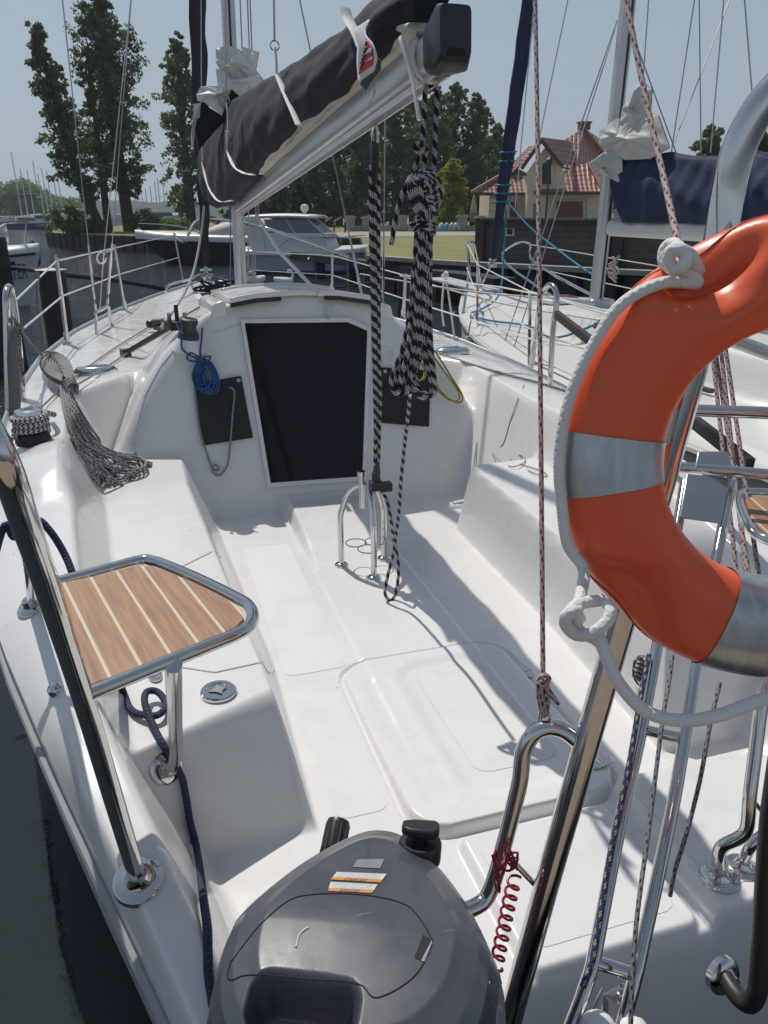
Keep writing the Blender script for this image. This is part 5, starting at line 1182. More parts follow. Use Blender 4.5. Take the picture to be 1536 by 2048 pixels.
# kicker strut and gate at the mast
mb = MB(); mb.tube([P(512, 430, x=X0), P(560, 505, x=X0 + .02), P(640, 590, x=X0 + .02)], .011, 8); tag(mb.build('boom_strap', BAND), 'white strap slanting from the boom down to the cabin roof beside the mast', 'strap')
rope('sheet_line', 'pale rope hanging down from the black sail cover at the left of the mast', 'rope', [[P(408, 412, y=6.9), P(402, 470, y=6.8), P(385, 550, y=6.5), P(355, 610, y=6.1), P(322, 655, y=5.9)]], .010, mat('pale_grey_rope', (.42, .41, .38), .8), 6)
# ================================================================ mainsheet with its upper block
RS = .0088; BWR = rope_mat('black_white_fleck_rope', (.008, .008, .012), (.60, .58, .58), RS, 'spiral', .80)
top = P(750, 262, x=X0); 
ms = thing('mainsheet_block', 'black double block hanging from the boom that carries the mainsheet', 'block', top)
mb = MB(); mb.tube([P(746, 285, x=X0), P(744, 262, x=X0), P(750, 248, x=X0), P(756, 262, x=X0), P(755, 285, x=X0)], .005, 8, smooth=4); mb.build('shackle', STEEL, ms)
mb = MB(); a_, b_ = P(750, 282, x=X0), P(748, 372, x=X0); mb.tube([a_, a_.lerp(b_, .25), a_.lerp(b_, .5), a_.lerp(b_, .8), b_], [.026, .03, .027, .022, .014], 14, flat=.6); mb.build('block_cheek', BLACK, ms)
ySt = top.y; yEn = sp0.y
def msp(u, v): t = (v - 300) / 670; return P(u, v, y=ySt * (1 - t) + (yEn + .01) * t)
rope('mainsheet', 'doubled black rope with white flecks running from the boom down to the steel tripod', 'rope', [
    [msp(742, 330), msp(742, 450), msp(745, 600), msp(749, 760), msp(751, 860), msp(752, 925)], [msp(757, 320), msp(757, 420), msp(757, 560), msp(758, 700), msp(760, 800), msp(758, 880), msp(757, 925)],
    [msp(750, 360), msp(749, 470), msp(751, 640), msp(752, 800), msp(750, 930)]], RS, BWR, 6, n=12)
mb = MB(); a_, b_ = P(754, 925, y=yEn), P(753, 965, y=yEn); mb.tube([a_, a_.lerp(b_, .5), b_], [.02, .028, .02], 12, flat=.6); tag(mb.build('lower_block', BLACK), 'small black block at the foot of the mainsheet on the tripod', 'block')
# big hank hanging from the boom end and its tail
yb = BB.y + .12; g = lambda u, v, dy=0: P(u, v, y=yb + dy)
S = [[g(868, 168), g(852, 180), g(848, 230), g(845, 285), g(848, 300), g(836, 318), g(826, 345), g(808, 380), g(795, 420), g(788, 455), g(783, 490)],
     [g(868, 168, .02), g(874, 185), g(871, 260), g(868, 330), g(860, 360), g(835, 385)],
     [g(845, 285), g(830, 292, -.02), g(838, 305, -.03), g(852, 298, -.02), g(848, 320), g(846, 350), g(838, 372)]]
for i in range(12):       # fat wrapped head
    a = (i % 6) / 5; w_ = .2 + .8 * a; dy = -.03 + .06 * (i // 6); cx = 848
    L = [(848, 440), (828, 412), (820, 380), (826, 352), (846, 342), (868, 350), (881, 376), (876, 408), (858, 440)]
    S.append([g(cx + (u - cx) * w_, 395 + (v - 395) * (.55 + .45 * w_ if v < 430 else 1), dy + .05 * (1 - w_) * (-1 if i // 6 == 0 else 1)) for u, v in L])
for i in range(5): S.append([g(824 + 4 * i, 352 + 9 * i, -.045), g(846 + 4 * i, 370 + 10 * i, -.07), g(876 - 1 * i, 372 + 15 * i, -.045)])
for k in range(3): S.append([g(832, 440 + 7 * k, .02), g(838, 434 + 8 * k, -.045), g(856, 440 + 8 * k, -.05), g(868, 452 + 7 * k, -.02), g(862, 460 + 5 * k, .03)])
S.append([g(832, 448, -.03), g(822, 450, -.03), g(822, 458, -.03), g(834, 456, -.04)])
for i in range(9):       # hanging turns
    a = i / 8; c0 = 834 + 28 * a; wob = math.sin(i * 2.4)
    if i < 4: L = [g(c0, 455, -.03 * (i % 2)), g(c0 - 6, 540, .02 * wob), g(c0 - 14 + 4 * wob, 620, .02), g(804 + 6 * i, 700, .03 * wob), g(786 + 8 * i, 745 + 4 * i, .02 * wob), g(784 + 9 * i, 775 + 3 * i, 0), g(800 + 5 * i, 790 - 3 * i, -.02), g(818 + 2 * i, 765 - 8 * i, -.01), g(826 + 3 * i, 690, 0), g(838 + 3 * i, 560, -.03), g(842 + 3 * i, 460, -.03)]
    else: L = [g(c0, 455, -.02 * (i % 2)), g(c0 - 2, 540, .03 * wob), g(c0 - 3 + 3 * wob, 640, .02), g(c0 + 4 * (a - .5), 710, .02 * wob), g(862 + 14 * (a - .5), 760, .03 * wob), g(862 + 10 * (a - .5), 790, .0), g(846, 808 - 3 * i, -.02), g(826, 800 - 5 * i, -.01), g(822 + i, 755, 0), g(836 + i, 690, 0), g(846 + i, 560, -.04), g(848, 460, -.03)]
    S.append(L)
rope('rope_hank', 'big black rope hank with white flecks hanging from the boom end', 'rope coil', S, RS * .92, BWR, 7, n=10)
T = lambda u, v, t: P(u, v, y=yb * (1 - t) + (yEn - .05) * t)
rope('mainsheet_tail', 'single black rope with white flecks looping low below the hank beside the tripod', 'rope', [[T(820, 790, 0), T(816, 830, .1), T(808, 900, .3), T(802, 960, .4), T(798, 1020, .5), T(792, 1070, .6), T(786, 1110, .65), T(776, 1150, .65), T(770, 1185, .65), T(777, 1199, .65), T(788, 1195, .65), T(796, 1160, .66), T(796, 1120, .68), T(788, 1080, .75), T(782, 1040, .85), T(775, 1005, .95), T(768, 990, 1), T(762, 984, 1)]], RS * .82, BWR, 8, n=12)
# ================================================================ pier under the photographer (seen only as a reflection), banks, hills
WOODD = mat('weathered_planks', (.30, .23, .16), .8, bump=(20, .4, .01), noise=(3, .6, (.42, .35, .27)))
mb = MB()
for i in range(34): mb.box((-6.4 + i * .3, -1.3, .42 + .004 * (i % 3)), (.285, 3.0, .05))
tag(mb.build('pier', WOODD, smooth=False), 'weathered plank pier under the viewer', 'pier')
GRASS = mat('dry_lawn', (.17, .175, .05), .9, bump=(40, .6, .03), noise=(1.0, .9, (.27, .23, .09)))
ZL = .85
front = [P(95, 465, z=ZL), P(190, 469, z=ZL), P(290, 472, z=ZL), P(420, 474, z=ZL), P(600, 474.5, z=ZL), P(722, 476, z=ZL), P(738, 516, z=ZL), P(860, 525, z=ZL), P(960, 531, z=ZL), P(1240, 546, z=ZL), P(1536, 558, z=ZL), P(1800, 566, z=ZL)]
def sheet(name, poly, z, m, kind='structure'):
    v = [(p[0], p[1], z) for p in poly]; o = mobj(name, v, [tuple(range(len(v)))], m, smooth=False); 
    return tag(o, kind=kind)
back = [PR(2100, 425, 200), PR(1000, 425, 220), PR(560, 425, 130), PR(380, 425, 95), PR(250, 425, 80), PR(110, 425, 68)]
sheet('lawn', front + back, ZL, GRASS)
STONE = mat('pale_coping', (.33, .31, .28), .8, noise=(3, .5, (.25, .24, .21)))
PILE = mat('dark_timber_piling', (.035, .032, .03), .85, bump=(6, .8, .05), noise=(2, .6, (.07, .062, .055)))
mb = MB()
for a, b in zip(front[:-1], front[1:]):
    n_ = max(1, int((b - a).length / .9))
    for k in range(n_):
        p = a.lerp(b, (k + .5) / n_); q = a.lerp(b, (k + .1) / n_); r_ = a.lerp(b, (k + .9) / n_)
        mb.beam(Vector((q.x, q.y - .05, ZL / 2 - .3)), Vector((r_.x, r_.y - .05, ZL / 2 - .3)), .12 + .05 * (k % 2), ZL + .55)
l0 = front[0]; l1 = back[-1]; mb.beam(Vector((l0.x, l0.y, ZL / 2 - .3)), Vector((l1.x, l1.y, ZL / 2 - .3)), .2, ZL + .55)
tag(mb.build('quay_wall', PILE, smooth=False), 'dark timber quay wall along the grass bank behind the boats', 'quay')
mb = MB()
for a, b in zip(front[6:-1], front[7:]): mb.beam(Vector((a.x, a.y - .06, ZL + .03)), Vector((b.x, b.y - .06, ZL + .03)), .35, .1)
tag(mb.build('quay_coping', STONE, smooth=False), 'pale coping along the top of the quay beside the lawn', 'coping')
# promenade path behind the lawn
sheet('path', [P(720, 475, z=ZL), P(780, 473, z=ZL), P(980, 471, z=ZL), P(980, 465, z=ZL), P(780, 464, z=ZL), P(600, 466, z=ZL), P(600, 471, z=ZL)], ZL + .012, mat('path_paving', (.33, .31, .29), .85, noise=(2, .4, (.27, .26, .24))))
# hills on the far shore
HILL = mat('far_wooded_slope', (.035, .055, .035), .95, noise=(.08, .7, (.06, .085, .05)))
V = []; F = []; hp_ = [(-300, 385), (-100, 390), (60, 385), (110, 394), (200, 400), (320, 404), (420, 404), (600, 408), (900, 412), (1300, 414), (1900, 414)]
N = 220; rn = random.Random(5)
for i in range(N + 1):
    u = -300 + 2200 * i / N; vt = np.interp(u, [a for a, b in hp_], [b for a, b in hp_]) + rn.uniform(-1.0, 1.0)
    for k, (R_, f_) in enumerate(((430, 0), (450, .62), (480, .92), (520, 1.0), (700, .9))):
        p = PR(u, vt, 520); zt = p.z * f_; q = PR(u, 425, R_); V.append((q.x, q.y, max(-.5, zt + rn.uniform(-.6, .6) * (k > 0))))
for i in range(N):
    for k in range(4): q = i * 5 + k; F.append((q, q + 5, q + 6, q + 1))
tag(mobj('hills', V, F, HILL, smooth=False), kind='structure')
# ================================================================ foliage
def leaf_mat(name, c1, c2, tr=.25):
    m = mat(name, c1, .6); n, l, b = nodes(m); oi = n.new('ShaderNodeTexCoord'); t = n.new('ShaderNodeTexNoise'); t.inputs['Scale'].default_value = .9; t.inputs['Detail'].default_value = 3; l.new(oi.outputs['Object'], t.inputs['Vector'])
    r = n.new('ShaderNodeMapRange'); r.inputs[1].default_value = .35; r.inputs[2].default_value = .65; l.new(t.outputs[0], r.inputs[0])
    l.new(mix_col(m, r.outputs[0], c1, c2), b.inputs['Base Color'])
    tl = n.new('ShaderNodeBsdfTranslucent'); tl.inputs[0].default_value = (c2[0] * 1.6, c2[1] * 1.7, c2[2] * .9, 1); mx = n.new('ShaderNodeMixShader'); mx.inputs[0].default_value = tr
    out = [x for x in n if x.type == 'OUTPUT_MATERIAL'][0]; l.new(b.outputs[0], mx.inputs[1]); l.new(tl.outputs[0], mx.inputs[2]); l.new(mx.outputs[0], out.inputs[0]); return m
L_DARK = leaf_mat('alder_leaves', (.048, .080, .028), (.09, .13, .042), .35); L_MID = leaf_mat('mixed_leaves', (.055, .09, .028), (.10, .14, .045), .35); L_LITE = leaf_mat('lime_leaves', (.16, .20, .02), (.26, .29, .035), .4)
L_BUSH = leaf_mat('bush_leaves', (.06, .10, .02), (.11, .16, .035), .35); L_SPR = leaf_mat('spruce_needles', (.022, .040, .030), (.04, .065, .05), .1)
BARK = mat('dark_bark', (.035, .028, .022), .9, bump=(8, .8, .03), noise=(3, .5, (.06, .05, .04)))
rs_ = np.random.RandomState(11)
def leaves(name, clumps, per, size, m, parent):
    cs = np.array([[c[0], c[1], c[2]] for c in clumps]); rr = np.array([c[3] for c in clumps]); n = len(clumps) * per
    d = rs_.normal(size=(n, 3)); d /= np.linalg.norm(d, axis=1)[:, None]; rad = rs_.uniform(.25, 1, (n, 1)) ** .6
    rad = rad * rs_.choice([1, 1, 1.35], (n, 1)); c = np.repeat(cs, per, 0) + d * rad * np.repeat(rr, per)[:, None] * np.array([1, 1, .75])
    a = rs_.normal(size=(n, 3)); a /= np.linalg.norm(a, axis=1)[:, None]; b = np.cross(a, rs_.normal(size=(n, 3))); b /= np.linalg.norm(b, axis=1)[:, None]
    s = size * rs_.uniform(.6, 1.3, (n, 1)); V = np.stack([c - a * s, c - b * s * .6, c + a * s, c + b * s * .6], 1).reshape(-1, 3)
    me = D.meshes.new(name); me.vertices.add(len(V)); me.vertices.foreach_set('co', V.astype(np.float32).ravel()); me.loops.add(n * 4); me.loops.foreach_set('vertex_index', np.arange(n * 4, dtype=np.int32))
    me.polygons.add(n); me.polygons.foreach_set('loop_start', (np.arange(n) * 4).astype(np.int32)); me.polygons.foreach_set('loop_total', np.full(n, 4, dtype=np.int32)); me.update(calc_edges=True)
    o = D.objects.new(name, me); COL.objects.link(o); me.materials.append(m)
    if parent is not None: o.parent = parent; o.matrix_parent_inverse = Matrix.Translation(-parent.location)
    return o
def tree(label, base_uv, R, top_v, prof, m=None, ncl=90, per=70, size=.16, lean=0, trunk=.22, name='tree', group=None, bare=.16, clr=(.5, .95), z0=ZL):
    """prof: (fraction of height, half width in picture pixels)"""
    m = m or L_DARK; g = PR(base_uv[0], 425, R); g.z = z0 - .03; k = R / FPX * 1.0; Ht = PR(base_uv[0], top_v, R).z - g.z
    t = thing(name, label, 'tree' if name != 'bush' else 'bush', g, group); rn = random.Random(int(base_uv[0] * 7 + R))
    right = Vector(RT); cl = []
    nb_ = max(10, ncl // 4); tips = []
    for i in range(nb_):
        f_ = prof[0][0] + (prof[-1][0] - prof[0][0]) * ((i + rn.random() * .9) / nb_) ** .92; w_ = np.interp(f_, [p[0] for p in prof], [p[1] for p in prof]) * k
        a = rn.uniform(0, 2 * math.pi); ln_ = w_ * (rn.uniform(.62, 1.0) if rn.random() < .75 else rn.uniform(1.0, 1.22)); up_r = rn.uniform(-.12, .25)
        for j in range(6):
            q = .22 + .78 * (j + rn.random() * .6) / 6; r_ = max(.16, w_ * rn.uniform(.16, .34) * (1.15 - .6 * q)); r_ = min(r_, Ht * .05)
            cl.append((g.x + lean * f_ ** .6 + ln_ * q * math.cos(a) + rn.gauss(0, r_ * .95), g.y + ln_ * q * math.sin(a) + rn.gauss(0, r_ * .95), g.z + Ht * f_ + ln_ * q * up_r + rn.gauss(0, r_ * .9) - Ht * .01, r_))
    leaves('crown', cl, per, size, m, t)
    mb = MB(); mb.tube([g, g + Vector((lean * .45, 0, Ht * .3)), g + Vector((lean * .72, .1, Ht * .6)), g + Vector((lean * .95, 0, Ht * .93))], [trunk * 1.25, trunk, trunk * .6, trunk * .12], 10, smooth=4)
    for c in cl[::max(1, ncl // 26)]:
        f_ = (c[2] - g.z) / Ht; st_ = g + Vector((lean * max(0, f_) ** .6 * .95, 0, Ht * max(.1, f_ - .10))); mb.tube([st_, st_.lerp(Vector(c[:3]), .5) + Vector((0, 0, .1)), Vector(c[:3])], [trunk * .28, trunk * .18, trunk * .06], 5)
    mb.build('trunk', BARK, t); return t
g_t = 'tall dark trees at the end of the grass spit'
tree('tall slim alder, left of the three tallest trees, trunk leaning left', (201, 462), 54, 58, [(.18, 16), (.28, 36), (.4, 44), (.55, 38), (.7, 34), (.85, 22), (.95, 12), (1, 3)], ncl=260, per=34, size=.105, lean=-2.2, trunk=.24)
tree('slender trunk tree between the two bigger alders of the spit', (213, 461), 56, 100, [(.32, 14), (.5, 20), (.8, 14), (1, 3)], ncl=70, per=34, size=.105, trunk=.22)
tree('tallest alder on the spit with a broad dark crown reaching the top edge', (255, 459), 57, -22, [(.18, 30), (.28, 52), (.42, 60), (.52, 46), (.66, 56), (.74, 44), (.82, 50), (.92, 30), (1, 8)], ncl=430, per=36, size=.11, lean=-.3, trunk=.34)
tree('narrow alder standing just left of the furled sail', (381, 447), 66, 72, [(.1, 26), (.22, 40), (.42, 46), (.6, 42), (.75, 34), (.88, 24), (1, 5)], ncl=260, per=34, size=.12, trunk=.34)
woods = [(470, 64, 300, 50), (520, 66, 262, 46), (560, 62, 300, 44), (600, 70, 250, 50), (640, 64, 262, 46), (678, 70, 215, 50), (716, 62, 205, 46), (752, 70, 190, 50), (790, 66, 180, 46), (826, 72, 178, 50), (862, 64, 172, 48), (905, 68, 168, 50), (948, 66, 190, 42), (985, 72, 250, 34), (1010, 78, 330, 26)]
for i, (u, R_, tv, w_) in enumerate(woods):
    tree('dark leafy tree in the dense wood behind the promenade', (u, 447), R_ + 8, tv, [(.04, w_ * .8), (.25, w_), (.55, w_), (.8, w_ * .72), (1, w_ * .2)], m=L_MID if i % 3 == 1 else L_DARK, ncl=190, per=30, size=.16, trunk=.3, group='trees of the wood behind the promenade')
tree('bright lime green tree in front of the dark wood', (902, 444), 60, 322, [(.12, 30), (.35, 36), (.6, 34), (.85, 20), (1, 6)], m=L_LITE, ncl=140, per=70, size=.10, trunk=.1)
def spruce(label, u, R_, tv, w_):
    g = PR(u, 425, R_); g.z = ZL; Ht = PR(u, tv, R_).z - ZL; t = thing('spruce_tree', label, 'tree', g); cl = []; rn = random.Random(u)
    for i in range(60): f_ = .05 + .93 * i / 60; w2 = w_ * R_ / FPX * (1 - f_) + .08; a = rn.uniform(0, 6.28); cl.append((g.x + w2 * math.cos(a) * .8, g.y + w2 * math.sin(a) * .8, g.z + Ht * f_, w2 * .45 + .06))
    leaves('crown', cl, 60, .10, L_SPR, t); mb = MB(); mb.tube([g, g + Vector((0, 0, Ht))], [.12, .02], 8); mb.build('trunk', BARK, t)
spruce('small bluish spruce standing in front of the wood near the cabin boat', 598, 52, 352, 30)
tree('rounded tree crown showing above the blue sail cover', (1405, 440), 70, 262, [(.1, 40), (.5, 48), (.8, 40), (1, 14)], m=L_MID, ncl=80, per=60, size=.2, group=None)
tree('tree just right of the steel arch beside the blue sail cover', (1500, 440), 40, 262, [(.1, 40), (.5, 46), (.85, 34), (1, 14)], m=L_MID, ncl=80, per=60, size=.12)
tree('tall tree whose branches reach in at the upper right edge', (1590, 440), 34, 55, [(.3, 60), (.5, 70), (.65, 92), (.72, 70), (.85, 62), (1, 30)], m=L_MID, ncl=110, per=60, size=.09)
tree('dark tree between the house and the neighbouring mast', (1235, 440), 72, 350, [(.1, 26), (.5, 30), (.85, 24), (1, 8)], m=L_DARK, ncl=50, per=60, size=.16)
def bush(label, u, v, R_, w_, h_, m=L_BUSH):
    g = P(u, v, z=ZL) if R_ is None else PR(u, 425, R_); g.z = ZL; k = (g.xy.length) / FPX; t = thing('bush', label, 'bush', g); cl = []; rn = random.Random(u)
    for i in range(46): a = rn.uniform(0, 6.28); r_ = rn.uniform(0, 1) ** .6; z_ = rn.uniform(.05, .95) * (1 - r_ * .55); cl.append((g.x + w_ * k * r_ * math.cos(a), g.y + w_ * k * r_ * math.sin(a) * .7, ZL + h_ * k * z_, w_ * k * .24))
    leaves('foliage', cl, 70, .085, m, t); mb = MB()
    for i in range(5): mb.tube([g + Vector((.1 * i - .2, 0, -.02)), g + Vector((.3 * i - .6, .1, h_ * k * .6))], [.03, .01], 5)
    mb.build('stems', BARK, t)
bush('leafy green bush at the left tip of the grass spit', 130, 458, 52, 34, 58); bush('small bush between the tall trunks of the spit', 185, 460, 53, 26, 32, L_MID); bush('bright bush right of the tallest trunk on the spit', 290, 452, 56, 34, 44); bush('low dark hedge bush beside the white speedboat', 350, 452, 60, 40, 20, L_MID); bush('low bush in front of the spruce', 620, 450, 42, 26, 34, L_BUSH)
# wooded far bank at the left edge: one mass
cl = []
for i in range(300):
    u = rn.uniform(-120, 150); R_ = rn.uniform(200, 260); tv = np.interp(u, [-120, -20, 20, 50, 75, 100, 150], [350, 376, 368, 362, 380, 393, 404]); g = PR(u, tv, R_); zt = g.z * rn.uniform(.1, 1); cl.append((g.x, g.y, max(.5, zt - 1), 2.4))
o = leaves('far_wood', cl, 50, .8, L_DARK, None); tag(o, 'wooded far bank beyond the marina at the left', 'wood', kind='stuff')
# ================================================================ small boats of the far marina
WHULL = mat('white_hull_paint', (.62, .62, .61), .35); BLUEH = mat('blue_hull_paint', (.03, .07, .16), .35); GLASSD = mat('dark_boat_glass', (.02, .025, .03), .08, spec=.6)
def hull_mesh(L, Bm, H, bow=.35, n=14, keel=-.15, flare=.75):
    """bow at +x; returns verts, faces of hull sides + deck"""
    V = []; F = []; K = 5
    for i in range(n + 1):
        t = i / n; x = -L / 2 + L * t; w_ = Bm / 2 * (1 - max(0, (t - .45) / .55) ** 2.2) * (1 - .15 * max(0, .3 - t) / .3) + .01; sh = H * (1 + .28 * max(0, t - .4) ** 1.5)
        for k in range(K):
            f_ = k / (K - 1); z = keel + (sh - keel) * f_; V.append((x - (1 - f_) * bow * max(0, (t - .7) / .3), -w_ * (flare + (1 - flare) * f_), z))
        for k in range(K):
            f_ = 1 - k / (K - 1); z = keel + (sh - keel) * f_; V.append((x - (1 - f_) * bow * max(0, (t - .7) / .3), w_ * (flare + (1 - flare) * f_), z))
    M = 2 * K
    for i in range(n):
        for k in range(M - 1):
            q = i * M + k; F.append((q, q + 1, q + M + 1, q + M))
    F.append(tuple(range(M))); return V, F
def place(V, c, ang): ca, sa = math.cos(ang), math.sin(ang); return [(c[0] + x * ca - y * sa, c[1] + x * sa + y * ca, c[2] + z) for x, y, z in V]
def far_yacht(u, tv, R_, hm, label, first=None, group='bare masted yachts in the far marina'):
    g = PR(u, 425, R_); g.z = 0; t = thing('moored_yacht', label, 'sailboat', g, group); ang = random.Random(int(u)).uniform(-.5, .5) + 1.2
    V, F = hull_mesh(R_ * .045, R_ * .014, R_ * .0055 + .4); mobj('hull', place(V, g, ang), F, hm, t, False)
    h = PR(u, tv, R_).z; mb = MB(); mb.tube([g + Vector((0, 0, .5)), Vector((g.x - .01 * h, g.y, h))], [R_ * .0007, R_ * .0005], 6); mb.build('mast', ALU, t)
    mb = MB(); mb.beam(Vector((g.x - R_ * .006, g.y, h * .55)), Vector((g.x + R_ * .006, g.y, h * .55)), .06, .06); mb.build('spreader', ALU, t)
    mb = MB(); mb.tube([g + Vector((0, 0, 1.3)), g + Vector((R_ * .016, 0, 1.3))], R_ * .001, 6); mb.build('boom', ALU, t)
for i, (u, tv) in enumerate([(43, 305), (55, 338), (68, 340), (82, 322), (88, 348), (97, 336), (106, 342), (118, 350), (126, 346), (168, 372), (242, 378), (288, 380), (296, 376), (306, 372), (316, 362), (322, 355), (332, 348), (338, 380), (352, 376), (362, 384)]):
    far_yacht(u, tv, 150 + 23 * (i % 4), WHULL, 'small far white yacht with a bare mast in the distant marina')
def cruiser(name, label, u, R_, L, ang, hm, cabin=True, wl=0.0):
    g = PR(u, 425, R_); g.z = wl; t = thing(name, label, 'motorboat', g); V, F = hull_mesh(L, L * .33, L * .11 + .1); mobj('hull', place(V, g, ang), F, hm, t, False)
    ca, sa = math.cos(ang), math.sin(ang)
    def W(x, y, z): return (g.x + x * ca - y * sa, g.y + x * sa + y * ca, z + wl)
    if cabin:
        h0 = L * .11; h1 = h0 + L * .16; w_ = L * .13
        mb = MB(); mb.add([W(x, y, z) for (x, y, z) in ((-L * .3, -w_, h0), (L * .18, -w_, h0), (L * .18, w_, h0), (-L * .3, w_, h0), (-L * .27, -w_ * .85, h1), (L * .06, -w_ * .85, h1), (L * .06, w_ * .85, h1), (-L * .27, w_ * .85, h1))], [(0, 1, 5, 4), (1, 2, 6, 5), (2, 3, 7, 6), (3, 0, 4, 7), (4, 5, 6, 7)]); mb.build('cabin', WHULL, t, bevel=.03)
        mb = MB(); z0_, z1_ = h0 + L * .08, h0 + L * .13
        mb.add([W(-L * .25, -w_ * .99, z0_), W(L * .12, -w_ * .99, z0_), W(L * .09, -w_ * .93, z1_), W(-L * .25, -w_ * .93, z1_)], [(0, 1, 2, 3)]); mb.build('side_window', GLASSD, t, smooth=False)
    return t, W
cruiser('cabin_cruiser', 'white two deck cabin cruiser beyond the channel at the far left', 92, 118, 6.5, .3, WHULL)
cruiser('cabin_cruiser', 'blue hulled boat moored beside the two deck cruiser at the far left', 56, 112, 5.5, .2, BLUEH)
cruiser('cabin_cruiser', 'small white cabin boat at the far left shore', 12, 150, 5, .2, WHULL)
cruiser('cabin_cruiser', 'white boat seen between the bush and the tall trunks', 165, 120, 9, .15, WHULL)
cruiser('cabin_cruiser', 'pale boat low behind the bright bush of the spit', 330, 120, 8, .1, WHULL)
mb = MB(); a_, b_ = P(8, 449, z=.4), P(98, 453, z=.4); mb.beam(a_, b_, 1.2, .25); tag(mb.build('floating_pontoon', PILE, smooth=False), 'dark floating pontoon across the channel at the left', 'pontoon')
# ================================================================ speedboat (navy) and cabin boat beyond the jetty
NAVYH = mat('navy_gloss_hull', (.012, .014, .022), .2, coat=.3)
g = PR(468, 425, 35); g.z = 0
ang = math.atan2(-RT[1], -RT[0]) + .12      # bow to picture left
t = thing('speedboat', 'long low speedboat with navy hull and white deck behind the jetty', 'motorboat', g)
Ls = 8.2; V, F = hull_mesh(Ls, 2.5, 1.02, bow=1.4, n=20); mobj('hull', place(V, g, ang), F, NAVYH, t, True).data.set_sharp_from_angle(angle=.7)
ca, sa = math.cos(ang), math.sin(ang)
def W(x, y, z): return Vector((g.x + x * ca - y * sa, g.y + x * sa + y * ca, z))
V = []; F = []; n_ = 20
for i in range(n_ + 1):
    t_ = i / n_; x = -Ls / 2 + Ls * t_; w_ = 1.28 * (1 - max(0, (t_ - .45) / .55) ** 2.2) + .03; sh = 1.02 * (1 + .28 * max(0, t_ - .4) ** 1.5)
    for (yy, zz) in ((-1, -.14), (-1.02, .02), (-.8, .12), (0, .2), (.8, .12), (1.02, .02), (1, -.14)): V.append(W(x, yy * w_, sh + zz))
for i in range(n_):
    for k in range(6): q = i * 7 + k; F.append((q, q + 1, q + 8, q + 7))
mobj('deck', V, F, WHULL, t)
mb = MB(); prof = [(-2.4, 1.2), (-2.2, 1.62), (-1.2, 1.85), (.2, 1.72), (1.3, 1.35), (1.6, 1.2)]; V = []; F = []
for (x, z) in prof:
    for k in range(9): a = math.pi * k / 8; V.append(W(x, -math.cos(a) * .85, 1.15 + (z - 1.15) * math.sin(a) ** .6))
for i in range(len(prof) - 1):
    for k in range(8): q = i * 9 + k; F.append((q, q + 1, q + 10, q + 9))
mobj('cover', V, F, mat('cream_boat_cover', (.50, .47, .41), .7), t)
mb = MB(); mb.tube([W(1.2, -1.0, 1.2), W(2.4, -.7, 1.5), W(3.9, 0, 1.6), W(2.4, .7, 1.5), W(1.2, 1.0, 1.2)], .025, 6, smooth=5); mb.build('bow_rail', STEEL, t)
mb = MB(); mb.tube([W(-1.2, -.7, 1.3), W(-.9, -.85, 1.72), W(-.9, .85, 1.72)], .03, 6); mb.build('windscreen_frame', STEEL, t)
# cabin boat
g2 = PR(612, 425, 29.5); g2.z = 0; ang = math.atan2(RT[1], RT[0]) - .22; L2 = 4.6
t = thing('cabin_boat', 'white cabin motorboat with raked windscreen and round radar dome beyond the jetty', 'motorboat', g2); ca, sa = math.cos(ang), math.sin(ang)
def W(x, y, z): return Vector((g2.x + x * ca - y * sa, g2.y + x * sa + y * ca, z))
V, F = hull_mesh(L2, 1.9, .72, bow=.5, n=18); mobj('hull', place(V, g2, ang), F, mat('pale_blue_grey_hull', (.48, .51, .55), .3), t).data.set_sharp_from_angle(angle=.7)
V = []; F = []
for i in range(19):
    t_ = i / 18; x = -L2 / 2 + L2 * t_; w_ = .97 * (1 - max(0, (t_ - .45) / .55) ** 2.2) + .03; sh = .72 * (1 + .28 * max(0, t_ - .4) ** 1.5)
    for (yy, zz) in ((-1.03, -.1), (-1.03, .03), (-.8, .07), (0, .16), (.8, .07), (1.03, .03), (1.03, -.1)): V.append(W(x, yy * w_, sh + zz))
for i in range(18):
    for k in range(6): q = i * 7 + k; F.append((q, q + 1, q + 8, q + 7))
mobj('deck', V, F, WHULL, t)
V, F = hull_mesh(L2 * 1.005, 1.92, .10, bow=.1); mobj('boot_stripe', place(V, g2, ang), F, mat('blue_boot_stripe', (.015, .06, .18), .4), t)
h0, h1, h2 = .78, 1.36, 1.86
mb = MB(); lo = [(-1.95, -.72), (1.0, -.72), (1.25, 0), (1.0, .72), (-1.95, .72)]; A = [W(x, y, h0) for x, y in lo]; B = [W(x * .97, y * .95, h1) for x, y in [(-1.95, -.72), (.85, -.72), (1.05, 0), (.85, .72), (-1.95, .72)]]
mb.add(A + B, [(i, (i + 1) % 5, (i + 1) % 5 + 5, i + 5) for i in range(5)] + [(5, 6, 7, 8, 9)]); mb.build('cabin_side', WHULL, t, bevel=.03)
A = [W(x, y, h1 - .15) for x, y in [(-1.2, -.69), (.98, -.69), (1.2, 0), (.98, .69), (-1.2, .69)]]; B = [W(x, y, h2 - .06) for x, y in [(-1.35, -.60), (.25, -.60), (.38, 0), (.25, .60), (-1.35, .60)]]
mb = MB(); mb.add(A + B, [(i, (i + 1) % 5, (i + 1) % 5 + 5, i + 5) for i in range(5)]); wn = mb.build('windscreen', mat('grey_windscreen', (.10, .12, .14), .08, spec=.8), t, smooth=False)
for i in range(5):
    mb = MB(); mb.tube([A[i], B[i]], .022, 6); mb.build('window_post', WHULL, wn)
mb = MB(); mb.tube([A[0].lerp(A[1], .5), B[0].lerp(B[1], .5)], .018, 6); mb.build('window_post', WHULL, wn)
V = []; F = []
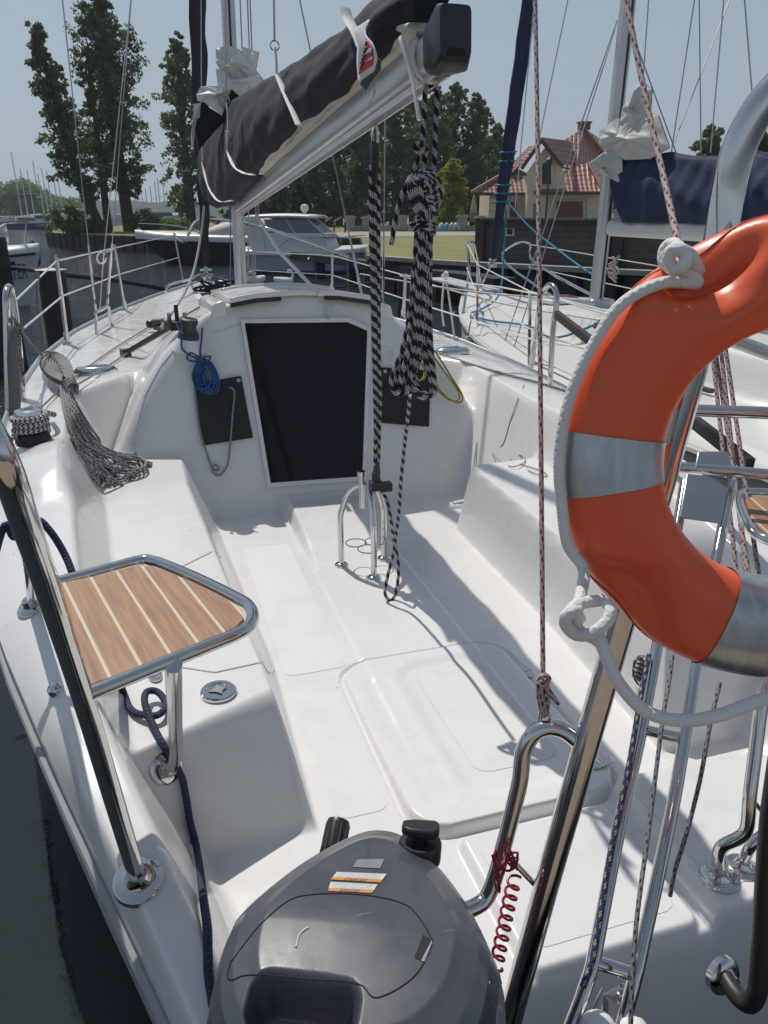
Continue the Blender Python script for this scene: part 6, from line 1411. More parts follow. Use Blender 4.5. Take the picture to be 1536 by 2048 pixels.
for i in range(9):
    x = -2.05 + 2.65 * i / 8; z = h2 - .05 * (abs(i - 4) / 4) ** 2
    for k in range(7): y_ = -1 + k / 3; V.append(W(x, y_ * .70, z + .07 * (1 - y_ ** 2)))
for i in range(8):
    for k in range(6): q = i * 7 + k; F.append((q, q + 1, q + 8, q + 7))
rf = mobj('cabin_roof', V, F, WHULL, t); s2 = rf.modifiers.new('thick', 'SOLIDIFY'); s2.thickness = .07
mb = MB(); mb.add([W(-2.05, -.7, h2), W(-1.5, -.7, h2), W(-1.3, -.7, h0), W(-1.85, -.7, h0)], [(0, 1, 2, 3)]); o = mb.build('cabin_pillar', WHULL, t, smooth=False); s2 = o.modifiers.new('t', 'SOLIDIFY'); s2.thickness = .05
mb = MB(); mb.lathe(W(-.05, 0, h2 + .08), [(.06, 0), (.06, .10), (.13, .16), (.15, .24), (.12, .33), (0, .37)], 18); mb.build('radar_dome', WHITEP, t)
mb = MB(); mb.tube([W(-1.0, -.75, h0), W(-.2, -.88, h0 + .42), W(1.4, -.8, h0 + .45), W(2.2, 0, h0 + .5), W(1.4, .8, h0 + .45)], .016, 6, smooth=5); mb.tube([W(.5, -.86, h0), W(.5, -.87, h0 + .43)], .014, 6); mb.build('side_rail', STEEL, t)
# ================================================================ jetty in front of them
JW = mat('dark_jetty_timber', (.025, .024, .024), .8, noise=(4, .5, (.05, .048, .045)))
ja, jb, jc = P(372, 487, z=.62), P(520, 501, z=.62), P(800, 537, z=.62)
jt = thing('jetty', 'dark timber jetty on posts crossing in front of the two motorboats', 'jetty', ja)
mb = MB(); mb.beam(ja, jb, .5, .10); mb.build('walkway', WOODD, jt, smooth=False)
mb = MB(); mb.beam(jb, jc, .5, .22); mb.build('edge_beam', JW, jt, smooth=False)
mb = MB(); mb.beam(jc, P(1010, 566, z=.62), .6, .2); mb.build('edge_beam', JW, jt, smooth=False)
for u, v in ((446, 494), (509, 500), (571, 508), (639, 517), (705, 526), (790, 537), (880, 548)):
    p = P(u, v, z=.62); mb = MB(); mb.beam(Vector((p.x, p.y, -.4)), Vector((p.x, p.y, .75 if u < 800 else .6)), .30, .30, up=(0, 1, 0)); mb.build('post', JW, jt, smooth=False)
for k, (u, v) in enumerate(((433, 500), (539, 509), (595, 514), (651, 521))):
    for s_ in range(3):
        p = P(u + s_ * 5, v, z=.52); mb = MB(); q = (jc - jb).normalized(); n_ = Vector((q.y, -q.x, 0)); p2 = p
        a_ = jb + q * ((p - jb).dot(q)); a_ = Vector((a_.x, a_.y, .62)) + n_ * .262
        mb.beam(a_ + Vector((-.03, 0, -.05)), a_ + Vector((.03, 0, .05)), .03, .006, up=n_); mb.build('white_stripe', WHITEP, jt)
for i, (u, v) in enumerate(((512, 563), (568, 566))):
    p = P(u, v + 8, z=0.0); t = thing('swan', ('white swan resting on the water with tucked head, left of the two', 'white swan on the water with curved neck, right of the two')[i], 'swan', p)
    mb = MB(); V = []; N1, N2 = 14, 10
    sgn = 1 if i else -1
    for a in range(N2 + 1):
        th_ = math.pi * a / N2
        for k in range(N1):
            ph = 2 * math.pi * k / N1; x = math.cos(th_); r_ = math.sin(th_) ** .8; V.append(p + Vector((sgn * x * .30 , .16 * r_ * math.cos(ph), .13 + .15 * r_ * math.sin(ph) + (.10 * max(0, -x) ** 2))))
    F = [(a * N1 + k, a * N1 + (k + 1) % N1, (a + 1) * N1 + (k + 1) % N1, (a + 1) * N1 + k) for a in range(N2) for k in range(N1)]
    mobj('body', V, F, mat('white_plumage', (.72, .71, .68), .8), t)
    mb = MB(); s_ = sgn
    if i: pts = [(.22, .18), (.28, .32), (.24, .42), (.16, .45), (.14, .38)]
    else: pts = [(.2, .2), (.22, .33), (.12, .38), (.0, .33)]
    mb.tube([p + Vector((s_ * a, 0, b_)) for a, b_ in pts], [.05, .038, .034, .045, .02][:len(pts)], 8, smooth=4); mb.build('neck', MATS['white_plumage'], t)
# ================================================================ left: sailing boat bow, posts, lines
g3 = PR(-126, 425, 21); g3.z = 0; L3 = 4.2; hdg = math.atan2(RT[1], RT[0]) + .10; t = thing('charter_yacht', 'bow of a white yacht with dark lettering and stripes at the left edge', 'sailboat', g3)
V, F = hull_mesh(L3, 1.7, 1.05, bow=.5, n=18, keel=-.2, flare=.6)
c3 = (g3.x, g3.y, 0); mobj('hull', place(V, c3, hdg), F, mat('pale_hull', (.55, .57, .59), .3), t).data.set_sharp_from_angle(angle=.7)
ca, sa = math.cos(hdg), math.sin(hdg)
def W(x, y, z): return Vector((g3.x + x * ca - y * sa, g3.y + x * sa + y * ca, z))
V = []; F = []
for i in range(19):
    t_ = i / 18; x = -L3 / 2 + L3 * t_; w_ = .85 * (1 - max(0, (t_ - .45) / .55) ** 2.2) + .02; sh = 1.05 * (1 + .28 * max(0, t_ - .4) ** 1.5)
    for (yy, zz) in ((-1.0, 0), (-.95, .09), (0, .2), (.95, .09), (1.0, 0)): V.append(W(x, yy * w_, sh + zz))
for i in range(18):
    for k in range(4): q = i * 5 + k; F.append((q, q + 1, q + 6, q + 5))
mobj('deck', V, F, WHULL, t)
for zo, th_ in ((-.02, .03), (-.17, .035), (-.27, .014)):
    pts = []
    for i in range(13):
        t_ = .3 + (.68 if zo > -.1 else .6) * i / 12; x = -L3 / 2 + L3 * t_; f_ = (1.05 + zo) / 1.05; w_ = .85 * (1 - max(0, (t_ - .45) / .55) ** 2.2) + .02; pts.append(W(x - (1 - f_) * .75 * max(0, (t_ - .7) / .3), -w_ * (.6 + .4 * (1 + zo)) - .008, 1.05 * (1 + .28 * max(0, t_ - .4) ** 1.5) + zo))
    mb = MB(); mb.tube(pts, th_, 5); mb.build('hull_stripe', mat('navy_stripe', (.02, .035, .08), .4), t)
fc = D.curves.new('lettering', 'FONT'); fc.body = 'RTER'; fc.size = .50; fc.extrude = .004; fc.space_character = 1.0
ftmp = D.objects.new('tmp', fc); COL.objects.link(ftmp); C.view_layer.update(); fme = D.meshes.new_from_object(ftmp.evaluated_get(C.evaluated_depsgraph_get())); D.objects.remove(ftmp); D.curves.remove(fc)
fme.materials.clear(); fme.materials.append(mat('dark_lettering', (.05, .07, .10), .5)); fo = D.objects.new('hull_lettering', fme); COL.objects.link(fo)
pl_ = W(1.42, -.49, .62)
dirx = (W(1.85, -.22, .5) - W(1.42, -.49, .5)).normalized(); up3 = Vector((0, 0, 1)); nz_ = dirx.cross(up3)
nrm3 = (dirx.cross(up3)).normalized(); upv = (up3 + nrm3 * .22).normalized(); zz = dirx.cross(upv).normalized()
M3 = Matrix((dirx * .40, upv, zz)).transposed().to_4x4(); M3.translation = pl_; fo.parent = t; fo.matrix_parent_inverse = Matrix.Translation(-t.location); fo.matrix_basis = M3
mb = MB(); mb.tube([W(1.1, -.45, 1.2), W(1.15, -.45, 1.75), W(1.9, 0, 1.85), W(1.15, .45, 1.75), W(1.1, .45, 1.2)], .02, 6, smooth=4); mb.tube([W(1.75, 0, 1.25), W(1.9, 0, 1.85)], .018, 6); mb.build('bow_pulpit', STEEL, t); mb = MB(); mb.tube([W(.3, -.7, 1.15), W(.3, -.7, 1.75)], .015, 6); mb.build('stanchion', STEEL, t)
mb = MB(); mb.box(W(-.5, 0, 1.35), (1.6, .9, .35), hdg); mb.build('covered_cabin', CANVAS, t, bevel=.08)
mb = MB(); p = P(70, 512, d=19.5); mb.tube([p + Vector((0, 0, .38)), p + Vector((0, 0, .34)), p + Vector((0, 0, .22)), p, p - Vector((0, 0, .20)), p - Vector((0, 0, .27))], [.02, .05, .12, .13, .11, .03], 14); tag(mb.build('fender', BLACK), 'black fender hanging at the bow of the lettered yacht', 'fender')
PW = mat('black_creosote_post', (.028, .026, .026), .75, noise=(5, .5, (.05, .045, .042)), bump=(9, .6, .02))
def mpost(label, u, vt, R_, r_):
    g = PR(u, vt, R_); mb = MB(); mb.tube([Vector((g.x, g.y, -.5)), Vector((g.x, g.y, g.z - .03)), g], [r_ * 1.05, r_, r_ * .96], 18); tag(mb.build('mooring_post', PW), label, 'mooring post'); return g
gp = mpost('thick black mooring post standing beside the port rail', 101, 541, 9.6, .145); gl = mpost('black mooring post cut off by the left edge', -30, 474, 12.0, .25)
mb = MB(); mb.lathe(gp, [(.16, -.005), (.17, .01), (.0, .03)], 18); mb.tube([gp + Vector((.06, 0, .02)), gp + Vector((.06, 0, .08))], .02, 8); tag(mb.build('post_cap', mat('galvanised_band', (.3, .3, .3), .5, .8)), 'metal cap with stud on top of the thick mooring post', 'cap')
rope('mooring_rope', 'dark mooring rope running from the thick post to our bow', 'rope', [[gp + Vector((.0, -.1, -.02)), P(240, 562, d=9.6), P(330, 578, d=10), P(380, 588, d=10.4)]], .03, mat('dark_blue_rope', (.015, .02, .035), .8), 3)
rope('mooring_rope', 'dark rope from the thick post towards the left edge', 'rope', [[gp + Vector((.0, -.1, -.02)), P(30, 536, d=10.5), P(-40, 546, d=11)]], .03, MATS['dark_blue_rope'], 3)
rope('rail_rope', 'grey twisted rope hanging from the upper lifeline in front of the thick post', 'rope', [[P(76, 545, y=ST1Y - .9), P(72, 552, y=ST1Y - .9), P(78, 556, y=ST1Y - .9), P(75, 560, y=ST1Y - .9), P(76, 600, y=ST1Y - .9), P(84, 660, y=ST1Y - .9), P(88, 688, y=ST1Y - .9)]], .012, GRL if False else mat('grey_twisted_rope', (.22, .20, .19), .9), 4)
rope('rail_loop', 'white rope loop tied round the upper lifeline at the second stanchion', 'rope', [[P(203 + 9 * math.cos(t), 516 + 11 * math.sin(t), y=ST2Y) for t in [k * .63 for k in range(10)]], [P(212, 505, y=ST2Y), P(226, 500, y=ST2Y), P(232, 505, y=ST2Y), P(234, 530, y=ST2Y)]], .008, mat('white_cord', (.65, .64, .6), .8), 5)
# bow ropes on the foredeck
rr2 = random.Random(9); sn = []
for i in range(7): cx, cy = 430 + 18 * math.sin(i * 1.9), 573 + 5 * math.cos(i * 2.2); sn.append([P(cx + (14 + 2 * i) * math.cos(t), cy + (5 + i % 3 * 2) * math.sin(t + i), y=9.6) for t in [k * .8 for k in range(9)]])
sn.append([P(x_, y_, y=9.6) for x_, y_ in ((452, 575), (460, 582), (470, 578), (474, 590), (466, 596), (458, 588), (472, 584))])
rope('bow_line_coil', 'tangled coil of thin black rope by the mast foot on the foredeck', 'rope coil', sn, .014, mat('black_rope', (.015, .015, .02), .8), 3, n=6)
rope('bow_mooring_line', 'thin dark line running across the water to the right of the mast', 'rope', [[P(520, 585, d=12), P(640, 578, d=12), P(740, 566, d=13), P(840, 545, d=14)]], .014, MATS['dark_blue_rope'], 3)

# thin summer haze: far banks and trees pale a little
hzb = MB(); hzb.box((0, 520, 39), (1500, 1150, 80)); hm = D.materials.new('haze_air'); hm.use_nodes = True; hn = hm.node_tree.nodes; hn.clear()
pv = hn.new('ShaderNodeVolumePrincipled'); pv.inputs['Color'].default_value = (.82, .88, .95, 1); pv.inputs['Density'].default_value = .0006; pv.inputs['Anisotropy'].default_value = .3
ho = hn.new('ShaderNodeOutputMaterial'); hm.node_tree.links.new(pv.outputs[0], ho.inputs['Volume'])
tag(hzb.build('haze', hm, smooth=False), kind='stuff')
# ================================================================ house, walls and fences
PLASTER = mat('cream_plaster', (.60, .54, .44), .85, noise=(2, .3, (.53, .48, .39)))
TILE = mat('red_brown_roof_tile', (.24, .10, .075), .32, spec=.6); n, l, b = nodes(TILE)
uv = n.new('ShaderNodeUVMap'); sp = n.new('ShaderNodeSeparateXYZ'); l.new(uv.outputs[0], sp.inputs[0])
h1_ = math_node(TILE, 'ABSOLUTE', math_node(TILE, 'SINE', math_node(TILE, 'MULTIPLY', sp.outputs[0], 3.1416 / .30))); h2_ = math_node(TILE, 'FRACT', math_node(TILE, 'DIVIDE', sp.outputs[1], .44))
bp = n.new('ShaderNodeBump'); bp.inputs['Strength'].default_value = 1; bp.inputs['Distance'].default_value = .10; l.new(math_node(TILE, 'ADD', h1_, math_node(TILE, 'MULTIPLY', h2_, -1.6)), bp.inputs['Height']); l.new(bp.outputs[0], b.inputs['Normal'])
l.new(mix_col(TILE, math_node(TILE, 'GREATER_THAN', h2_, .76), (.36, .17, .13), (.11, .05, .04)), b.inputs['Base Color'])  # tile tone painted lighter and pinker to carry sun glare
RH = 58.0
def H(u, v, dR=0.0): return PR(u, v, RH + dR)
hg = H(1075, 425); hg.z = ZL; HX = Vector((RT[0], RT[1], 0)); HY = Vector((FW[0], FW[1], 0)).normalized()
house = thing('house', 'cream villa with red brown tiled hip roofs and a gabled dormer', 'house', hg)
kx = RH / FPX * 1.075
def hp3(u, v, dep=0.0):
    """point on the house front plane (dep metres behind it)"""
    o = Vector((hg.x, hg.y, EYE)); p0 = o + HY * dep; r_ = Vector(ray(u, v)); c = Vector((0, 0, EYE)); t_ = (p0 - c).dot(HY) / r_.dot(HY); return c + r_ * t_
def face(name, pts, m, parent, th=0.0, uvax=None):
    pts = [Vector(p) for p in pts]; N_ = (pts[1] - pts[0]).cross(pts[-1] - pts[0]).normalized(); V = list(pts); F = [tuple(range(len(pts)))]; ux = (pts[1] - pts[0]).normalized(); uy = N_.cross(ux)
    if th: V += [p - N_ * th for p in pts]; n_ = len(pts); F += [tuple(range(n_, 2 * n_))[::-1]] + [(i, (i + 1) % n_, (i + 1) % n_ + n_, i + n_) for i in range(n_)]
    uvl = []
    for f_ in F:
        for i in f_: uvl.append(((V[i] - pts[0]).dot(ux), (V[i] - pts[0]).dot(uy)))
    return mobj(name, V, F, m, parent, False, uvl)
def wallbox(name, u0, u1, v0, v1, d0, d1, m, parent):
    a, b_ = hp3(u0, v1, d0), hp3(u1, v1, d0); zt = hp3(u0, v0, d0).z; zb = max(ZL - .02, hp3(u0, v1, d0).z); off = HY * (d1 - d0); V = []
    for p in (a, b_, b_ + off, a + off): V.append((p.x, p.y, zb))
    for p in (a, b_, b_ + off, a + off): V.append((p.x, p.y, zt))
    return mobj(name, V, [(0, 1, 5, 4), (1, 2, 6, 5), (2, 3, 7, 6), (3, 0, 4, 7), (4, 5, 6, 7)], m, parent, False)
wallbox('wall', 1070, 1200, 386, 470, 0, 7, PLASTER, house)
wallbox('wall', 975, 1058, 388, 470, 1.2, 7, PLASTER, house)
wl_ = wallbox('wall', 1050, 1090, 350, 470, -.4, 5, PLASTER, house)
# gable front
face('gable_wall', [hp3(1054, 388, -.42), hp3(1130, 388, -.42), hp3(1130, 345, -.42), hp3(1092, 292, -.42), hp3(1054, 345, -.42)], PLASTER, house, .1)
rf = face('roof', [hp3(1072, 384, -.7), hp3(1206, 384, -.7), hp3(1176, 326, 1.3), hp3(1158, 330, 1.4), hp3(1130, 342, 1.1)], TILE, house, .12)
face('roof', [hp3(1206, 384, -.7), hp3(1236, 376, 5), hp3(1176, 326, 1.3)], TILE, house, .12)
face('roof', [hp3(943, 386, .6), hp3(1056, 386, .6), hp3(1058, 348, 2.4), hp3(1030, 335, 3.0)], TILE, house, .12)
face('roof', [hp3(1024, 345, 2.0), hp3(1076, 292, 3.5), hp3(1058, 292, 4.5), hp3(1010, 340, 3.2)], TILE, house, .12)
face('roof', [hp3(1112, 330, 1.2), hp3(1150, 340, 1.2), hp3(1220, 322, 5.2), hp3(1168, 256, 5.2), hp3(1115, 288, 3.5)], TILE, house, .12)
face('roof', [hp3(1168, 256, 5.2), hp3(1220, 322, 5.2), hp3(1262, 318, 9)], TILE, house, .12)
dr1 = face('dormer_roof', [hp3(1083, 280, -.9), hp3(1138, 287, 2.8), hp3(1156, 328, 2.6), hp3(1122, 330, -.8)], TILE, house, .12)
face('dormer_roof', [hp3(1083, 280, -.9), hp3(1045, 338, -.8), hp3(1040, 326, 2.4), hp3(1080, 282, 2.8)], TILE, house, .12)
BRN = mat('brown_fascia', (.07, .03, .025), .5)
for a_, b_ in (((1068, 386), (1206, 386)), ((943, 388), (1056, 388))):
    d_ = -.75 if a_[0] > 1000 else .55; mb = MB(); mb.beam(hp3(*a_, d_), hp3(*b_, d_), .12, .2); mb.build('eaves', BRN, house)
for a_, b_ in (((1083, 281), (1043, 338)), ((1083, 281), (1124, 332))): mb = MB(); mb.beam(hp3(*a_, -.95), hp3(*b_, -.95), .1, .22); mb.build('bargeboard', BRN, house)
CREAM = mat('ridge_tile', (.42, .22, .17), .5)
for a_, d0, b_, d1 in (((1168, 256), 5.1, (1220, 322), 5.1), ((1176, 326), 1.2, (1206, 383), -.75), ((1030, 335), 2.9, (943, 385), .5), ((1083, 279), -.9, (1138, 286), 2.8)): mb = MB(); mb.tube([hp3(*a_, d0) + Vector((0, 0, .05)), hp3(*b_, d1) + Vector((0, 0, .05))], .10, 6); mb.build('ridge', CREAM, rf)
mb = MB(); p = hp3(1168, 256, 5.3); mb.box(p + Vector((0, 0, .1)), (.7, .6, .45)); mb.box(p + Vector((0, 0, .36)), (.85, .75, .1)); mb.build('chimney', mat('chimney_brick', (.18, .07, .05), .8), rf, smooth=False)
WIN = mat('house_glass', (.03, .04, .05), .1, spec=.7); WF = mat('white_surround', (.58, .55, .49), .7)
def window(u0, u1, v0, v1, dep, m=WIN, name='window', arch=False):
    pts = [hp3(u0, v1, dep), hp3(u1, v1, dep), hp3(u1, v0, dep), hp3(u0, v0, dep)]
    if arch: pts = [hp3(u0, v1, dep), hp3(u1, v1, dep)] + [hp3((u0 + u1) / 2 + (u1 - u0) / 2 * math.cos(a), v0 + (u1 - u0) / 2 - (u1 - u0) / 2 * math.sin(a) , dep) for a in [math.pi * k / 10 for k in range(11)]]
    w_ = face(name, pts, m, house, .05); c = sum((p for p in pts), Vector()) / len(pts)
    mb = MB(); mb.tube([c + (p - c) * 1.06 - HY * .03 for p in pts], .09, 4, closed=True); mb.build('surround', WF, w_); return w_
GAR = mat('brown_garage_door', (.12, .035, .025), .5)
window(1112, 1166, 402, 460, -.06, GAR, 'garage_door'); window(1082, 1104, 322, 368, -.50, arch=True); window(1018, 1036, 404, 440, 1.14, GAR, 'door'); window(1064, 1076, 404, 460, -.46, mat('arch_shade', (.2, .17, .13), .8), 'doorway', True)
for u in (1094, 1180, 984):
    for k in range(3):
        dep = -.05 if u > 1000 else 1.15; a_ = hp3(u - 6, 398 + k * 16, dep); mb = MB(); p = hp3(u, 401 + k * 15, dep); mb.box(p - HY * .03, (.42, .12, .34), -YAW); mb.build('corner_stone', WF, house, smooth=False)
# boundary walls
WALL = mat('grey_concrete_block', (.085, .08, .078), .9, noise=(2, .5, (.12, .112, .108))); n, l, b = nodes(WALL)
br = n.new('ShaderNodeTexBrick'); br.inputs['Scale'].default_value = 1; br.inputs['Brick Width'].default_value = .4; br.inputs['Row Height'].default_value = .14; br.inputs['Mortar Size'].default_value = .008; uvn = n.new('ShaderNodeUVMap'); l.new(uvn.outputs[0], br.inputs['Vector'])
br.inputs['Color1'].default_value = (.095, .088, .085, 1); br.inputs['Color2'].default_value = (.115, .105, .10, 1); br.inputs['Mortar'].default_value = (.06, .056, .055, 1); l.new(br.outputs[0], b.inputs['Base Color'])
wa, wb, wc = P(965, 529, z=ZL), P(1242, 541, z=ZL), P(1600, 556, z=ZL); wa0 = Vector(wa)
off_ = Vector((HY.x, HY.y, 0)) * .4
def wall_run(name, label, a, b_, v_top, first=True):
    a = a + off_; b_ = b_ + off_; h = P(0, 0, d=1).z; r_ = Vector(ray(*v_top)); rng = math.hypot(a.x, a.y); zt = EYE + r_.z / math.hypot(r_.x, r_.y) * rng
    t = thing(name, label, 'wall', a); d_ = (b_ - a); n_ = Vector((-d_.y, d_.x, 0)).normalized() * .2
    pts = [Vector((a.x, a.y, ZL - .05)), Vector((b_.x, b_.y, ZL - .05)), Vector((b_.x, b_.y, zt)), Vector((a.x, a.y, zt))]; face('wall_face', pts, WALL, t, .2)
    mb = MB(); mb.beam(Vector((a.x, a.y, zt + .02)), Vector((b_.x, b_.y, zt + .02)), .28, .05); mb.build('coping', mat('grey_coping', (.17, .165, .16), .8), t)
    for k in range(int(d_.length / 3.2) + 1):
        p = a + d_.normalized() * 3.2 * k; mb = MB(); mb.box((p.x, p.y, (ZL + zt) / 2), (.24, .24, zt - ZL + .06), math.atan2(d_.y, d_.x)); mb.build('pilaster', MATS['grey_coping'] if False else WALL, t, smooth=False)
    return zt
zt = wall_run('block_wall', 'dark grey block wall in front of the villa', wa, wb, (965, 439))
wall_run('block_wall', 'dark grey block wall continuing behind the neighbouring boat and under its boom', wb + Vector((.02, .02, 0)), wc, (1242, 432))
bk_ = P(975, 470, z=ZL); wall_run('block_wall', 'end return of the dark block wall running back beside the lawn', wa + Vector((-.03, .05, 0)), bk_, (965, 439)) if False else None
def wpt(u, v, lift=.03):
    a, b_ = wa + off_, wb + off_; dn = (b_ - a); n_ = Vector((dn.y, -dn.x, 0)).normalized(); r_ = Vector(ray(u, v)); c = Vector((0, 0, EYE)); t_ = (a + n_ * lift - c).dot(n_) / r_.dot(n_); return c + r_ * t_
sg = thing('wall_sign', 'small white sign with dark text on the dark block wall', 'sign', wpt(1020, 465)); face('sign_plate', [wpt(1012, 472), wpt(1028, 472), wpt(1028, 457), wpt(1012, 457)], WHITEP, sg, .02)
for v_ in (460, 463.5, 467): mb = MB(); mb.beam(wpt(1014, v_, .06), wpt(1026 - (v_ % 3), v_, .06), .01, .05); mb.build('text_line', BLACK, sg)
# pillars and iron fence along the promenade
fz = [(672, 434), (700, 434), (733, 435), (805, 433), (862, 433), (925, 432), (962, 434)]
PIL = mat('pale_stone_pillar', (.34, .33, .31), .8, noise=(3, .4, (.28, .27, .25))); IRON = mat('black_iron', (.02, .02, .022), .5)
prev = None
for i, (u, v) in enumerate(fz[1:]):
    g = PR(u, 425, 55); zt_ = PR(u, v, 55).z; t = thing('stone_pillar', 'pale square stone pillar of the promenade fence', 'pillar', Vector((g.x, g.y, ZL)), 'pillars of the promenade fence')
    mb = MB(); mb.box((g.x, g.y, (ZL + zt_) / 2), (.62, .62, zt_ - ZL - .1), -YAW); mb.build('shaft', PIL, t, smooth=False); mb = MB(); mb.box((g.x, g.y, zt_ - .03), (.8, .8, .12), -YAW); mb.box((g.x, g.y, zt_ + .05), (.5, .5, .08), -YAW); mb.build('cap', PIL, t, smooth=False)
    if prev is not None:
        tt = thing('iron_fence_panel', 'arched black iron fence panel on a low stone wall between two pillars', 'fence', Vector((prev.x, prev.y, ZL)), 'iron fence panels of the promenade'); d_ = g - prev
        mb = MB(); mb.beam(Vector((prev.x, prev.y, ZL + .17)), Vector((g.x, g.y, ZL + .17)), .25, .34); mb.build('low_wall', PIL, tt, smooth=False)
        mb = MB(); m_ = max(4, int(d_.length / .16))
        for k in range(m_ + 1): f_ = k / m_; q = Vector((prev.x, prev.y, 0)).lerp(Vector((g.x, g.y, 0)), f_); hh = ZL + .85 + .30 * math.sin(math.pi * f_); mb.beam(Vector((q.x, q.y, ZL + .3)), Vector((q.x, q.y, hh)), .025, .025, up=(0, 1, 0))
        mb.tube([Vector((prev.x + d_.x * f_, prev.y + d_.y * f_, ZL + .83 + .30 * math.sin(math.pi * f_))) for f_ in [j / 12 for j in range(13)]], .025, 5); mb.build('ironwork', IRON, tt)
    prev = Vector((g.x, g.y, ZL))
def post_lamp(label, u, vt, vb, R_):
    a, b_ = PR(u, vb, R_), PR(u, vt, R_); t = thing('street_lamp', label, 'street lamp', Vector((a.x, a.y, max(ZL, a.z)))); mb = MB(); mb.tube([Vector((a.x, a.y, ZL)), Vector((a.x, a.y, b_.z - .5))], [.07, .04], 8); mb.build('post', IRON, t)
    mb = MB(); c = Vector((a.x, a.y, b_.z - .5)); mb.lathe(c, [(.05, 0), (.12, .08), (.2, .45), (.24, .47), (.1, .6), (.03, .72), (0, .74)], 6); mb.build('lantern', IRON, t)
post_lamp('black lantern post in front of the villa gable', 1091, 318, 440, 50); post_lamp('black lantern post seen small against the narrow alder', 383, 342, 440, 58)
def brolly(label, u, vt, vb, R_):
    a, b_ = PR(u, vb, R_), PR(u, vt, R_); t = thing('closed_parasol', label, 'parasol', Vector((a.x, a.y, ZL))); mb = MB(); mb.tube([Vector((a.x, a.y, ZL)), Vector((a.x, a.y, b_.z))], .03, 6); mb.build('pole', IRON, t)
    mb = MB(); h_ = b_.z - ZL; mb.lathe(Vector((a.x, a.y, ZL + h_ * .25)), [(.16, 0), (.26, h_ * .12), (.20, h_ * .4), (.1, h_ * .65), (.02, h_ * .75)], 9); mb.build('canopy', mat('beige_canopy', (.36, .28, .21), .8), t)
brolly('closed beige parasol on the terrace beside the villa', 946, 388, 448, 56)
mb = MB(); p = P(897, 462, z=ZL)
for k in range(6): mb.box(p + Vector((k * .22 - .5, 0, .16 + .05 * (k % 2))), (.2, .4, .28 + .08 * (k % 3)), .2)
for i, (du, c_) in enumerate(((-14, (.35, .45, .5)), (-4, (.12, .35, .42)), (6, (.3, .42, .5)), (14, (.4, .45, .48)))):
    p = PR(898 + du, 425, 53); mb = MB(); mb.tube([Vector((p.x - .2, p.y, ZL + .1)), Vector((p.x, p.y, ZL + .38)), Vector((p.x + .25, p.y, ZL + .12))], [.1, .2, .1], 8, smooth=3); tag(mb.build('pedal_boat', mat('pale_plastic_%d' % i, c_, .4)), 'small pale blue plastic boat lying behind the promenade fence', 'boat', 'plastic boats behind the promenade fence')
for u in (650, 668, 690):
    a_, b_ = PR(u, 460, 50), PR(u + 14, 434, 50); t = thing('handrail', 'sloping handrail with a dark post beside the promenade steps', 'handrail', Vector((a_.x, a_.y, ZL)), 'handrails of the promenade steps'); mb = MB(); mb.beam(PR(u, 443, 50), b_, .1, .1); mb.build('rail', STONE, t); mb = MB(); mb.beam(Vector((a_.x, a_.y, ZL)), PR(u, 443, 50), .08, .08, up=(0, 1, 0)); mb.build('post', IRON, t)
# ================================================================ neighbouring sailing boat
NX = X0 + 3.62
nb = thing('neighbour_sailboat', 'white sailing boat moored alongside on the right with blue sail cover', 'sailboat', (NX, 6, 0))
NYs = [.6, 2, 4, 6, 7.5, 8.6, 9.5, 10.2, 10.6]; NO = [1.25, 1.45, 1.55, 1.45, 1.2, .88, .52, .2, .02]; NZ = [.80, .78, .78, .80, .84, .88, .92, .96, .98]
def no_(y): return float((np.interp(y - .12, NYs, NO) + 2 * np.interp(y, NYs, NO) + np.interp(y + .12, NYs, NO)) / 4)
def nz_f(y): return float(np.interp(y, NYs, NZ))
V = []; F = []; prof = None; ysn = np.linspace(.6, 10.6, 90)
def ndeck(o, y):
    w_ = no_(y); zs = nz_f(y); a = min(1, abs(o) / max(w_, .01)); z = zs + .07 * (1 - a ** 2) + (.04 if a < .93 else .0)
    cz = np.interp(y, [3.6, 4.0, 6.5, 8.0, 8.8], [.0, .30, .24, .12, 0]); cw_ = np.interp(y, [3, 6, 8.8], [.85, .75, .35])
    z += cz * (1 - sst(cw_ * .75, cw_, abs(o)))
    if y < 3.6: z -= .42 * (1 - sst(.50, .62, abs(o))) * sst(3.6, 3.45, y) if y > 3.45 else .42 * (1 - sst(.50, .62, abs(o)))
    return float(z)
cols = np.linspace(-1, 1, 71)
for y in ysn:
    w_ = no_(y)
    for c in cols: V.append((NX + c * w_, y, ndeck(c * w_, y)))
M = len(cols)
for i in range(len(ysn) - 1):
    for k in range(M - 1): q = i * M + k; F.append((q, q + 1, q + M + 1, q + M))
OLDW = mat('older_white_gelcoat', (.66, .65, .61), .35, noise=(1.5, .5, (.56, .55, .51)))
mobj('deck', V, F, OLDW, nb)
V = []; F = []; K = 8
for s_ in (-1, 1):
    b0 = len(V)
    for y in ysn:
        w_ = no_(y); zs = nz_f(y)
        for k in range(K):
            f_ = k / (K - 1); V.append((NX + s_ * (w_ * (1 - .12 * f_ - (.25 * max(0, (y - 8) / 2.6)) * f_) + .05 * math.sin(math.pi * f_)), y - .5 * f_ * max(0, (y - 9) / 1.6), zs - (zs + .2) * f_))
    for i in range(len(ysn) - 1):
        for k in range(K - 1): q = b0 + i * K + k; F.append((q, q + K, q + K + 1, q + 1))
mobj('hull', V, F, OLDW, nb)
for s_ in (-1, 1):
    mb = MB(); mb.tube([(NX + s_ * (no_(y) + .01), y, nz_f(y) - .03) for y in np.arange(.8, 10.5, .3)], .03, 8); mb.build('rubbing_strake', mat('cream_rubber', (.5, .48, .43), .5), nb)
def nd(o, y, h=0.0): return Vector((NX + o, y, ndeck(o, y) + h))
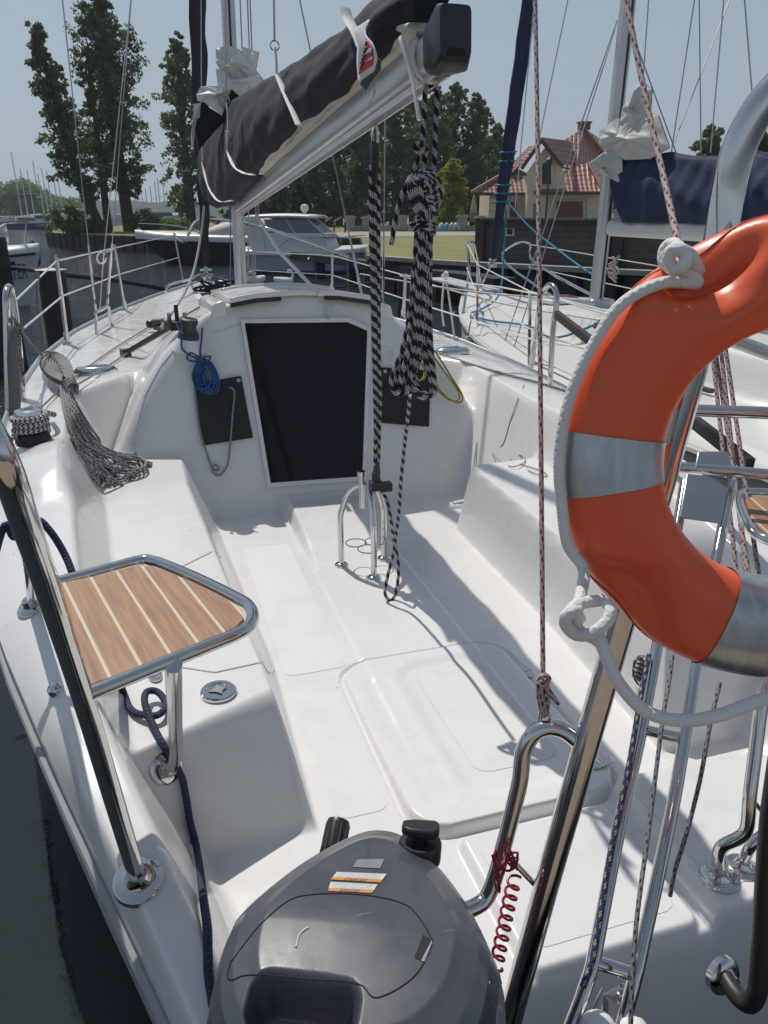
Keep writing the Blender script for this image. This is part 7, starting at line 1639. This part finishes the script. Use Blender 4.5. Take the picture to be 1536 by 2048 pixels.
mb = MB(); mb.beam(Vector((NX, 9.7, 1.06)), Vector((NX - .1, 11.4, 1.1)), .34, .05); mb.build('bow_platform', mat('platform_frame', (.45, .46, .48), .4), nb, bevel=.02)
# pulpit and stanchions
mb = MB(); pl1 = [nd(-.55, 9.3), P(935, 488, x=NX - .45), P(950, 489, x=NX - .3), P(985, 520, x=NX - .05), nd(-.1, 10.1, .05)]
mb.tube([nd(-.75, 8.9), P(938, 540, x=NX - .5), P(935, 489, x=NX - .42), P(949, 490, x=NX - .25), P(960, 560, x=NX - .1), nd(-.05, 10.2, .05)], .018, 8, smooth=4); mb.build('bow_pulpit', STEEL, nb)
mb = MB(); mb.tube([nd(.75, 8.9), P(1010, 526, x=NX + .42), P(1024, 492, x=NX + .42), P(1060, 488, x=NX + .45), P(1074, 530, x=NX + .5), nd(1.0, 7.9)], .018, 8, smooth=4); mb.build('bow_pulpit', STEEL, nb)
stn = []
for o_, y in ((-1.0, 7.9), (-1.35, 6.0), (1.1, 7.6), (1.38, 5.8), (-1.45, 4.2), (1.45, 4.0)):
    p = nd(o_, y); t_ = p + Vector((.03 * o_, 0, .62)); mb = MB(); mb.tube([p, t_], .015, 8); mb.build('stanchion', STEEL, nb); stn.append(t_)
for ids, e in (((0, 1, 4), P(935, 489, x=NX - .42)), ((2, 3, 5), P(1060, 489, x=NX + .45))):
    line('lifeline', [e] + [stn[i] for i in ids], .006, WHITEW, parent=nb); line('lifeline', [e - Vector((0, 0, .28))] + [stn[i] - Vector((0, 0, .3)) for i in ids], .006, WHITEW, parent=nb)
# mast, forestay sail, boom
NMY = 7.05; nm0 = P(1193, 590, x=NX); nm0 = Vector((NX, nm0.y, ndeck(0, nm0.y))); nm1 = P(1247, 0, x=NX); nmd = Vector((NX, nm0.y, 1)) ; 
mdir2 = Vector((.012, 0, 1)).normalized(); mm = spar('mast', nm0, nm0 + mdir2 * 8.5, .12, .16, ALUW, nb)
mb = MB(); mb.beam(nm0 + Vector((-.0, -.083, .1)), nm0 + mdir2 * 8.4 + Vector((0, -.083, 0)), .018, .008, up=(0, 1, 0)); mb.build('mast_groove', BLACK, mm)
mb = MB(); mb.box(nm0 + Vector((0, 0, .04)), (.26, .3, .1)); mb.build('mast_step', ALU, nb, bevel=.01)
NAVY = mat('navy_sail_canvas', (.010, .020, .055), .8, bump=(10, .6, .02), noise=(2.2, .6, (.02, .038, .09)))
j0 = P(986, 520, x=NX); jtop = P(1062, -20, x=NX); jtop = Vector((NX, max(jtop.y, nm0.y + .35), jtop.z))
j1 = P(1062, -20, y=(j0.y + nm0.y) / 2 - .2)
pts = []; rr = []
for i in range(24): t_ = i / 23; p = j0.lerp(j1, t_ * 1.15); pts.append(p + Vector((.003 * math.sin(i * 1.7), 0, 0))); rr.append((.03 + .05 * min(1, t_ * 3)) * (1 + .035 * math.sin(i * 2.3)))
mb = MB(); mb.tube(pts, rr, 12, smooth=3); jj = mb.build('furled_jib', NAVY, nb)
TURQ = mat('turquoise_rope', (.03, .20, .34), .7)
mb = MB(); 
for k in range(5): c = j0.lerp(j1, .26 + .035 * k + (.06 if k > 2 else 0)); mb.tube([c + Vector((.095 * math.cos(a), .095 * math.sin(a), .02 * a / 6)) for a in [j * .7 for j in range(11)]], .010, 6)
mb.build('jib_lashing', TURQ, jj)
mb = MB(); mb.tube([P(987, 520, x=NX), nd(0, 10.1, .02)], .02, 8); mb.lathe(P(985, 528, x=NX), [(.02, -.05), (.07, -.04), (.07, 0), (.03, .02), (.06, .06), (.02, .08)], 14); mb.build('forestay_fitting', STEEL, nb)
rope('jib_furling_line', 'turquoise rope slanting from the navy furled sail down across the lawn to the mast foot', 'rope', [[P(1015, 405, x=NX), P(1060, 455, x=NX + .1), P(1110, 495, x=NX + .2), P(1170, 540, x=NX + .2), P(1200, 556, x=NX + .2)]], .011, TURQ, 4)
rope('deck_rope', 'turquoise rope wandering over the foredeck of the neighbouring boat', 'rope', [[P(1012, 420, x=NX - .05), P(1008, 500, x=NX - .1), P(998, 590, x=NX - .3), nd(-.8, 8.4, .03), nd(-.9, 7.9, .03), nd(-.7, 7.3, .03), nd(-.75, 6.6, .03), nd(-.55, 6.0, .03), nd(-.3, 5.8, .03)]], .011, TURQ, 5)
nbm = thing('neighbour_boom', 'white boom with navy blue sail cover on the neighbouring boat', 'boom', P(1222, 455, x=NX))
b0 = P(1222, 456, x=NX); b1 = P(1536, 470, x=NX); b2 = b0 + (b1 - b0) * 1.4; 
mb = MB(); n_ = 16; A = []; 
for p in (b0, b2):
    for k in range(n_): a = 2 * math.pi * k / n_; A.append(p + Vector((.055 * math.cos(a), 0, .075 * math.sin(a))))
mb.add(A, [(k, (k + 1) % n_, (k + 1) % n_ + n_, k + n_) for k in range(n_)] + [tuple(range(n_))[::-1], tuple(range(n_, 2 * n_))]); mb.build('spar', mat('white_spar', (.62, .62, .6), .35), nbm)
def ncover():
    V = []; F = []; cols = 60; n = 26
    L1 = [(1245, 316), (1290, 312), (1342, 303), (1375, 311), (1440, 312), (1490, 308), (1514, 302), (1560, 310), (1640, 318)]; L2 = [(1262, 448), (1290, 446), (1400, 447), (1536, 455), (1640, 462)]
    for i in range(cols + 1):
        u = 1245 + (1640 - 1245) * i / cols; v1 = np.interp(u, [a for a, b in L1], [b for a, b in L1]); v2 = np.interp(u, [a for a, b in L2], [b for a, b in L2])
        if u < 1275: v2 = np.interp(u, [1245, 1262, 1275], [380, 425, 455]) 
        pt_, pb_ = P(u, v1, x=NX), P(u, v2, x=NX - .10)
        for k in range(2 * n):
            a = k / n; s_ = -1 if a < 1 else 1; t_ = a if a < 1 else 2 - a
            y_ = pb_.y; sag = .10 * math.sin(math.pi * (.15 + .8 * t_)) + .014 * math.sin(i * .55 + t_ * 3) + .009 * math.sin(i * 1.3 - t_ * 5) + .016 * math.sin(t_ * 9 + i * .2)
            V.append(Vector((NX + s_ * (sag + .012), pt_.y, pb_.z + (pt_.z - pb_.z) * t_)))
    for i in range(cols):
        for k in range(2 * n): j = (k + 1) % (2 * n); F.append((i * 2 * n + k, i * 2 * n + j, (i + 1) * 2 * n + j, (i + 1) * 2 * n + k))
    F += [tuple(range(2 * n)), tuple(cols * 2 * n + k for k in range(2 * n))[::-1]]
    return mobj('sail_cover', V, F, NAVY, nbm)
ncover()
NS = mat('grey_white_dacron', (.54, .53, .50), .6, bump=(5, .6, .04), noise=(2, .6, (.42, .41, .39)))
def nq(u, v, dx=0): return P(u, v, x=NX + dx)
crumple('sail_head', [(1282, 162), (1305, 178), (1300, 240), (1278, 262), (1240, 250), (1245, 215)], nbm, NS, lambda u, v: nq(u, v, -.08), (-1, -.2, 0), .07, 2)
crumple('sail_folds', [(1232, 238), (1290, 222), (1318, 232), (1340, 296), (1300, 318), (1250, 320), (1215, 300), (1198, 288), (1200, 262)], nbm, NS, lambda u, v: nq(u, v, -.08), (-1, -.2, 0), .07, 4)
crumple('sail_folds', [(1180, 325), (1215, 300), (1245, 318), (1248, 372), (1215, 352), (1190, 345)], nbm, NS, lambda u, v: nq(u, v, -.08), (-1, -.2, 0), .07, 1)
crumple('sail_folds', [(1238, 370), (1250, 400), (1262, 445), (1225, 455), (1240, 430)], nbm, NS, lambda u, v: nq(u, v, .12), (-1, -.2, 0), .07, 3)
for (u1, v1, u2, v2, dy) in ((1343, 303, 1395, 0, 0), (1348, 286, 1475, 0, .1), (1402, 305, 1398, 0, 0), (1421, 306, 1451, 0, -.2), (1514, 306, 1486, 0, -.2)):
    line('topping_lift', [nq(u1, v1), P(u2, v2 - 40, y=nq(u1, v1).y + .3 + dy)], .0055, WIRE, parent=nbm)
for (u1, v1, u2, v2, yy) in ((1287, 147, 1300, -40, 7.4), (1078, 280, 1142, -30, 8.6), (1030, 420, 1072, -30, 8.0)):
    line('shroud', [P(u1, v1, y=yy), P(u2, v2, y=yy)], .006, WIRE, parent=nb)
for o_, y_, u, v in ((-1.2, 6.6, 1230, 60), (-1.15, 6.9, 1235, 40), (1.25, 6.4, 1262, 60)): line('shroud', [nd(o_, y_), P(u, v, x=NX)], .006, WIRE, parent=nb)
# deck gear of the neighbour
mb = MB(); mb.box(nd(0, 7.9, .04), (.5, .5, .05)); hh = mb.build('deck_hatch', WHITEP, nb, bevel=.015); mb = MB(); mb.box(nd(0, 7.9, .07), (.4, .4, .012)); mb.build('hatch_glass', TINT, hh)
for o_, y_ in ((-.62, 5.9), (-.62, 5.2)):
    c = nd(o_, y_, .02); V = []; N_ = 24
    for k, (sc, z) in enumerate([(1, 0), (.96, .02), (.7, .026), (.0, .03)]):
        for i in range(N_): a = 2 * math.pi * i / N_; V.append(c + Vector((.12 * sc * math.cos(a), .26 * sc * math.sin(a), z - .10 * (math.cos(a) * sc * -.3))))
    F = [(k * N_ + i, k * N_ + (i + 1) % N_, (k + 1) * N_ + (i + 1) % N_, (k + 1) * N_ + i) for k in range(3) for i in range(N_)]
    mobj('portlight', V, F, TINT, nb)
p = nd(-.95, 5.6, .03); mb = MB(); mb.beam(p, p + Vector((.1, -1.3, 0)), .04, .03); tr2 = mb.build('jib_track', DARKP, nb); mb = MB(); mb.box(p + Vector((.04, -.5, .04)), (.08, .1, .06)); mb.build('jib_car', BLACK, tr2)
winch(nd(-1.05, 2.9, 0) , .07, .15, DARKP) if False else None
mb = MB(); mb.tube([nd(-.9, 8.3, .0), nd(-.9, 8.3, .10), nd(-.9, 8.0, .10), nd(-.9, 8.0, 0)], .012, 6, smooth=3); mb.build('deck_cleat', STEEL, nb)
rope('blue_deck_coil', 'loose coil of blue rope beside the neighbouring mast foot', 'rope coil', [[nd(.0 + .18 * math.cos(t), 6.35 + .2 * math.sin(t * 1.1), .05 + .01 * (t % 2)) for t in [k * .8 for k in range(22)]]], .012, mat('blue_rope', (.02, .10, .28), .7), 3)
mb = MB(); mb.tube([nd(.55, 3.2, .25), nd(.55, .9, .3)], .03, 8); mb.build('grab_rail', STEEL, nb)
mb = MB(); mb.box(nd(0.9, 2.4, .22), (.5, 1.0, .4)); tag(mb.build('blue_bag', NAVY, bevel=.08), 'navy blue canvas bag on the cockpit seat of the neighbouring boat', 'bag')
p = P(936, 700, x=NX - 1.25); mb = MB(); mb.lathe(p - Vector((0, 0, .12)), [(.02, -.16), (.10, -.12), (.16, -.02), (.165, .06), (.13, .15), (.05, .2), (.03, .26), (0, .27)], 20); tag(mb.build('fender', mat('pale_grey_vinyl', (.48, .48, .47), .4)), 'pale grey ball fender hanging between the two boats', 'fender')
rope('fender_line', 'thin dark lanyard holding the pale ball fender', 'rope', [[p + Vector((0, 0, .14)), p + Vector((.02, 0, .3)), P(965, 600, x=NX - .9)]], .007, GRL, 2)
rope('guard_rope_tails', 'pair of white rope tails knotted over the upper lifeline on the right', 'rope', [[P(890, 548, x=X0 + 1.62), P(886, 580, x=X0 + 1.62), P(884, 620, x=X0 + 1.62), P(888, 652, x=X0 + 1.62)], [P(890, 548, x=X0 + 1.62), P(899, 600, x=X0 + 1.62), P(911, 692, x=X0 + 1.62)], [P(884, 552, x=X0 + 1.62), P(892, 544, x=X0 + 1.62), P(896, 552, x=X0 + 1.62), P(888, 558, x=X0 + 1.62)]], .009, MATS['white_cord'], 3)
for i, (a_, b_) in enumerate((((720, 548), (1180, 600)), ((800, 552), (1200, 640)))):
    rope('crossing_line', 'thin pale mooring line crossing above the gap between the two boats', 'rope', [[P(a_[0], a_[1], d=9.5), P((a_[0] + b_[0]) / 2, (a_[1] + b_[1]) / 2 + 10, d=8), P(b_[0], b_[1], d=6.8)]], .009, MATS['white_cord'], 4, 'pale lines crossing between the two boats')
mb = MB(); p = P(793, 550, z=1.0)
mpost('pale weathered mooring post behind the black hank', 808, 549, 10.5, .085)
for i in range(2):
    rope('red_bundle', 'bundle of red and white rope hanging at the neighbouring mast', 'rope coil', [[P(1225 + 8 * math.sin(k * 2.1), 515 + 7 * k, x=NX - .2) for k in range(8)], [P(1232 + 7 * math.cos(k * 1.7), 512 + 8 * k, x=NX - .2) for k in range(7)], [P(1225 + 8 * math.sin(k * 1.1), 515 + 6 * k, x=NX - .2) for k in range(8)]], .012, RW, 3) if i == 0 else None
